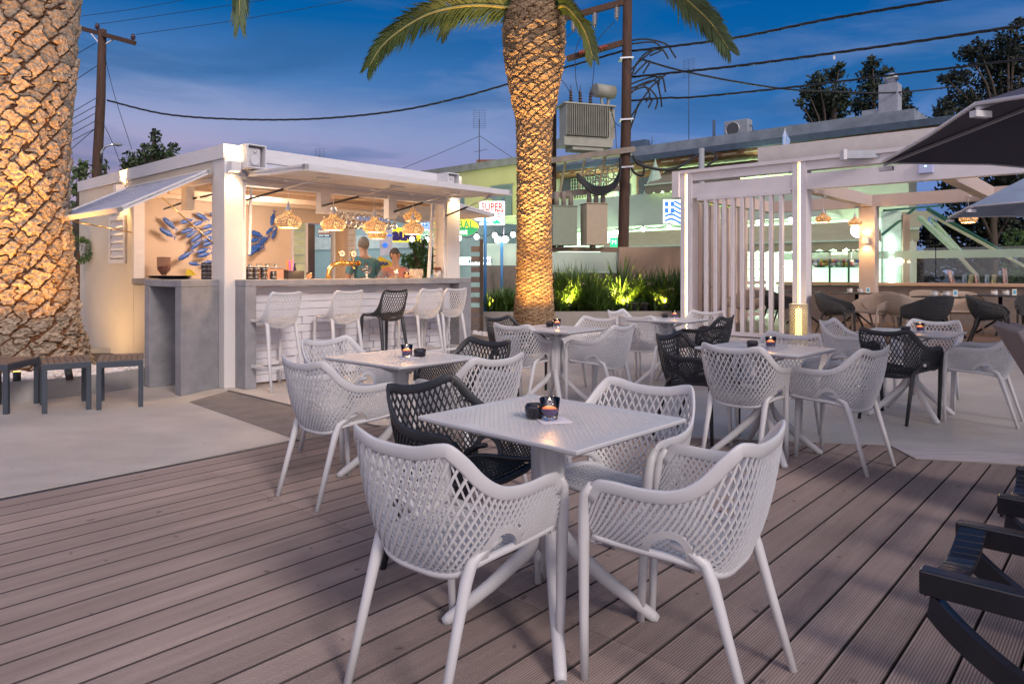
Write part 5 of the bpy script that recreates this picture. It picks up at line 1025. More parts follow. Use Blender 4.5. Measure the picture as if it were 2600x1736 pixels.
# beer tap
bt = thing('beer_tap', 'curved polished brass beer tap with two round badges', 'beer tap', onc(834, .15), ANG); mb = MB(); mb.tube([(0, 0, 0), (0, 0, .05), (.01, 0, .11), (.06, 0, .17), (.13, 0, .195), (.22, 0, .20), (.46, 0, .20)], [.036, .03, .03, .031, .031, .031, .031], 18); mb.tube([(.455, 0, .20), (.475, 0, .20)], .036, 18); mb.tube([(.2, 0, .20), (.212, 0, .20)], .035, 18); mb.tube([(.33, 0, .20), (.342, 0, .20)], .035, 18); mb.build('column', M_brass, bt)
for i, x in enumerate((.20, .38)):
    mb = MB(); mb.cyl((x, 0, .23), (x, 0, .27), .008, 8); mb.cyl((x, -.008, .325), (x, .008, .325), .052, 24); mb.build('badge', M_brass, bt); mb = MB(); mb.cyl((x, -.0105, .325), (x, -.0085, .325), .042, 24); f_ = mb.build('badge_face', M_white, bt)
    vs, fs = text_mesh('A' if i else '✶', .055, .001, .001); mb = MB(); mb.add([(x+a, -.0115, .323+b) for a, b, c in vs], fs); mb.build('emblem', mat('purple_ink', (.12, .02, .15)), bt)
mb = MB(); mb.cyl((.34, -.03, .165), (.34, -.09, .13), .008, 8); mb.build('spout', M_brass, bt)
bl = thing('glass_bowl', 'fluted glass bowl standing on a short steel foot behind the bar', 'bowl', onc(931, .14), 0); mb = MB(); mb.cyl((0, 0, 0), (0, 0, .065), .014); mb.lathe([(.05, 0), (.05, .005), (.0001, .006)], 16); mb.build('foot', M_steel, bl); mb = MB(); mb.lathe([(.03, .066), (.045, .08), (.065, .13), (.072, .165), (.069, .165), (.058, .125), (.035, .085)], 12, caps=False, smooth=False); mb.build('bowl', M_tumbler, bl)
cu = thing('steel_cup', 'tall steel shaker cup on the counter', 'cup', onc(1006, .0), 0); mb = MB(); mb.lathe([(.028, 0), (.030, .06), (.036, .125), (.034, .125), (.026, .004)], 18, caps=False); mb.build('cup', mat('warm_steel', (.7, .58, .45), .25, 1), cu)
nh = thing('napkin_holder', 'clear holder of printed cards on the bar counter', 'card holder', onc(1057, .05), ANG); mb = MB(); mb.box(-.11, .11, -.02, .02, .03, .13); mb.box(-.08, .08, -.03, .03, 0, .03); mb.build('holder', mat('card_cream', (.45, .36, .28), .5, var=.5, vscale=40), nh)
vp = thing('plant_pot', 'small white vase of brown dried flowers at the right end of the bar counter', 'potted plant', onc(1112, .05), 0); mb = MB(); mb.lathe([(.035, 0), (.042, .06), (.040, .11), (.036, .11), (.03, .01)], 16); mb.build('vase', M_white, vp); mb = MB()
for i in range(60): a = i*2.4; r_ = .05*math.sqrt(i/60); mb.obox((r_*math.cos(a), r_*math.sin(a), .12+.03*math.sin(i)), (math.cos(a), math.sin(a), .3), (-math.sin(a), math.cos(a), 0), (0, 0, 1), .012, .006, .006)
mb.build('flowers', mat('dried_flowers', (.22, .09, .05), .8, var=.4), vp)
for px in (700+8, 762, 774): pass
# hanging stemware
rk = thing('glass_rack', 'white ceiling rack for stemware above the back of the bar', 'glass rack', kw(2.55, .95, 2.14), ANG); mb = MB()
for y in (-.25, .0, .25): mb.box(-.62, .55, y-.012, y+.012, 0, .03)
mb.box(-.62, -.58, -.24, .24, .031, .06); mb.box(.5, .54, -.24, .24, .031, .06); mb.build('rail', M_trim, rk); mb = MB(); mb.cyl((-.5, 0, .03), (-.5, 0, .25), .008, 6); mb.cyl((.45, 0, .03), (.45, 0, .25), .008, 6); mb.build('hanger', M_steel, rk)
def goblet(): 
    t_ = thing('wine_glass', 'x', 'wine glass', (0, 0, 0), 0, 'stemware hanging from the rack'); mb = MB(); mb.lathe([(.034, 0), (.034, -.002), (.004, -.006), (.0035, -.085), (.018, -.098), (.036, -.13), (.037, -.16), (.030, -.195), (.028, -.195), (.034, -.16), (.033, -.132), (.012, -.10), (.0001, -.095)], 14, caps=False); mb.build('bowl', mat('stem_glass', (.95, .95, .95), .02, trans=1, var=0), t_); return t_
g0 = goblet()
for i in range(36):
    o = g0 if i == 0 else copy_thing(g0); x = -.55+(i % 12)*.092; y = (-.16, .0, .16)[i//12]; o.location = kw(2.55+x, .95+y, 2.14); o['label'] = 'stemmed glass hanging upside down from the white rack, one of three rows'
# ================================================================== PEOPLE BEHIND THE BAR
def skinned(name, chain, edges, m, parent, sub=2):
    me = bpy.data.meshes.new(name); me.from_pydata([c[:3] for c in chain], edges, []); o = bpy.data.objects.new(name, me); C.objects.link(o); o.parent = parent
    s_ = o.modifiers.new('s', 'SKIN'); s_.use_smooth_shade = True
    for i, c in enumerate(chain): r_ = c[3] if hasattr(c[3], '__len__') else (c[3], c[3]); me.skin_vertices[0].data[i].radius = r_
    me.skin_vertices[0].data[0].use_root = True; u_ = o.modifiers.new('u', 'SUBSURF'); u_.levels = sub; u_.render_levels = sub; me.materials.append(m); return o
M_skin = mat('skin', (.46, .27, .19), .55, var=.08, alpha=.62)
def person(label, loc, rz, H, lean, turn, shirt, shorts, hair, arms):
    t_ = thing('person', label, 'person', loc, rz, 'people behind the bar'); k = H/1.78; L_ = lean
    hip = Vector((0, 0, .93*k)); ch = Vector((0, L_*.55, 1.28*k)); sh = Vector((0, L_*.8, 1.42*k)); nk = Vector((0, L_*.95, 1.50*k)); hd = nk+Vector((0, .03+L_*.12, .15*k))
    J = [(*hip, (.15*k, .11*k)), (*Vector((0, L_*.25, 1.10*k)), (.135*k, .10*k)), (*ch, (.16*k, .115*k)), (*sh, (.10*k, .08*k)), (*nk, (.052*k, .055*k)), (*(nk+Vector((0, .02, .055*k))), (.06*k, .07*k)), (*hd, (.075*k, .095*k)), (*(hd+Vector((0, .0, .06*k))), (.062*k, .078*k))]
    E_ = [(0, 1), (1, 2), (2, 3), (3, 4), (4, 5), (5, 6), (6, 7)]
    for sg in (1, -1):
        n = len(J); J += [(sg*.10*k, 0, .86*k, .085*k), (sg*.11*k, .02, .48*k, .058*k), (sg*.12*k, -.01, .09*k, .04*k), (sg*.13*k, .13, .03, (.035, .03))]; E_ += [(0, n), (n, n+1), (n+1, n+2), (n+2, n+3)]
        s_ = Vector((sg*.185*k, sh.y, sh.z-.02*k)); e_ = Vector(arms[0 if sg > 0 else 1][0]); w_ = Vector(arms[0 if sg > 0 else 1][1]); h_ = w_+(w_-e_).normalized()*.07
        n = len(J); J += [(*s_, .058*k), (*e_, .040*k), (*w_, .028*k), (*h_, (.035*k, .02*k))]; E_ += [(3, n), (n, n+1), (n+1, n+2), (n+2, n+3)]
        d_ = (w_-e_).normalized(); sd_ = d_.cross(Vector((0, 0, 1))).normalized()
        for f in range(4): n2 = len(J); base = h_+sd_*(.024*(f-1.5))*.9; J += [(*(base+d_*.035), .0085), (*(base+d_*(.065+.008*(1.5-abs(f-1.5)))+Vector((0, 0, -.015))), .0075)]; E_ += [(n+3, n2), (n2, n2+1)]
        n2 = len(J); J += [(*(w_+d_*.035+sd_*(-sg)*.04), .010), (*(w_+d_*.065+sd_*(-sg)*.055), .009)]; E_ += [(n+2, n2), (n2, n2+1)]
    body = skinned('body', J, E_, M_skin, t_, 2)
    T_ = [(*(hip+Vector((0, 0, -.03))), (.165*k, .125*k)), (*Vector((0, L_*.25, 1.10*k)), (.155*k, .12*k)), (*ch, (.178*k, .132*k)), (*(sh+Vector((0, 0, .0))), (.115*k, .095*k))]; TE = [(0, 1), (1, 2), (2, 3)]
    for sg in (1, -1):
        s_ = Vector((sg*.185*k, sh.y, sh.z-.02*k)); e_ = Vector(arms[0 if sg > 0 else 1][0]); n = len(T_); T_ += [(*s_, .072*k), (*s_.lerp(e_, .72), .058*k)]; TE += [(3, n), (n, n+1)]
    skinned('shirt', T_, TE, shirt, t_, 2)
    T_ = [(*hip, (.165*k, .13*k))]; TE = []
    for sg in (1, -1): n = len(T_); T_ += [(sg*.10*k, 0, .82*k, .10*k), (sg*.11*k, .02, .50*k, .08*k)]; TE += [(0, n), (n, n+1)]
    skinned('shorts', T_, TE, shorts, t_, 2)
    Rt = Matrix.Translation(hd) @ Matrix.Rotation(turn, 4, 'Z')
    mb = MB(); mb.ball((0, -.020, .020), .092*k, 16, (.84, 1.05, 1.14)); mb.v = [(x, y, max(z, -.080+.9*max(0, y+.03)*1.3)) for x, y, z in mb.v]; mb.xf(Rt); mb.build('hair', hair, t_)
    mb = MB(); mb.add([(-.012, .088*k, .0), (.012, .088*k, .0), (0, .118*k, -.008), (0, .09*k, .035)], [(0, 2, 3), (2, 1, 3), (0, 1, 2)]); mb.xf(Rt); mb.build('nose', M_skin, t_)
    for sg in (1, -1): mb = MB(); mb.ball((sg*.03, .083*k, .022), .009, 8); mb.xf(Rt); mb.build('eye', M_bg, t_); mb = MB(); mb.ball((sg*.077*k, 0, .0), .022, 8, (.4, .7, 1.3)); mb.xf(Rt); mb.build('ear', M_skin, t_)
    mb = MB(); mb.box(-.022, .022, .080*k, .088*k, -.044, -.036); mb.xf(Rt); mb.build('mouth', mat('lips', (.35, .12, .10)), t_)
    return t_
M_teal = mat('teal_cotton', (.03, .22, .33), .9, var=.15, vscale=12, alpha=.62); M_or = mat('orange_cotton', (.62, .12, .03), .9, var=0, col2=(.04, .28, .40), vscale=4, alpha=.62); M_jean = mat('dark_trousers', (.03, .035, .06), .9)
person('person in a teal t-shirt with grey hair standing with back half turned behind the bar', P(928, 700, 10.45).xy.to_3d(), R(35), 1.84, .06, R(10), M_teal, M_jean, mat('grey_hair', (.16, .15, .15), .9, var=.3, vscale=60, alpha=.7), (((.27, .10, 1.15), (.22, .33, 1.20)), ((-.28, .02, 1.16), (-.24, .22, 1.10))))
person('person in an orange and blue top leaning on the bar, looking to the right', P(1004, 700, 10.35).xy.to_3d(), R(190), 1.66, .12, R(35), M_or, M_jean, mat('dark_hair', (.06, .045, .04), .9, var=.3, vscale=60, alpha=.7), (((.26, .24, 1.13), (.10, .42, 1.20)), ((-.26, .24, 1.13), (-.10, .42, 1.20))))
ap = [o for o in bpy.data.objects if o.name.startswith('person')][-1]
skinned('apron', [(0, .01, .92, (.14, .12)), (0, .09, 1.2, (.15, .13))], [(0, 1)], M_or, ap, 1) if 0 else None
# ================================================================== PLANTS
def blades(name, parent, m, c, n, L_, spread, w=.03, seed=0, up=.5, droop=.5, jit=.08, segs=5):
    rg = np.random.default_rng(seed); mb = MB()
    for i in range(n):
        a = rg.random()*6.283; e = up+(1.45-up)*rg.random(); l_ = L_*(.65+.45*rg.random()); d_ = Vector((math.cos(a)*math.cos(e)*spread, math.sin(a)*math.cos(e)*spread, math.sin(e))).normalized(); p = Vector(c)+Vector(((rg.random()-.5)*jit, (rg.random()-.5)*jit, 0)); side = Vector((-math.sin(a), math.cos(a), 0)); dr = droop*(.4+.9*rg.random()); vs = []; n0 = len(mb.v)
        for k in range(segs+1):
            f = k/segs; q = p+d_*l_*f+Vector((0, 0, -dr*l_*f*f)); ww = w*.5*(1-f)**.6*(1 if f > .05 else .7)+.0008; vs += [q-side*ww, q+side*ww]
        mb.add(vs, [(2*k, 2*k+1, 2*k+3, 2*k+2) for k in range(segs)], True)
    return mb.build(name, m, parent)
M_bl = mat('strap_leaf', (.06, .115, .02), .45, var=.4, vscale=4); M_yu = mat('yucca_blade', (.06, .11, .035), .4, var=.35, vscale=4); M_dk = mat('dark_leaf', (.018, .04, .018), .6, var=.5, vscale=3)
PLY = 15.5
pl = thing('long_planter', 'long low rendered planter wall full of strappy plants behind the middle palm', 'planter'); A_, B_ = P(1180, 780, 15.2), P(1735, 795, 15.6); A_.z = B_.z = 0; d_ = (B_-A_).normalized(); nn = Vector((-d_.y, d_.x, 0)); mb = MB(); mb.slab([A_, B_, B_+nn*.12, A_+nn*.12], (0, 0, .44)); mb.build('wall', mat('planter_render', (.27, .24, .225), .85, var=.08, bump=.5, bscale=60), pl)
mb = MB(); mb.slab([A_+nn*.122, B_+nn*.122, B_+nn*2.1, A_+nn*2.1], (0, 0, .38)); mb.build('soil', M_soil, pl)
def plant(name, label, cat, px, Y, n, L_, m, grp=None, z=.38, **kw_):
    p = P(px, 700, Y); t_ = thing(name, label, cat, (p.x, p.y, z), 0, grp); blades('leaves', t_, m, (0, 0, 0), n, L_, 1, **kw_); return t_
yu = plant('yucca', 'big spiky yucca lit from below in the middle of the planter', 'yucca', 1575, 16.5, 190, 1.25, M_yu, w=.055, seed=1, up=.05, droop=.12, z=.55); mb = MB(); mb.cyl((0, 0, -.2), (0, 0, .05), .09); mb.build('stem', M_bark, yu)
plant('yucca', 'spiky yucca close behind the left lit pergola post', 'yucca', 1722, 16.8, 150, 1.15, M_yu, w=.045, seed=2, up=.1, droop=.15, z=.5)
plant('yucca', 'spiky yucca behind the slat screen, right of the lit post', 'yucca', 1800, 17.2, 90, .85, M_yu, w=.045, seed=12, up=.1, droop=.15, z=.5)
plant('grass_tuft', 'tall thin grass rising right beside the middle palm trunk', 'grass plant', 1412, 16.6, 60, 1.3, M_yu, w=.012, seed=3, up=.7, droop=.35)
plant('grass_tuft', 'tall thin grass left of the middle palm trunk', 'grass plant', 1292, 16.6, 60, 1.25, M_yu, w=.012, seed=4, up=.65, droop=.35)
G1 = 'strappy plants filling the planter'
for i, (px, Y, n, L_, lab) in enumerate([(1448, 16.4, 520, 1.02, 'rounded brightly lit strappy bush right of the middle palm'), (1492, 16.2, 320, .85, 'strappy clump between the bright bush and the yucca'), (1415, 15.95, 220, .62, 'low dark strappy clump at the foot of the bright bush'), (1530, 15.95, 240, .66, 'low strappy clump under the left side of the yucca'), (1656, 16.4, 420, .95, 'strappy clump with a pink flower head right of the yucca'), (1700, 16.1, 340, .88, 'strappy clump with white flowers next to the lit post'), (1680, 15.95, 200, .58, 'low strappy clump at the planter edge by the lit post'), (1262, 16.0, 240, .62, 'low dark clump at the left end of the planter'), (1295, 16.2, 220, .66, 'low dark clump just left of the middle palm'), (1590, 15.9, 140, .45, 'small clump at the planter edge before the yucca'), (1428, 16.7, 420, 1.05, 'strappy clump at the left back of the bright bush'), (1470, 16.9, 420, 1.1, 'tall strappy clump behind the bright bush'), (1525, 16.7, 360, .95, 'strappy clump left behind the yucca'), (1628, 16.6, 380, .95, 'strappy clump right behind the two dark pots'), (1685, 16.9, 380, 1.05, 'tall strappy clump against the tan wall near the lit post'), (1722, 16.3, 300, .95, 'strappy clump half hidden by the lit post')]):
    plant('agapanthus', lab, 'plant', px, Y, int(n*1.25), L_*1.32, M_bl, G1, w=.036, seed=20+i, up=.62, droop=.36, jit=.46)
def agap(px, py, Y, col, lab):
    p = P(px, py, Y); t_ = thing('agapanthus_flower', lab, 'flower', (p.x, p.y, .4)); mb = MB(); mb.cyl((0, 0, 0), (0, 0, p.z-.4), .006, 6); mb.build('stem', M_bl, t_); mb = MB(); rg = np.random.default_rng(int(px))
    for i in range(60): v_ = Vector(rg.normal(size=3)).normalized(); v_.z = abs(v_.z)*.9-.2; mb.obox(Vector((0, 0, p.z-.4))+v_*.055, v_, v_.orthogonal(), v_.cross(v_.orthogonal()), .020, .007, .004)
    mb.build('petals', mat('petal_'+str(col[0])[:4], col, .7, var=.1), t_)
agap(1652, 722, 16.2, (.62, .36, .50), 'pink round flower head above the planter right of the yucca'); agap(1705, 735, 15.9, (.8, .72, .5), 'cream flower head beside the lit pergola post'); agap(1480, 723, 16.2, (.55, .35, .5), 'small pink flower in the bright bush')
for px, lab in ((1607, 'left of two small dark nursery pots at the planter edge'), (1634, 'right of two small dark nursery pots at the planter edge')):
    p = P(px, 775, 15.8); t_ = thing('flower_pot', lab, 'flower pot', (p.x, p.y, .38), 0, 'nursery pots in the planter'); mb = MB(); mb.lathe([(.09, 0), (.12, .22), (.125, .22), (.125, .24), (.11, .24), (.08, .02)], 18); mb.build('pot', mat('brown_plastic', (.06, .05, .055), .5), t_); blades('leaves', t_, M_bl, (0, 0, .22), 60, .2, 1, w=.03, seed=int(px), up=.3, droop=.6)
for i, (px, Y, e, z) in enumerate(((1446, 15.60, 330, .50), (1592, 15.60, 330, .50), (1690, 15.60, 330, .50), (1245, 15.8, 60, .42))):
    p = P(px, 700, Y); uplight((p.x, p.y, z), (p.x-.15, p.y+.9, 1.3), e, (1, .78, .12), ['ground spotlight under the bright bush', 'ground spotlight before the yucca', 'ground spotlight beside the left lit post', 'ground spotlight at the left end of the planter'][i], size=R(120), grp='planter spotlights')
# topiary ball at the kiosk's far corner
tp = thing('topiary', 'round clipped green bush half hidden behind the left palm trunk, by the kiosk wall', 'shrub', (P(199, 636, 10.65).x, 10.65, 0)); mb = MB(); mb.cyl((0, 0, 0), (0, 0, 1.6), .02, 8); mb.build('stem', M_bark, tp); rg = np.random.default_rng(5); mb = MB(); cz = CAMH-(636-HZ)/F_PX*10.65
for i in range(900): v_ = Vector(rg.normal(size=3)).normalized(); q = Vector((0, 0, cz))+v_*.19*(.75+.3*rg.random()); s_ = v_.orthogonal().normalized(); mb.add([q-s_*.010, q+s_*.010, q+v_*.04+Vector(rg.normal(size=3))*.008], [(0, 1, 2)])
mb.build('foliage', mat('topiary_leaf', (.06, .11, .03), .6, var=.4), tp)
def leafcloud(name, parent, clumps, m, n_per, ls, seed, branch=None):
    rg = np.random.default_rng(seed); co = []; 
    for (c, r) in clumps:
        n = int(n_per*2.6*(r**2)); u = rg.normal(size=(n, 3)); u /= np.linalg.norm(u, axis=1)[:, None]; rad = r*(rg.random(n)**.45)*(.75+.35*np.sin(u[:, 0]*5+u[:, 2]*4+seed)*.5+.15*rg.random(n)); p = np.array(c)+u*rad[:, None]*np.array([1, 1, .82])
        a = rg.normal(size=(n, 3)); a /= np.linalg.norm(a, axis=1)[:, None]; b = np.cross(a, rg.normal(size=(n, 3))); b /= np.linalg.norm(b, axis=1)[:, None]; s_ = ls*(.6+.8*rg.random(n))[:, None]
        co.append(np.stack([p-a*s_, p-b*s_*.45, p+a*s_, p+b*s_*.45], 1))
    co = np.concatenate(co).reshape(-1, 3); nq = len(co)//4; me = bpy.data.meshes.new(name); me.vertices.add(len(co)); me.vertices.foreach_set('co', co.astype(np.float32).ravel()); me.loops.add(len(co)); me.loops.foreach_set('vertex_index', np.arange(len(co), dtype=np.int32)); me.polygons.add(nq); me.polygons.foreach_set('loop_start', np.arange(0, len(co), 4, dtype=np.int32)); me.polygons.foreach_set('loop_total', np.full(nq, 4, dtype=np.int32)); me.update(calc_edges=True); o = bpy.data.objects.new(name, me); C.objects.link(o); me.materials.append(m); o.parent = parent; return o
def tree(label, clumps_px, Y, m, n_per=260, ls=.09, seed=0, grp=None, trunk=None, name='tree', cat='tree'):
    pts = [(P(x, y, Y+dy), r*Y/F_PX) for x, y, r, dy in clumps_px]; c0 = sum((p for p, r in pts), Vector())/len(pts); base = Vector((c0.x, c0.y, 0)) if trunk is None else Vector((P(trunk, 0, Y).x, Y, 0)); t_ = thing(name, label, cat, base, 0, grp); top = max(p.z for p, r in pts); mb = MB(); mb.tube([(0, 0, 0), (0.05, 0, top*.35), (0, 0, top*.75)], [.22, .16, .08], 8)
    for p, r in pts: q = p-base; mb.tube([(0, 0, max(.5, q.z*.55)), tuple(Vector((0, 0, q.z*.75)).lerp(q, .5)), tuple(q+Vector((0, 0, r*.5)))], [.08, .05, .015], 6)
    mb.build('trunk', mat('tree_bark', (.06, .045, .035), .9, var=.3), t_); leafcloud('crown', t_, [(tuple(p-base), r) for p, r in pts], m, n_per, ls, seed); return t_
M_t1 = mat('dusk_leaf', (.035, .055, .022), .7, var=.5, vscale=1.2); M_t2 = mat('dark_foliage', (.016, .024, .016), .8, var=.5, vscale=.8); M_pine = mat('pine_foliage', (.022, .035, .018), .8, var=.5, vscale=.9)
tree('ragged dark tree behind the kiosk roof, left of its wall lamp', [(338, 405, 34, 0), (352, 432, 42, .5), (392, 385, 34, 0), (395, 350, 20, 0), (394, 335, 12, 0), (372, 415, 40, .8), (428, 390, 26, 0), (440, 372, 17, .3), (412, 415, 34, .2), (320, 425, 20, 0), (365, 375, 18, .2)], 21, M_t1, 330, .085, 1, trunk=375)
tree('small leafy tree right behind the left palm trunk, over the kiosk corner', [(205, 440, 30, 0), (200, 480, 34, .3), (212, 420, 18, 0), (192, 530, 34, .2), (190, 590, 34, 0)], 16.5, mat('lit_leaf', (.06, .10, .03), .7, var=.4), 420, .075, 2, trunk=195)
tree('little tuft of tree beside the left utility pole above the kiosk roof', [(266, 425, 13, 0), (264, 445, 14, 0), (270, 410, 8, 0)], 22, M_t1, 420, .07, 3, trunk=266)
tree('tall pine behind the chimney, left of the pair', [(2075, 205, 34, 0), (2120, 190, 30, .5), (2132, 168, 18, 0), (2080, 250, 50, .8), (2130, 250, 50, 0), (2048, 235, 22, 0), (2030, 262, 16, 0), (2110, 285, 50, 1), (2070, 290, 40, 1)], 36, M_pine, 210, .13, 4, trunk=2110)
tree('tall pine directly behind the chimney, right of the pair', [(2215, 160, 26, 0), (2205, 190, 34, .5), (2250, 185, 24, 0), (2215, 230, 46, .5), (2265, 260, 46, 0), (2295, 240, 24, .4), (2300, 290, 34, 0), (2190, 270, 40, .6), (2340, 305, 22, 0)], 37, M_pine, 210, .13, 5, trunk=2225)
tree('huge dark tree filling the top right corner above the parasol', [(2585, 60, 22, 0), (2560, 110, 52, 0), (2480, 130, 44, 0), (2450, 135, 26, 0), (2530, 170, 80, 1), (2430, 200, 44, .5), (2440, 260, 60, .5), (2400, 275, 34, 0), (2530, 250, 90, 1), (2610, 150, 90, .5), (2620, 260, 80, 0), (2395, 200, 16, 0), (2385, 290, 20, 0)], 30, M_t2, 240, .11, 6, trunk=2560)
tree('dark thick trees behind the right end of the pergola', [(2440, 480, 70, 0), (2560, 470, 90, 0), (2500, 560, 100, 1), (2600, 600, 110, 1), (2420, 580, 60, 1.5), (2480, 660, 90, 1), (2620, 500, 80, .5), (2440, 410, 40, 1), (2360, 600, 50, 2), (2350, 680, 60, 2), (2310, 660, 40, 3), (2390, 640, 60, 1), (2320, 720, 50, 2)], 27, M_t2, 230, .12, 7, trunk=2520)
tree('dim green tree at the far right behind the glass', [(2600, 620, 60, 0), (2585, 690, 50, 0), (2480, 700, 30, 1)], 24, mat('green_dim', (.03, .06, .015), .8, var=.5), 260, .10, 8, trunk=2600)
bu = tree('leafy potted bush seen through the far side opening of the bar', [(1042, 662, 30, 0), (1070, 638, 32, 0), (1050, 622, 18, 0), (1094, 668, 34, 0), (1065, 690, 36, 0), (1026, 690, 22, 0), (1078, 614, 14, 0), (1106, 645, 16, 0)], 13.0, mat('laurel_leaf', (.05, .13, .045), .45, var=.4), 1500, .045, 9, trunk=1062, name='bush', cat='bush')
# ================================================================== TERRACE FENCE
def panel(label, x0, x1, Y0, Y1, py_top, py_bot, m, th=.08, cat='fence', name='fence_panel', z0=None, grp=None, extra=None):
    A_ = P(x0, py_top, Y0); B_ = P(x1, py_top, Y1); z1 = A_.z; zb = 0 if py_bot is None else CAMH-(py_bot-HZ)/F_PX*Y0
    A_.z = B_.z = 0; t_ = thing(name, label, cat, A_, math.atan2(B_.y-A_.y, B_.x-A_.x), grp); L_ = (B_-A_).length; mb = MB(); mb.box(0, L_, 0, th, zb, z1); mb.build('panel', m, t_)
    return t_, L_, z1, zb
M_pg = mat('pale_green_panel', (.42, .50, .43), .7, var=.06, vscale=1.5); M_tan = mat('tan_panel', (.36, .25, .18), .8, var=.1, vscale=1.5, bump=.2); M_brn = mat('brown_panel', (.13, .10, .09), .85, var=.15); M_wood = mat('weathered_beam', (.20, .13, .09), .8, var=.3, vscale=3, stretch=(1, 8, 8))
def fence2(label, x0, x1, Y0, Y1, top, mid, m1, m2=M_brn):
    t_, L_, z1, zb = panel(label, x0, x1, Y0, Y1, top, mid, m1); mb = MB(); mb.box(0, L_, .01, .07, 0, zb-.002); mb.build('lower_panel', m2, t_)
    mb = MB(); n = max(2, int(L_/1.2))
    for i in range(1, n): mb.box(L_*i/n-.006, L_*i/n+.006, -.006, -.001, zb+.05, z1-.02)
    mb.build('seam_strip', m1, t_); return t_, L_, z1
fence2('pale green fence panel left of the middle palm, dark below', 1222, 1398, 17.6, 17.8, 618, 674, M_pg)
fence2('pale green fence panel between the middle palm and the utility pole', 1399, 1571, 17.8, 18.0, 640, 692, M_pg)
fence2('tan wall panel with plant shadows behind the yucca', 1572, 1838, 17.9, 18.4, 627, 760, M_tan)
t_ = thing('slat_fence', 'short grey slatted fence between the kiosk and the planter', 'fence', P(1196, 700, 13.8).xy.to_3d(), R(5))
for i in range(9): mb = MB(); mb.box(0, .17, 0, .03, .1+i*.2, .1+i*.2+.11); mb.build('slat', M_brn, t_); mb = MB(); mb.box(.172, .24, -.01, .05, 0, 1.95); mb.build('post', M_brn, t_)
# ================================================================== STREET BUILDINGS
BA = Vector((5.55, 32.7, 0)); BROT = R(-42); BX = -V; BY = U
def bl_(px, off=0):
    r = (px-1300)/F_PX; x0 = BA.x+off*BY.x; y0 = BA.y+off*BY.y; return (r*y0-x0)/(BX.x-r*BX.y)
def bz(py, px, off=0): s = bl_(px, off); return CAMH-(py-HZ)/F_PX*(BA.y+BX.y*s+BY.y*off)
M_bw = mat('green_lit_render', (.45, .50, .40), .9, var=.06, vscale=1); M_by = mat('yellowish_render', (.50, .49, .26), .9, var=.06, vscale=.8); M_cop = mat('grey_coping', (.22, .23, .24), .9, var=.25, vscale=2); M_tile = mat('brown_tiles', (.20, .09, .05), .8, var=.4, vscale=6); M_shade = mat('blue_shutter', (.14, .20, .24), .6, var=.1, stretch=(1, 1, 14), vscale=4)
xb0, xb1 = bl_(1400), bl_(2500)
bb = thing('building', 'long two-storey building with grey roof edge, balcony and lit shops behind the pergola', 'building', BA, BROT)
xw = bl_(2300); mb = MB(); mb.box(xb0, xw, .4, 1.6, 0, 6.4); mb.build('wall', M_bw, bb)
mb = MB(); mb.box(xb0-.2, bl_(2330), -.5, 8.2, 6.55, 7.0); mb.build('roof', mat('roof_edge', (.20, .23, .28), .85, var=.25, vscale=2), bb)
mb = MB(); mb.box(xb0-.2, xb1+2, -.75, 8, 6.30, 6.547); mb.build('gutter', mat('dark_blue_gutter', (.05, .075, .12), .7, var=.2), bb)
mb = MB(); mb.box(xb0, xb1+1.5, -.55, .39, 6.10, 6.297); mb.build('soffit', M_tile, bb)
mb = MB(); x = xb0
while x < xb1: mb = MB(); mb.box(x, x+.62, -.56, -.552, 6.14, 6.2); mb.build('soffit_tile', mat('pale_tile_end', (.42, .36, .22), .8), bb); x += .95
mb = MB(); mb.box(xb0, bl_(2100, -1.3), -1.4, -1.28, 3.35, 4.72); mb.box(xb0, bl_(2100, -1.3), -1.279, .38, 3.35, 3.5); mb.build('balcony', M_pg, bb)
# first-floor openings
for px0, px1, y0, y1, lab, m in ((1618, 1684, 437, 506, 'door', mat('brown_door', (.16, .07, .035), .6, var=.2)), (1425, 1545, 398, 506, 'window', mat('dark_wood_window', (.10, .055, .04), .6, var=.2)), (1570, 1600, 470, 506, 'window', M_shade), (1718, 1740, 437, 506, 'window', M_shade)):
    x0, x1 = bl_(px0, .4), bl_(px1, .4); z0, z1 = bz(y1, px0, .4), bz(y0, px0, .4); mb = MB(); mb.box(x0, x1, .33, .398, max(3.6, z0), z1); o = mb.build(lab, m, bb); mb = MB(); mb.box(x0+.12, x1-.12, .31, .328, max(3.7, z0+.1), z1-.3); mb.build('pane', mat('dark_pane', (.05, .06, .08), .15, var=.2), o)
mb = MB(); x0, x1 = bl_(1440, -.1), bl_(1540, -.1)
for i in range(16): x = x0+(x1-x0)*i/15; mb.box(x-.01, x+.01, .22, .24, 4.2, 6.0)
for i in range(11): mb.box(x0, x1, .241, .255, 4.2+i*.18, 4.215+i*.18)
mb.build('grille', mat('pale_green_metal', (.4, .5, .38), .6), bb)
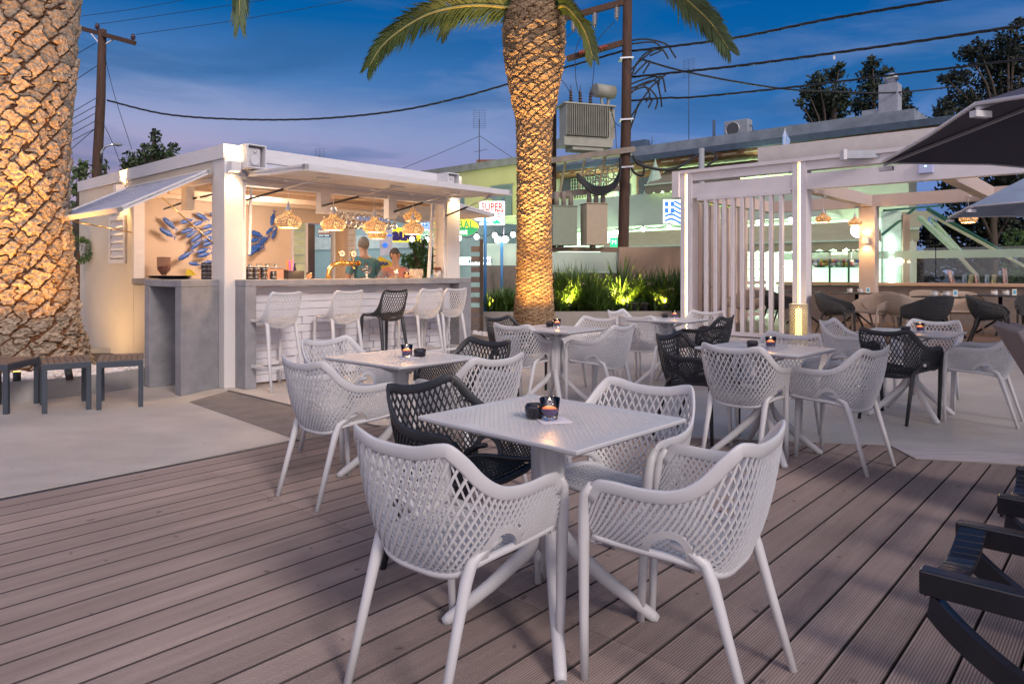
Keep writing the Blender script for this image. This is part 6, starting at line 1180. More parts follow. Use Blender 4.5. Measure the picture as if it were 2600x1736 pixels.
# awnings
def awning(parent, x0, x1, y0, y1, z0, z1, val, m, mr, sc=.42):
    mb = MB(); n = max(6, int((x1-x0)/sc)); mb.add([(x0, y0, z0), (x1, y0, z0), (x1, y1, z1), (x0, y1, z1), (x0, y0, z0-.02), (x1, y0, z0-.02), (x1, y1, z1-.02), (x0, y1, z1-.02)], [(0, 1, 2, 3), (7, 6, 5, 4)]); w_ = (x1-x0)/n
    for i in range(n):
        a = x0+i*w_; q = [(a, y1, z1-.03), (a+w_, y1, z1-.03)]+[(a+w_-w_*k/6, y1, z1-.03-val-.10*math.sin(math.pi*k/6)) for k in range(7)]; mb.slab(q, (0, .015, 0))
    o = mb.build('awning', m, parent); mb = MB(); mb.box(x0, x1, y1-.04, y1+.02, z1-.03, z1+.03); mb.build('front_rail', mr, o)
M_aw = mat('olive_awning', (.33, .31, .20), .9, var=.08, vscale=2, bump=.2); M_rail = mat('pale_rail', (.5, .62, .48), .6)
awning(bb, bl_(1688, .0), bl_(1925, 0), .3, -1.7, 5.95, 5.05, .28, mat('brown_awning', (.20, .18, .13), .9, var=.1), M_rail)
awning(bb, bl_(1590, -1.4), bl_(2228, -1.4), -1.41, -3.4, 3.1, 2.35, .22, M_aw, M_rail)
awning(bb, bl_(2245, -3), bl_(2345, -3), -1.41, -3.6, 3.35, 2.65, .30, M_aw, M_rail)
# ground floor: lit shop
M_lit = mat('lit_shop_wall', (.7, .8, .7), .8, emit=(.62, 1.0, .66), estr=.85, var=.1, vscale=2); M_tubel = mat('fluorescent_tube', (1, 1, 1), emit=(.80, 1, .86), estr=7, var=0)
def shopback(x0, x1, z0, z1, y=.36): 
    mb = MB(); mb.box(x0, x1, y-.02, y+.03, z0, z1); o = mb.build('shop_window', M_lit, bb); mb = MB()
    for i in range(8): z_ = z0+(z1-z0)*i/8; mb.box(x0, x1, y-.06, y-.021, z_, z_+.04)
    mb.build('shelf', M_pg, o); return o
shopback(bl_(1420, .4), bl_(2240, .4), .3, 3.3)
mb = MB()
x = bl_(1600, -1)
rg = np.random.default_rng(3)
for (a, b, z) in ((bl_(1660, -1.2), bl_(1700, -1.2), 2.3), (bl_(2145, -1.2), bl_(2180, -1.2), 2.15), (bl_(1985, -1), bl_(2012, -1), 1.5)): mb.box(a, b, -1.3, -1.22, z, z+.07)
mb.build('tube_lamp', M_tubel, bb)
for px in (1500, 1620, 1790, 1960, 2140): light('shop_light', 'POINT', (bl_(px, -1.6), -1.9, 1.9), 130, (.78, 1, .66), bb, shadow_soft_size=.3)
for px, z in ((1500, 5.0), (1700, 4.9), (1900, 5.0)): light('balcony_light', 'POINT', (bl_(px, -1), -1.0, z), 140, (.80, 1, .60), bb, shadow_soft_size=.3)
# display case with goods
dc = thing('display_case', 'long glass display case full of coloured goods in front of the lit shop', 'display case', BA+BX*bl_(2060, -4)+BY*-4, BROT); Lc = bl_(2205, -4)-bl_(2060, -4); mb = MB(); mb.box(0, Lc, 0, .7, 0, .55); mb.build('base', mat('case_base', (.35, .36, .30), .6), dc); mb = MB()
for x in np.linspace(0, Lc, 4): mb.box(x-.03, x+.03, -.02, .02, .552, 1.95)
mb.box(0, Lc, -.02, .02, 1.2, 1.25) if 0 else None; mb.box(0, Lc, -.021, .021, 1.951, 2.0); mb.box(0, Lc, .0, .7, 1.46, 1.49); mb.build('frame', mat('green_frame', (.04, .09, .06), .5), dc)
gc = [(.6, .15, .1), (.7, .6, .1), (.7, .7, .7), (.15, .4, .15), (.1, .2, .5), (.6, .35, .15)]
for k, cc in enumerate(gc):
    mb = MB()
    for i in range(60): x = rg.random()*Lc; z = rg.choice([.56, .72, 1.5, 1.62]); mb.ball((x, .08+.4*rg.random(), z+.07), .06+.05*rg.random(), 6, (1, 1, .8))
    mb.build('goods', mat('goods_%d' % k, cc, .5, var=.2), dc)
mb = MB(); mb.box(0, Lc, .6, .64, .56, 1.9); mb.build('lit_back', M_lit, dc)
# rooftop
def roofthing(name, label, cat, fn, px, off=1.5, z=7.0):
    p = BA+BX*bl_(px, off)+BY*off; t_ = thing(name, label, cat, (p.x, p.y, z), BROT); fn(t_); return t_
def ac(t_):
    mb = MB(); mb.box(-.5, .55, -.2, .25, 0, .74); mb.build('housing', mat('grey_ac', (.26, .28, .32), .6, var=.1), t_, bevel=.02); mb = MB(); mb.tube([(-.12, -.203, .37), (-.12, -.215, .37)], .29, 28); mb.build('fan_grille', mat('dark_grille', (.06, .06, .07), .6, var=.3, vscale=20), t_); mb = MB(); mb.lathe([(.31, 0), (.31, .02), (.28, .02), (.28, 0)], 28, caps=False); mb.xf(Matrix.Translation((-.12, -.202, .37)) @ Matrix.Rotation(R(90), 4, 'X')); mb.build('fan_ring', M_steel, t_); mb = MB(); mb.tube([(.56, 0, .5), (.68, 0, .35), (.64, 0, 0)], .02, 6); mb.build('pipe', M_black, t_)
roofthing('air_conditioner', 'grey air conditioner with a round fan on the long flat roof', 'air conditioner', ac, 1872, .6)
def chim(t_):
    mb = MB(); mb.box(-.35, .30, -.3, .3, 0, 1.35); mb.box(-.95, -.36, -.25, .25, 0, .48); mb.build('stack', mat('chimney_render', (.30, .32, .38), .9, var=.1), t_); mb = MB(); mb.lathe([(.2, 1.352), (.2, 1.5), (.26, 1.52), (.27, 1.66), (.2, 1.78), (.0001, 1.8)], 16); mb.build('cowl', M_steel, t_); mb = MB(); mb.box(-3, .9, -.8, 1.5, -.02, .02) if 0 else mb.box(-.9, .6, -.6, .6, -.0, .004); mb.build('base_pad', M_cop, t_)
roofthing('chimney', 'square rendered chimney with a metal cowl on the right end of the roof', 'chimney', chim, 2262, 1.2, 7.0)
def dome(t_): mb = MB(); mb.lathe([(.62*math.cos(a), .42*math.sin(a)) for a in np.linspace(0, 1.56, 8)], 20, caps=False); mb.build('dome', mat('blue_dome', (.06, .12, .2), .4), t_)
roofthing('roof_dome', 'low dark blue dome on the flat roof between the air conditioner and the chimney', 'skylight', dome, 2010, 1.5)
def stub(t_): mb = MB(); mb.box(-.05, .05, -.05, .05, 0, .85); mb.build('pipe', mat('blue_pipe', (.08, .12, .2), .5), t_)
roofthing('vent_pipe', 'short blue vent pipe standing on the flat roof left of the air conditioner', 'pipe', stub, 1813, .3)
def cab(t_): mb = MB(); mb.box(-.45, .35, -.2, .2, 0, .40); mb.build('box', mat('blue_box', (.07, .11, .17), .6), t_); mb = MB(); mb.tube([(.4, 0, .02), (.6, 0, .3), (.58, 0, .5)], .03, 6); mb.build('bent_pipe', mat('blue_pipe', (.08, .12, .2), .5), t_)
roofthing('roof_box', 'dark metal box with a bent pipe on the flat roof, right of the wooden pole', 'box', cab, 1628, .2)
def antenna(t_, h, sc=1.0, low=0):
    mb = MB(); mb.cyl((0, 0, 0), (0, 0, h), .022*sc, 6); mb.build('mast', mat('antenna_metal', (.06, .065, .08), .5, .5), t_); mb = MB()
    for i in range(9): z = h-.45*sc+i*.12*sc; mb.cyl((-.32*sc, 0, z), (.32*sc, 0, z), .007*sc, 5)
    for x in (-.32, 0, .32): mb.cyl((x*sc, 0, h-.45*sc), (x*sc, 0, h+.52*sc), .008*sc, 5)
    mb.cyl((0, -.35*sc, h-.05), (0, .1, h-.05), .012*sc, 6); mb.build('reflector', mat('antenna_metal', (.06, .065, .08)), t_)
    if low: mb = MB(); mb.cyl((-.3, 0, h*.32), (.45, -.2, h*.37), .012, 5); mb.cyl((.1, -.2, h*.33), (.2, .15, h*.36), .008, 5); mb.build('side_arm', mat('antenna_metal', (.06, .065, .08)), t_)
roofthing('tv_antenna', 'tall television antenna on the long flat roof, right of the wooden pole', 'antenna', lambda t_: antenna(t_, 3.3, .8), 1749, .3)
fl_ = thing('flag', 'small blue and white striped flag hanging on the roof edge of the long building', 'flag', P(1993, 330, 24), .3); mb = MB(); mb.cyl((0, 0, -.9), (0, 0, .05), .015, 6); mb.build('pole', M_trim, fl_); mb = MB(); mb.slab([(0, 0, 0), (.22, 0, -.35), (.18, .02, -.52), (-.1, 0, -.5), (-.08, 0, -.2)], (0, .02, 0)); mb.build('cloth', mat('flag_blue', (.03, .16, .5), .8, col2=(.5, .6, .8), vscale=9, var=0), fl_)
gu = thing('closed_parasol', 'pale green folded parasol standing on the balcony before the brown door', 'parasol', (BA+BX*bl_(1664, -.9)+BY*-.9)+Vector((0, 0, 3.5)), BROT); mb = MB(); mb.lathe([(.55, 1.2), (.3, 1.9), (.05, 2.6), (.02, 2.75), (.0001, 2.8)], 8, smooth=False); mb.build('canopy', mat('pale_green_cloth', (.36, .48, .40), .9), gu); mb = MB(); mb.cyl((0, 0, 0), (0, 0, 1.25), .03); mb.build('pole', M_steel, gu)
# building A, left of the middle palm
ba = thing('building', 'plain yellow-green lit house with a blue shutter and grey parapet, left of the middle palm', 'building', BA, BROT); xa0, xa1 = bl_(1060, .5), bl_(1365, .5)
mb = MB(); mb.box(xa0, xa1, .5, 9, 0, 7.15); mb.build('wall', M_by, ba); mb = MB(); mb.box(xa0-.1, xa1+.1, .38, 9.1, 7.152, 7.55); mb.build('parapet', M_cop, ba)
mb = MB(); x0, x1 = bl_(1249, .4), bl_(1298, .4); mb.box(x0, x1, .40, .498, 4.3, 6.0); sh_ = mb.build('window', M_shade, ba); mb = MB(); mb.box(x0-.1, x1+.1, .36, .399, 6.002, 6.12); mb.build('shutter_box', M_shade, sh_)
mb = MB(); x0, x1 = bl_(1168, .4), bl_(1177, .4); mb.box(x0, x1, .42, .498, 4.9, 5.7); mb.build('window', M_shade, ba)
mb = MB(); mb.box(xa0, xa1+1.5, -1.5, -.6, 3.0, 4.1); mb.box(xa0, xa1+1.5, -1.52, .48, 4.102, 4.2); mb.build('shop_fascia', M_pg, ba)
awning(ba, xa0, xa1+1.5, -1.52, -3.5, 3.0, 2.2, .2, M_aw, M_rail)
mb = MB(); mb.box(xa0, xa1+1.2, .44, .49, .2, 2.95); mb.build('shop_window', M_lit, ba)
for px in (1110, 1200, 1300): light('shop_light', 'POINT', (bl_(px, -1.8), -2.0, 1.9), 130, (.78, 1, .62), ba, shadow_soft_size=.3)
for px in (1150, 1270): light('fascia_light', 'POINT', (bl_(px, -2.4), -2.6, 4.9), 80, (.86, 1, .30), ba, shadow_soft_size=.3)
at_ = thing('tv_antenna', 'television antenna with a square grid, standing on the yellow-green house', 'antenna', BA+BX*bl_(1217, 1)+BY*1+Vector((0, 0, 7.4)), R(5)); antenna(at_, 2.75, 1.05, 1)
at_ = thing('tv_antenna', 'tiny television antenna peeping over the middle of the kiosk roof', 'antenna', P(812, 440, 40), 0); antenna(at_, 1.0, .8)
mb = MB(); p = P(1245, 405, 44); rf = thing('tiled_roof', 'tip of a dark red tiled roof behind the yellow-green house', 'roof', (p.x, p.y, 0)); mb.hexa([(-2.2, 0, 0), (2.2, 0, 0), (2.2, 3, 0), (-2.2, 3, 0), (-.9, 1, p.z+.15), (.9, 1, p.z+.15), (.9, 2, p.z+.15), (-.9, 2, p.z+.15)]); mb.build('tiles', M_tile, rf)
# dwellings seen through the kiosk doorway
hs = thing('building', 'pale blue-grey shop front seen through the bar openings behind the pendants', 'building', P(905, 700, 24).xy.to_3d(), R(-30)); mb = MB(); mb.box(-3.2, 4.2, 0, 5, 0, 3.0); mb.build('wall', mat('blue_grey_wall', (.26, .36, .38), .85, var=.05), hs); mb = MB(); mb.box(-3.2, 4.2, -.05, -.001, 2.1, 2.55); mb.build('sign_band', mat('white_band', (.45, .5, .5), .6), hs); mb = MB(); mb.box(-3.2, 4.2, -.03, -.001, .9, 1.0); mb.build('rail', mat('navy', (.04, .07, .14), .5), hs); light('shop_light', 'POINT', (0, -2.5, 2.2), 70, (.8, 1, .9), hs, shadow_soft_size=.3)
# ================================================================== SIGNS
def sign(label, px0, px1, py0, py1, Y, base, name='shop_sign', cat='sign', th=.08, round_=False, rot=0):
    a = P(px0, py0, Y); b = P(px1, py1, Y); c_ = (a+b)/2; w_, h_ = (b.x-a.x), (a.z-b.z); t_ = thing(name, label, cat, c_, rot); mb = MB()
    if round_: mb.slab([(w_/2*math.cos(k*math.pi/20)*1.0, 0, h_/2*math.sin(k*math.pi/20)) for k in range(40)], (0, th, 0))
    else: mb.box(-w_/2, w_/2, 0, th, -h_/2, h_/2)
    mb.build('board', base, t_); return t_, w_, h_
def stext(t_, txt, x, z, size, m, xs=1.0, bold=.0, y=-.012, nm='lettering'): return text_on(nm, txt, size, m, t_, (x, y, z), (1, 0, 0), (0, 0, 1), xs=xs, bold=bold, depth=.006)
def em(name, c, s): return mat(name, c, .5, emit=c, estr=s, var=0)
E_white = em('lit_white', (.88, 1, .92), 1.1); E_red = em('lit_red', (.55, .03, .03), .55); E_green = em('lit_green', (.02, .62, .22), .8); E_yel = em('lit_yellow', (.80, .62, .03), .75); E_blue = em('lit_blue', (.02, .12, .62), .8); E_dgr = em('sign_green', (.02, .26, .08), .4); E_wh2 = em('lit_soft_white', (.6, .72, .66), .45)
t_, w_, h_ = sign('lit white box sign with red capitals on a post left of the middle palm', 1218, 1281, 511, 571, 20, E_white); stext(t_, 'SUPER', 0, h_*.24, .30, E_red, .74, .008); stext(t_, 'MARKET', -.02, -h_*.06, .27, E_red, .70, .006)
mb = MB(); mb.slab([(-.05, -.008, -.12), (.12, -.008, -.17), (.28, -.008, -.30), (.05, -.008, -.32), (-.02, -.008, -.22)], (0, .006, 0)); mb.build('swoosh', E_green, t_); mb = MB(); mb.box(-w_/2-.02, -w_/2-.001, -.02, .1, -h_/2, h_/2); mb.box(w_/2+.001, w_/2+.02, -.02, .1, -h_/2, h_/2); mb.box(-w_/2, w_/2, -.02, .1, -h_/2-.02, -h_/2-.001); mb.build('rim', M_steel, t_); mb = MB(); mb.cyl((w_/2-.03, .12, -2.8), (w_/2-.03, .12, h_/2+.1), .035); mb.build('post', M_steel, t_)
t_, w_, h_ = sign('yellow and green oval shop sign right of the kiosk end column', 1095, 1215, 551, 601, 19, E_yel, round_=True); stext(t_, 'NATURAL', -.02, h_*.10, .29, E_dgr, .80, .008); mb = MB(); n = 20; mb.slab([(w_/2*math.cos(-math.pi*k/n)*.99, -.006, h_/2*math.sin(-math.pi*k/n)*.99-.02) for k in range(n+1)]+[(-w_*.25, -.006, -.02), (0, -.006, .01), (w_*.25, -.006, -.02)], (0, .005, 0)); mb.build('green_band', E_dgr, t_); stext(t_, 'Market', .06, -h_*.26, .20, E_white, .95, .004, y=-.02)
t_, w_, h_ = sign('white sign with a striped flag and green capitals seen through the bar', 1068, 1108, 559, 608, 19.5, E_wh2); stext(t_, 'NATURAL', 0, -h_*.16, .115, E_dgr, .80, .003); stext(t_, 'PRODUCTS', 0, -h_*.38, .105, E_dgr, .76, .003)
def gflag(t_, x0, x1, z0, z1, blue, amp, y=-.012):
    n = 16; H = z1-z0; st = H/9
    for s_ in (0, 2, 4, 6, 8):
        mb = MB(); zt = z1-s_*st
        for i in range(n):
            f0, f1 = i/n, (i+1)/n; a, b = x0+(x1-x0)*f0, x0+(x1-x0)*f1
            if s_ < 5 and f1 <= .40: continue
            d0, d1 = amp*math.sin(f0*6.5), amp*math.sin(f1*6.5); mb.add([(a, y, zt+d0), (b, y, zt+d1), (b, y, zt-st+d1), (a, y, zt-st+d0)], [(0, 3, 2, 1)])
        mb.build('stripe', blue, t_)
    mb = MB(); c = .38*(x1-x0); g_ = .4*c
    for (a, b) in ((x0, x0+g_), (x0+c-g_, x0+c)):
        for (u0, u1) in ((z1-2.1*st, z1), (z1-5*st, z1-2.9*st)): mb.add([(a, y, u0), (b, y, u0), (b, y, u1), (a, y, u1)], [(0, 1, 2, 3)])
    mb.build('canton', blue, t_)
gflag(t_, -w_*.38, w_*.42, h_*.02, h_*.44, E_blue, .03)
t_, w_, h_ = sign('lit sign with a waving blue and white flag, left of the lit pergola post', 1685, 1752, 507, 567, 22.5, E_white); gflag(t_, -w_*.46, w_*.5, -h_*.46, h_*.42, E_blue, .07)
t_, w_, h_ = sign('lit green and yellow sign behind the slat screen', 1766, 1866, 511, 566, 22.3, E_green); mb = MB(); mb.slab([(-w_/2, -.008, .05), (w_/2, -.008, .12), (w_/2, -.008, h_/2), (-w_/2, -.008, h_/2)], (0, .006, 0)); mb.build('yellow_band', E_yel, t_); stext(t_, 'NATURA', 0, h_*.3, .26, E_green, .9, .01, y=-.02); stext(t_, 'Natural', -.02, -h_*.18, .30, E_white, 1.0, .006)
t_, w_, h_ = sign('small lit green sign right of the electric cabinets, low on the pole', 1550, 1568, 604, 627, 21.5, E_green); stext(t_, 'M', 0, 0, .2, E_white)
t_, w_, h_ = sign('yellow sign with round purple letters behind the hanging glasses', 985, 1068, 578, 615, 20, E_yel); stext(t_, 'auo', -.0, .0, .46, mat('purple_letters', (.04, .02, .15), .5), 1.0, .03)
t_, w_, h_ = sign('small brown sign seen through the service doorway', 808, 838, 582, 594, 15, mat('brown_sign', (.28, .08, .03), .6, emit=(.4, .12, .04), estr=.25)); stext(t_, 'BAKERY', 0, 0, .085, E_wh2, .78); t_, w_, h_ = sign('small dark blue sign under the brown one', 808, 838, 596, 602, 15, mat('blue_sign', (.03, .06, .2), .6)); stext(t_, 'ΨΗΣΤΑΡΙΑ', 0, 0, .05, E_wh2, .85)
t_, w_, h_ = sign('white banner with blue capitals beside the kiosk end column', 1164, 1246, 653, 672, 17, E_white); stext(t_, 'ΕΙΣΟΔΟΣ - ENTRANCE', .06, 0, .115, mat('navy_ink', (.01, .04, .2), .5), .62, .003); mb = MB(); mb.box(-w_*.30, -w_*.285, -.008, -.002, -.06, .06); mb.build('arrow', E_red, t_)
t_ = thing('banner', 'hanging white and blue banner ending in a yellow pennant behind the bar', 'banner', P(978, 630, 14.2), 0); mb = MB(); mb.slab([(-.12, 0, .40), (.14, 0, .42), (.15, 0, -.12), (-.10, 0, -.16)], (0, .02, 0)); mb.build('cloth', mat('white_cloth', (.5, .5, .58), .8, var=.2), t_); mb = MB(); mb.cyl((-.0, -.012, .06), (0, -.004, .06), .05, 20); mb.box(-.12, .14, -.008, -.003, .24, .27); mb.build('blue_mark', E_blue, t_); mb = MB(); mb.slab([(-.22, -.02, -.28), (-.1, -.02, -.16), (.16, -.02, -.30), (.10, -.02, -.50), (-.05, -.02, -.46)], (0, .03, 0)); mb.build('pennant', mat('yellow_pennant', (.65, .42, .03), .7, var=.2), t_); stext(t_, 'AIAIA', -.03, -.31, .1, mat('navy_ink', (.01, .04, .2)), .8, .004, y=-.03)
# globes, string lights
M_globe = mat('globe_white', (1, 1, 1), emit=(.92, 1, .93), estr=3.2, var=0); M_pblue = mat('blue_post', (.02, .12, .3), .4)
def globes(label, px, Y, lst, base_py):
    p = P(px, 700, Y); t_ = thing('globe_lamp', label, 'street lamp', (p.x, p.y, 0)); mb = MB(); zt = max(P(px, y, Y).z for x, y, r in lst); mb.cyl((0, 0, 0), (0, 0, zt-.02), .035, 10); mb.build('post', M_pblue, t_)
    for x, y, r in lst:
        q = P(x, y, Y)-Vector((p.x, p.y, 0)); mb = MB(); mb.ball(q, r*Y/F_PX, 20, (1, 1, .92)); mb.build('globe', M_globe, t_); mb = MB(); mb.tube([(0, 0, q.z-r*Y/F_PX*1.2), (q.x*.6, 0, q.z-r*Y/F_PX*1.15), (q.x, 0, q.z-r*Y/F_PX)], .015, 6); mb.build('arm', M_pblue, t_)
    light('globe_glow', 'POINT', (0, -.4, zt), 10, (.85, 1, .85), t_, shadow_soft_size=.15); return t_
globes('lamp with two bright dome globes under the far kiosk shutter, before the white box sign', 1232, 15.8, [(1215, 550, 12), (1250, 549, 14)], 640)
globes('lamp with two round white globes on the fence left of the middle palm', 1274, 17.3, [(1264.6, 609, 9.5), (1282.6, 608, 9.5)], 640)
globes('blue post with a large oval white globe beside the inner pergola column', 2184, 20.5, [(2182, 585, 21)], 720)
def bulbs(label_fmt, pts, Y0, Y1):
    cab = thing('string_light_cable', label_fmt[0], 'cable'); q = [P(x, y-7, Y0+(Y1-Y0)*i/(len(pts)-1)) for i, (x, y) in enumerate(pts)]; mb = MB(); full = []
    for a, b in zip(q[:-1], q[1:]):
        for k in range(8): f = k/8; full.append(a.lerp(b, f)-Vector((0, 0, .10*math.sin(math.pi*f)))); 
    full.append(q[-1]); mb.tube(full, .012, 5); mb.build('cable', M_black, cab)
    for i, a in enumerate(q):
        t_ = thing('light_bulb', label_fmt[1], 'light bulb', a-Vector((0, 0, .1)), 0, label_fmt[2]); mb = MB(); mb.ball((0, 0, 0), .062, 12, (1, 1, 1.2)); mb.build('glass', mat('string_bulb', (1, 1, .9), emit=(.95, 1, .88), estr=9, var=0), t_); mb = MB(); mb.cyl((0, 0, .07), (0, 0, .12), .03); mb.build('socket', M_black, t_)
bulbs(('black cable of festoon bulbs behind the kiosk', 'glowing bulb of the string behind the kiosk', 'festoon bulbs behind the kiosk'), [(1046, 605), (1083, 606), (1166, 602), (1210, 599), (1256, 595), (1303, 593)], 18.5, 18.5)
bulbs(('black cable of festoon bulbs right of the utility pole', 'glowing bulb of the string right of the utility pole', 'festoon bulbs before the long building'), [(1565, 588), (1633, 581), (1699, 576), (1770, 572), (1838, 568), (1926, 563), (2007, 557)], 22, 21)
# right pavilion: green steel arms and tubes
pv = thing('retractable_awning', 'green steel retractable awning arms slanting down at the right behind the pergola', 'awning', (0, 0, 0)); M_gst = mat('green_steel', (.03, .12, .07), .4, .2, var=.2)
def arm(a, b, w, m, nm='arm'): mb = MB(); mb.bar(a, b, w, w*.8); mb.build(nm, m, pv)
arm(P(2245, 535, 19), P(2390, 522, 21), .07, M_gst); arm(P(2240, 596, 19), P(2325, 528, 20), .06, M_gst); arm(P(2355, 530, 19), P(2545, 640, 17.5), .10, M_gst); arm(P(2352, 540, 19), P(2600, 676, 17), .07, mat('cream_arm', (.5, .5, .3), .5)); arm(P(2335, 552, 19), P(2425, 635, 17.6), .13, mat('pale_green_arm', (.30, .40, .24), .4)); arm(P(2365, 556, 19), P(2440, 640, 17.5), .08, mat('pale_green_arm', (.30, .40, .24))); arm(P(2425, 640, 17.5), P(2480, 700, 17.4), .10, mat('beige_arm', (.28, .26, .18), .5))
pb = thing('kiosk_wall', 'white wall piece with two upright fluorescent tubes right of the inner pergola column', 'wall', P(2262, 700, 19.5).xy.to_3d(), 0); mb = MB(); mb.box(-.22, .30, 0, .1, 0, 3.0); mb.build('panel', mat('mint_panel', (.45, .6, .5), .7), pb); mb = MB(); mb.cyl((0, -.05, .95), (0, -.05, 1.75), .06, 10); mb.cyl((0, -.05, 1.83), (0, -.05, 2.3), .06, 10); mb.build('tube_lamp', M_tubel, pb); light('tube_glow', 'POINT', (0, -.4, 1.6), 4, (.75, 1, .8), pb, shadow_soft_size=.1); mb = MB(); mb.box(.31, .50, -.05, .1, 0, 2.9); mb.build('wooden_post', M_tan, pb)
# ================================================================== UTILITY POLES AND CABLES
M_pole = mat('creosoted_pole', (.060, .028, .018), .8, var=.4, vscale=4, stretch=(6, 6, .6), bump=.5, bscale=20); M_cab = mat('black_cable', (.012, .012, .016), .6, var=0); M_wb = mat('grey_beam', (.24, .20, .17), .8, var=.25, vscale=3)
YP = 20.8
up_ = thing('utility_pole', 'tall brown wooden utility pole carrying a transformer platform in the middle of the photo', 'utility pole', P(1582, 700, YP).xy.to_3d()); o_ = up_.location.copy()
def lp(x, y, Y=YP): return P(x, y, Y)-o_
mb = MB(); mb.tube([(0, 0, 0), lp(1582, 640), lp(1590, 300), lp(1594, -60)], [.19, .165, .15, .135], 14); mb.build('shaft', M_pole, up_)
mb = MB(); mb.tube([Vector((lp(1402, 700).x, .5, 0)), lp(1402, 300, YP+.5), lp(1404, 150, YP+.6)], [.15, .13, .12], 12); mb.build('second_shaft', M_pole, up_)
mb = MB()
for (a, b, w) in (((1440, 150), (1592, 106), .16), ((1415, 52), (1590, 4), .17)): mb.bar(lp(*a), lp(*b), .12, w)
mb.build('crossarm', M_pole, up_)
mb = MB()
for dy in (-.2, .22): mb.bar(lp(1390, 409, YP+dy), lp(1612, 379, YP+dy), .10, .16)
mb.bar(lp(1392, 497), lp(1590, 476), .1, .16, ); mb.build('platform_beam', M_wb, up_); mb = MB(); mb.bar(lp(1398, 633), lp(1574, 634), .12, .12); mb.build('lower_beam', M_wood, up_)
for y in (150, 305, 425, 380): mb = MB(); mb.bar(lp(1572, y+2), lp(1606, y), .36, .045); mb.build('steel_band', M_steel, up_)
M_tr = mat('transformer_grey', (.30, .30, .26), .6, var=.12, vscale=3)
tr_ = thing('transformer', 'ribbed grey transformer with a round tank and dark insulators on the pole platform', 'transformer', P(1485, 372, YP), R(18)); sc_ = YP/F_PX
mb = MB(); mb.box(-.78, .78, -.30, .34, -.05, .22); mb.box(-.5, .5, -.25, .3, -.16, -.052); mb.box(-.80, .84, -.38, .42, 1.14, 1.19); mb.box(-.70, .72, -.22, .28, .222, 1.138); mb.build('tank', M_tr, tr_, bevel=.01)
mb = MB()
for i in range(24): x = -.74+i*.058; mb.box(x, x+.016, -.40, -.222, .24, 1.12)
for i in range(9): y = -.20+i*.058; mb.box(.722, .88, y, y+.016, .24, 1.12)
mb.build('cooling_fin', M_tr, tr_); mb = MB(); mb.tube([(.28, -.1, 1.66), (.92, -.02, 1.66)], .20, 20); mb.build('conservator', M_tr, tr_); mb = MB(); mb.bar((.55, -.05, 1.19), (.50, -.05, 1.5), .06, .06); mb.bar((.72, -.02, 1.19), (.78, 0, 1.5), .06, .08); mb.build('support', M_tr, tr_)
for x in (-.45, -.15, .18):
    mb = MB(); pr = [(.03, 1.19)]
    for k in range(5): z = 1.22+k*.08; pr += [(.035, z), (.085-.008*k, z+.01), (.035, z+.05)]
    pr += [(.015, 1.66), (.008, 1.78)]; mb.lathe([(r, z) for r, z in pr], 12, c=(x, 0, 0)); mb.build('insulator', mat('brown_porcelain', (.05, .022, .02), .25, var=.1), tr_)
for px0, px1, py0, py1, lab, m in ((1398, 1482, 524, 623, 'grey-green electric cabinet nearest the middle palm', mat('cabinet_green', (.22, .25, .19), .6, var=.06)), (1484, 1557, 518, 622, 'beige electric cabinet with louvres next to the wooden pole', mat('cabinet_beige', (.38, .30, .22), .6, var=.06))):
    a, b = P(px0, py0, YP-.3), P(px1, py1, YP-.3); t_ = thing('electric_cabinet', lab, 'cabinet', ((a.x+b.x)/2, YP-.3, b.z), R(14), 'electric cabinets on the pole frame'); w_ = (b.x-a.x)*.72; h_ = a.z-b.z; mb = MB(); mb.box(-w_*.62, w_*.45, 0, .55, 0, h_); mb.box(-w_*.66, w_*.49, -.03, .58, h_+.001, h_+.03); mb.build('body', m, t_, bevel=.01)
    mb = MB()
    for k in range(3): mb.box(w_*.451, w_*.451+.006, .12, .32, .14+k*.05, .16+k*.05); mb.box(w_*.451, w_*.451+.006, .12, .32, h_-.22+k*.05, h_-.20+k*.05)
    mb.box(-w_*.3, -w_*.1, .1, .3, -.08, -.001); mb.build('louvre', M_brn, t_)
    mb = MB()
    for k in range(3): x = -w_*.35+k*.22; mb.cyl((x, .25, h_+.03), (x, .25, h_+.45), .075, 10)
    mb.build('conduit', M_wb, t_)
for i, (x, y0, y1) in enumerate(((1455, 38, 80), (1509, 26, 68), (1565, 12, 50))):
    t_ = thing('insulator', ['left', 'middle', 'right'][i]+' one of three grey porcelain insulators hanging from the top crossarm', 'insulator', P(x, y1, YP), 0, 'hanging insulators'); mb = MB(); pr = [(.02, 0)]
    for k in range(7): z = .05+k*.055; pr += [(.035, z), (.07, z+.012), (.035, z+.04)]
    pr += [(.02, .5)]; mb.lathe(pr, 12); mb.build('porcelain', mat('grey_porcelain', (.38, .36, .36), .3, var=.1), t_); mb = MB(); mb.bar((.03, 0, -.04), (.12, 0, .45), .03, .03); mb.build('bracket', M_blackmetal, t_)
for i, (x, y) in enumerate(((1470, 135), (1521, 124))):
    t_ = thing('fuse_insulator', ['left', 'right'][i]+' red ribbed insulator on the lower crossarm', 'insulator', P(x, y, YP-.15), 0, 'red insulators on the crossarm'); mb = MB(); pr = []
    for k in range(5): pr += [(.05, k*.05), (.085, k*.05+.012), (.05, k*.05+.035)]
    mb.lathe(pr, 12); mb.xf(Matrix.Rotation(R(75), 4, 'Y')); mb.build('porcelain', mat('red_porcelain', (.28, .06, .04), .4), t_)
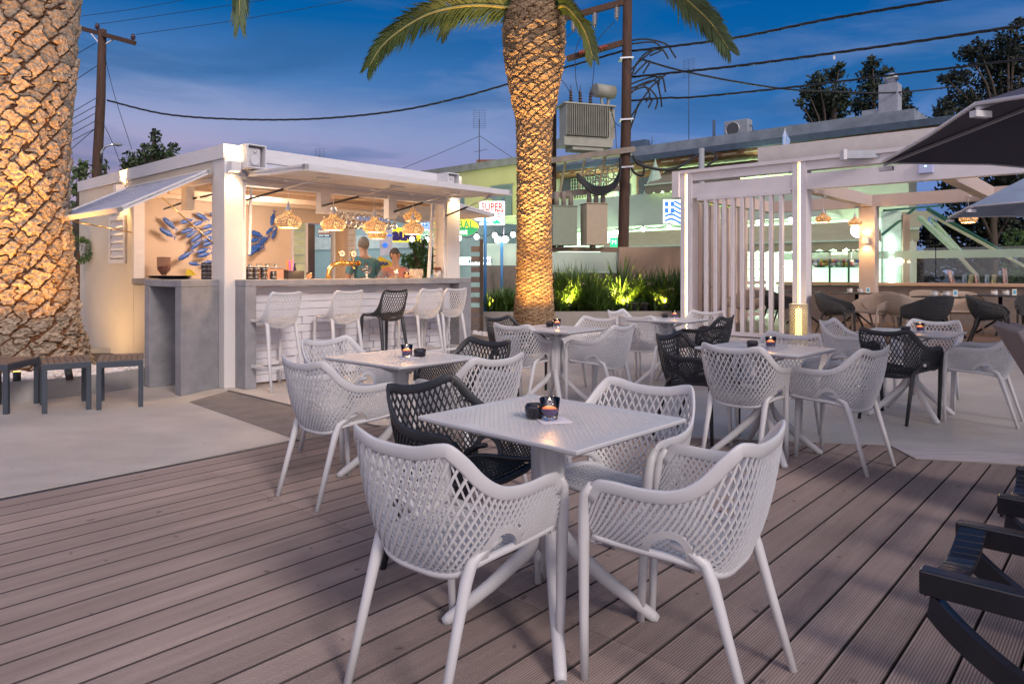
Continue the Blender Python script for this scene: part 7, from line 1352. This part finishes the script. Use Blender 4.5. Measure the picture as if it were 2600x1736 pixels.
# plant shelf clutter on the beam
cl = thing('balcony_rack', 'pale wooden rack of pots and coiled hoses on the balcony behind the pole', 'rack', P(1480, 480, 29), R(-42)); mb = MB()
for x in (-1.2, -.2, .8, 1.8): mb.bar((x, 0, 0), (x+.3, 0, 1.2), .07, .07)
mb.bar((-1.4, 0, 1.2), (.1, 0, 1.3), .5, .05); mb.bar((.3, 0, 1.25), (2.2, 0, 1.2), .5, .05); mb.build('frame', mat('pale_wood', (.35, .28, .18), .8), cl)
for i in range(7): mb = MB(); c_ = (.3+.28*i, .1, .45+.1*(i % 3)); mb.tube([(c_[0]+.32*math.cos(a), c_[1], c_[2]+.26*math.sin(a)) for a in np.linspace(0, 6.28, 20)], .03, 6); mb.build('hose_coil', mat('hose', (.32, .30, .22), .7), cl)
def wire(label, pts, r, Y=None, cat='cable', name='cable', grp=None, n=40, twist=False, m=None):
    q = [P(*(p if len(p) == 3 else (*p, Y))) for p in pts]; s_ = spline(q, max(n, len(q)*4)); t_ = thing(name, label, cat, tuple(s_[0]), 0, grp); s_ = s_-s_[0]
    mb = MB()
    if twist:
        for ph in (0, 2.1, 4.2):
            L_ = np.concatenate([[0], np.cumsum(np.linalg.norm(np.diff(s_, axis=0), axis=1))]); off = np.stack([0*L_, np.cos(L_*5+ph), np.sin(L_*5+ph)], 1)*r*.38; mb.tube([tuple(p) for p in s_+off], r*.42, 5)
    else: mb.tube([tuple(p) for p in s_], r*.72, 6)
    mb.build('strand', m or M_cab, t_); return t_
wire('thick twisted black cable sagging from the left pole behind the middle palm', [(272, 255, 25), (420, 290, 24.6), (600, 303, 24.2), (800, 302, 23.7), (1000, 283, 23), (1160, 250, 22.5), (1320, 205, 22), (1588, 128, 21)], .045, twist=True, n=220)
wire('thin wire from the left pole leaving the top left of the photo', [(195, 43, 25), (330, 25, 25), (480, -2, 25)], .012, n=10); wire('thin wire from the left insulator of the left pole to the top edge', [(252, 62, 25), (460, 32, 24.5), (700, -3, 24)], .012, n=10); wire('thin wire from the right insulator of the left pole to the top edge', [(345, 88, 25), (600, 52, 24.5), (920, -4, 24)], .012, n=10)
wire('topmost thick black cable running to the upper right', [(1600, 130, 21), (1657, 124, 20.5), (1870, 96, 19), (2110, 48, 17.5), (2450, -8, 15)], .048, twist=True, n=200)
wire('second thick black cable running to the upper right', [(1603, 196, 21), (1690, 187, 20.5), (1870, 168, 19), (2110, 136, 17.5), (2380, 98, 16), (2640, 58, 14.5)], .048, twist=True, n=200)
wire('black cable that dips and crosses the others before the pines', [(1624, 150, 21), (1730, 180, 22), (1870, 208, 23), (2000, 227, 24), (2120, 233, 25), (2260, 236, 26), (2420, 221, 27)], .042, n=80)
wire('lowest thick black cable rising to the right behind the pines', [(1603, 256, 21), (1690, 249, 20.6), (1760, 247, 20), (1990, 224, 19), (2260, 192, 17.5), (2640, 146, 15)], .04, twist=True, n=200)
for i, (a, b) in enumerate((((243, 250), (185, 284)), ((242, 270), (184, 302)), ((242, 288), (184, 320)), ((241, 308), (183, 340)), ((240, 328), (182, 358)), ((238, 330), (182, 378)), ((243, 110), (196, 137)), ((247, 167), (193, 203)))): wire(['first', 'second', 'third', 'fourth', 'fifth', 'sixth', 'highest', 'second highest'][i]+(' short wire of the fan between the left pole and the palm trunk' if i < 6 else ' wire passing left of the left pole'), [(*a, 25), (*b, 24)], .016, n=4)
wire('guy wire with two black insulators slanting from the left pole', [(263, 130, 25), (290, 240, 24.6), (335, 380, 24)], .014, n=10); wire('thinner guy wire down to the kiosk roof', [(255, 300, 25), (280, 350, 24.6), (306, 415, 24)], .014, n=8)
wire('dark service wire from the right-hand guy to the house gable', [(1330, 245, 26), (1280, 425, 27), (1225, 480, 28)], .02, n=12) if 0 else None
wire('thin stay wire left of the grid antenna', [(1217, 346, 36), (1120, 388, 36), (1022, 428, 36)], .018, n=6); wire('thin stay wire right of the grid antenna', [(1219, 346, 36), (1300, 400, 36)], .018, n=4)
for i, pts in enumerate([[(1605, 103), (1640, 100), (1690, 112), (1708, 135), (1716, 148)], [(1605, 112), (1660, 108), (1685, 130), (1697, 150)], [(1600, 215), (1640, 200), (1672, 196), (1671, 222)], [(1600, 225), (1650, 210), (1680, 195), (1690, 235)], [(1600, 180), (1632, 150), (1660, 128), (1680, 128), (1650, 142)], [(1600, 300), (1610, 285), (1640, 240), (1660, 215), (1690, 190)], [(1598, 235), (1640, 222), (1668, 250), (1664, 278)], [(1598, 228), (1660, 205), (1676, 240), (1680, 272)], [(1600, 330), (1610, 300), (1626, 258), (1655, 250), (1646, 275)], [(1602, 200), (1615, 165), (1640, 135), (1665, 125)], [(1600, 240), (1630, 215), (1650, 240), (1640, 260)], [(1610, 190), (1640, 160), (1650, 158), (1633, 187)]]):
    wire('black cable loop of the tangle right of the wooden pole', pts, .035, YP, grp='tangle of cable loops on the pole', n=24)
for i, pts in enumerate([[(1553, 280), (1560, 310), (1575, 322)], [(1553, 290), (1562, 320), (1565, 382)], [(1600, 330), (1598, 360), (1606, 382)], [(1500, 240), (1505, 210), (1512, 130), (1520, 100), (1560, 55)], [(1470, 240), (1462, 200), (1462, 130), (1475, 95)], [(1450, 240), (1432, 210), (1410, 190)], [(1455, 80), (1440, 95), (1420, 112)]]): wire('thin jumper wire among the transformer and crossarm insulators', pts, .014, YP-.1, grp='thin jumper wires at the transformer', n=20)
for i in range(4): wire('thick sagging bundle of cables between the pole and the electric cabinets', [(1575, 400+4*i), (1572, 440+5*i), (1550, 470+5*i), (1510, 474+6*i), (1480, 455+4*i), (1465, 440+5*i)], .05, YP-.25-.05*i, grp='bundle of cables above the cabinets', n=30)
wire('dark bundle of clipped cables from the pole to the grey stub pole', [(1606, 395), (1625, 418), (1680, 431), (1720, 425), (1770, 395), (1779, 388)], .06, 20, n=40); wire('cable loop arching over the pergola corner from the grey stub pole', [(1782, 385), (1805, 387), (1820, 400), (1800, 418), (1788, 425)], .05, 20, n=24); wire('drooping cable loop low on the wooden pole', [(1600, 420), (1612, 440), (1632, 445), (1634, 420), (1615, 405)], .05, YP, n=24)
gp = thing('stub_pole', 'grey stub pole rising behind the left corner of the pergola', 'pole', P(1781, 700, 20).xy.to_3d()); mb = MB(); mb.cyl((0, 0, 0), (0, 0, P(1781, 377, 20).z), .085, 12); mb.build('shaft', mat('grey_pole', (.28, .30, .33), .6, var=.1), gp)
tgc = thing('cable_tag', 'small white tag hanging from the second cable', 'tag', P(2118, 142, 17.4)); mb = MB(); mb.box(-.025, .025, -.004, .004, -.09, 0); mb.build('card', M_white, tgc)
# left pole
lpz = thing('utility_pole', 'dark wooden pole with a slanting crossarm at the upper left, beside the palm trunk', 'utility pole', P(246, 700, 25).xy.to_3d()); o_ = lpz.location.copy(); mb = MB(); mb.tube([(0, 0, 0), P(246, 440, 25)-o_, P(256, 250, 25)-o_, P(260, 76, 25)-o_], [.18, .165, .15, .13], 12); mb.build('shaft', M_pole, lpz); mb = MB(); mb.bar(P(196, 70, 25.4)-o_, P(342, 110, 24.4)-o_, .13, .15); mb.build('crossarm', M_pole, lpz); mb = MB(); mb.bar(P(232, 86, 25)-o_, P(256, 115, 25)-o_, .04, .04); mb.bar(P(287, 101, 25)-o_, P(264, 115, 25)-o_, .04, .04); mb.build('brace', M_steel, lpz)
for px, py in ((247, 76), (338, 103)):
    mb = MB(); c_ = P(px, py, 25)-o_; mb.lathe([(.02, -.05), (.02, .02), (.09, .04), (.05, .09), (.10, .12), (.05, .17), (.06, .21)], 10, c=tuple(c_)); mb.build('insulator', mat('brown_porcelain', (.05, .022, .02)), lpz)
sl = thing('street_lamp', 'curved street lamp arm on the left utility pole', 'street lamp', P(256, 372, 24.8)); o2 = sl.location.copy(); mb = MB(); mb.tube([P(256, 405, 24.8)-o2, P(258, 385, 24.8)-o2, P(268, 372, 24.8)-o2, P(290, 366, 24.8)-o2], .035, 8); mb.build('arm', M_steel, sl); mb = MB(); mb.ball(P(299, 367, 24.8)-o2, .17, 12, (1, .6, .4)); mb.build('lamp_head', mat('lamp_grey', (.25, .26, .3), .5), sl)
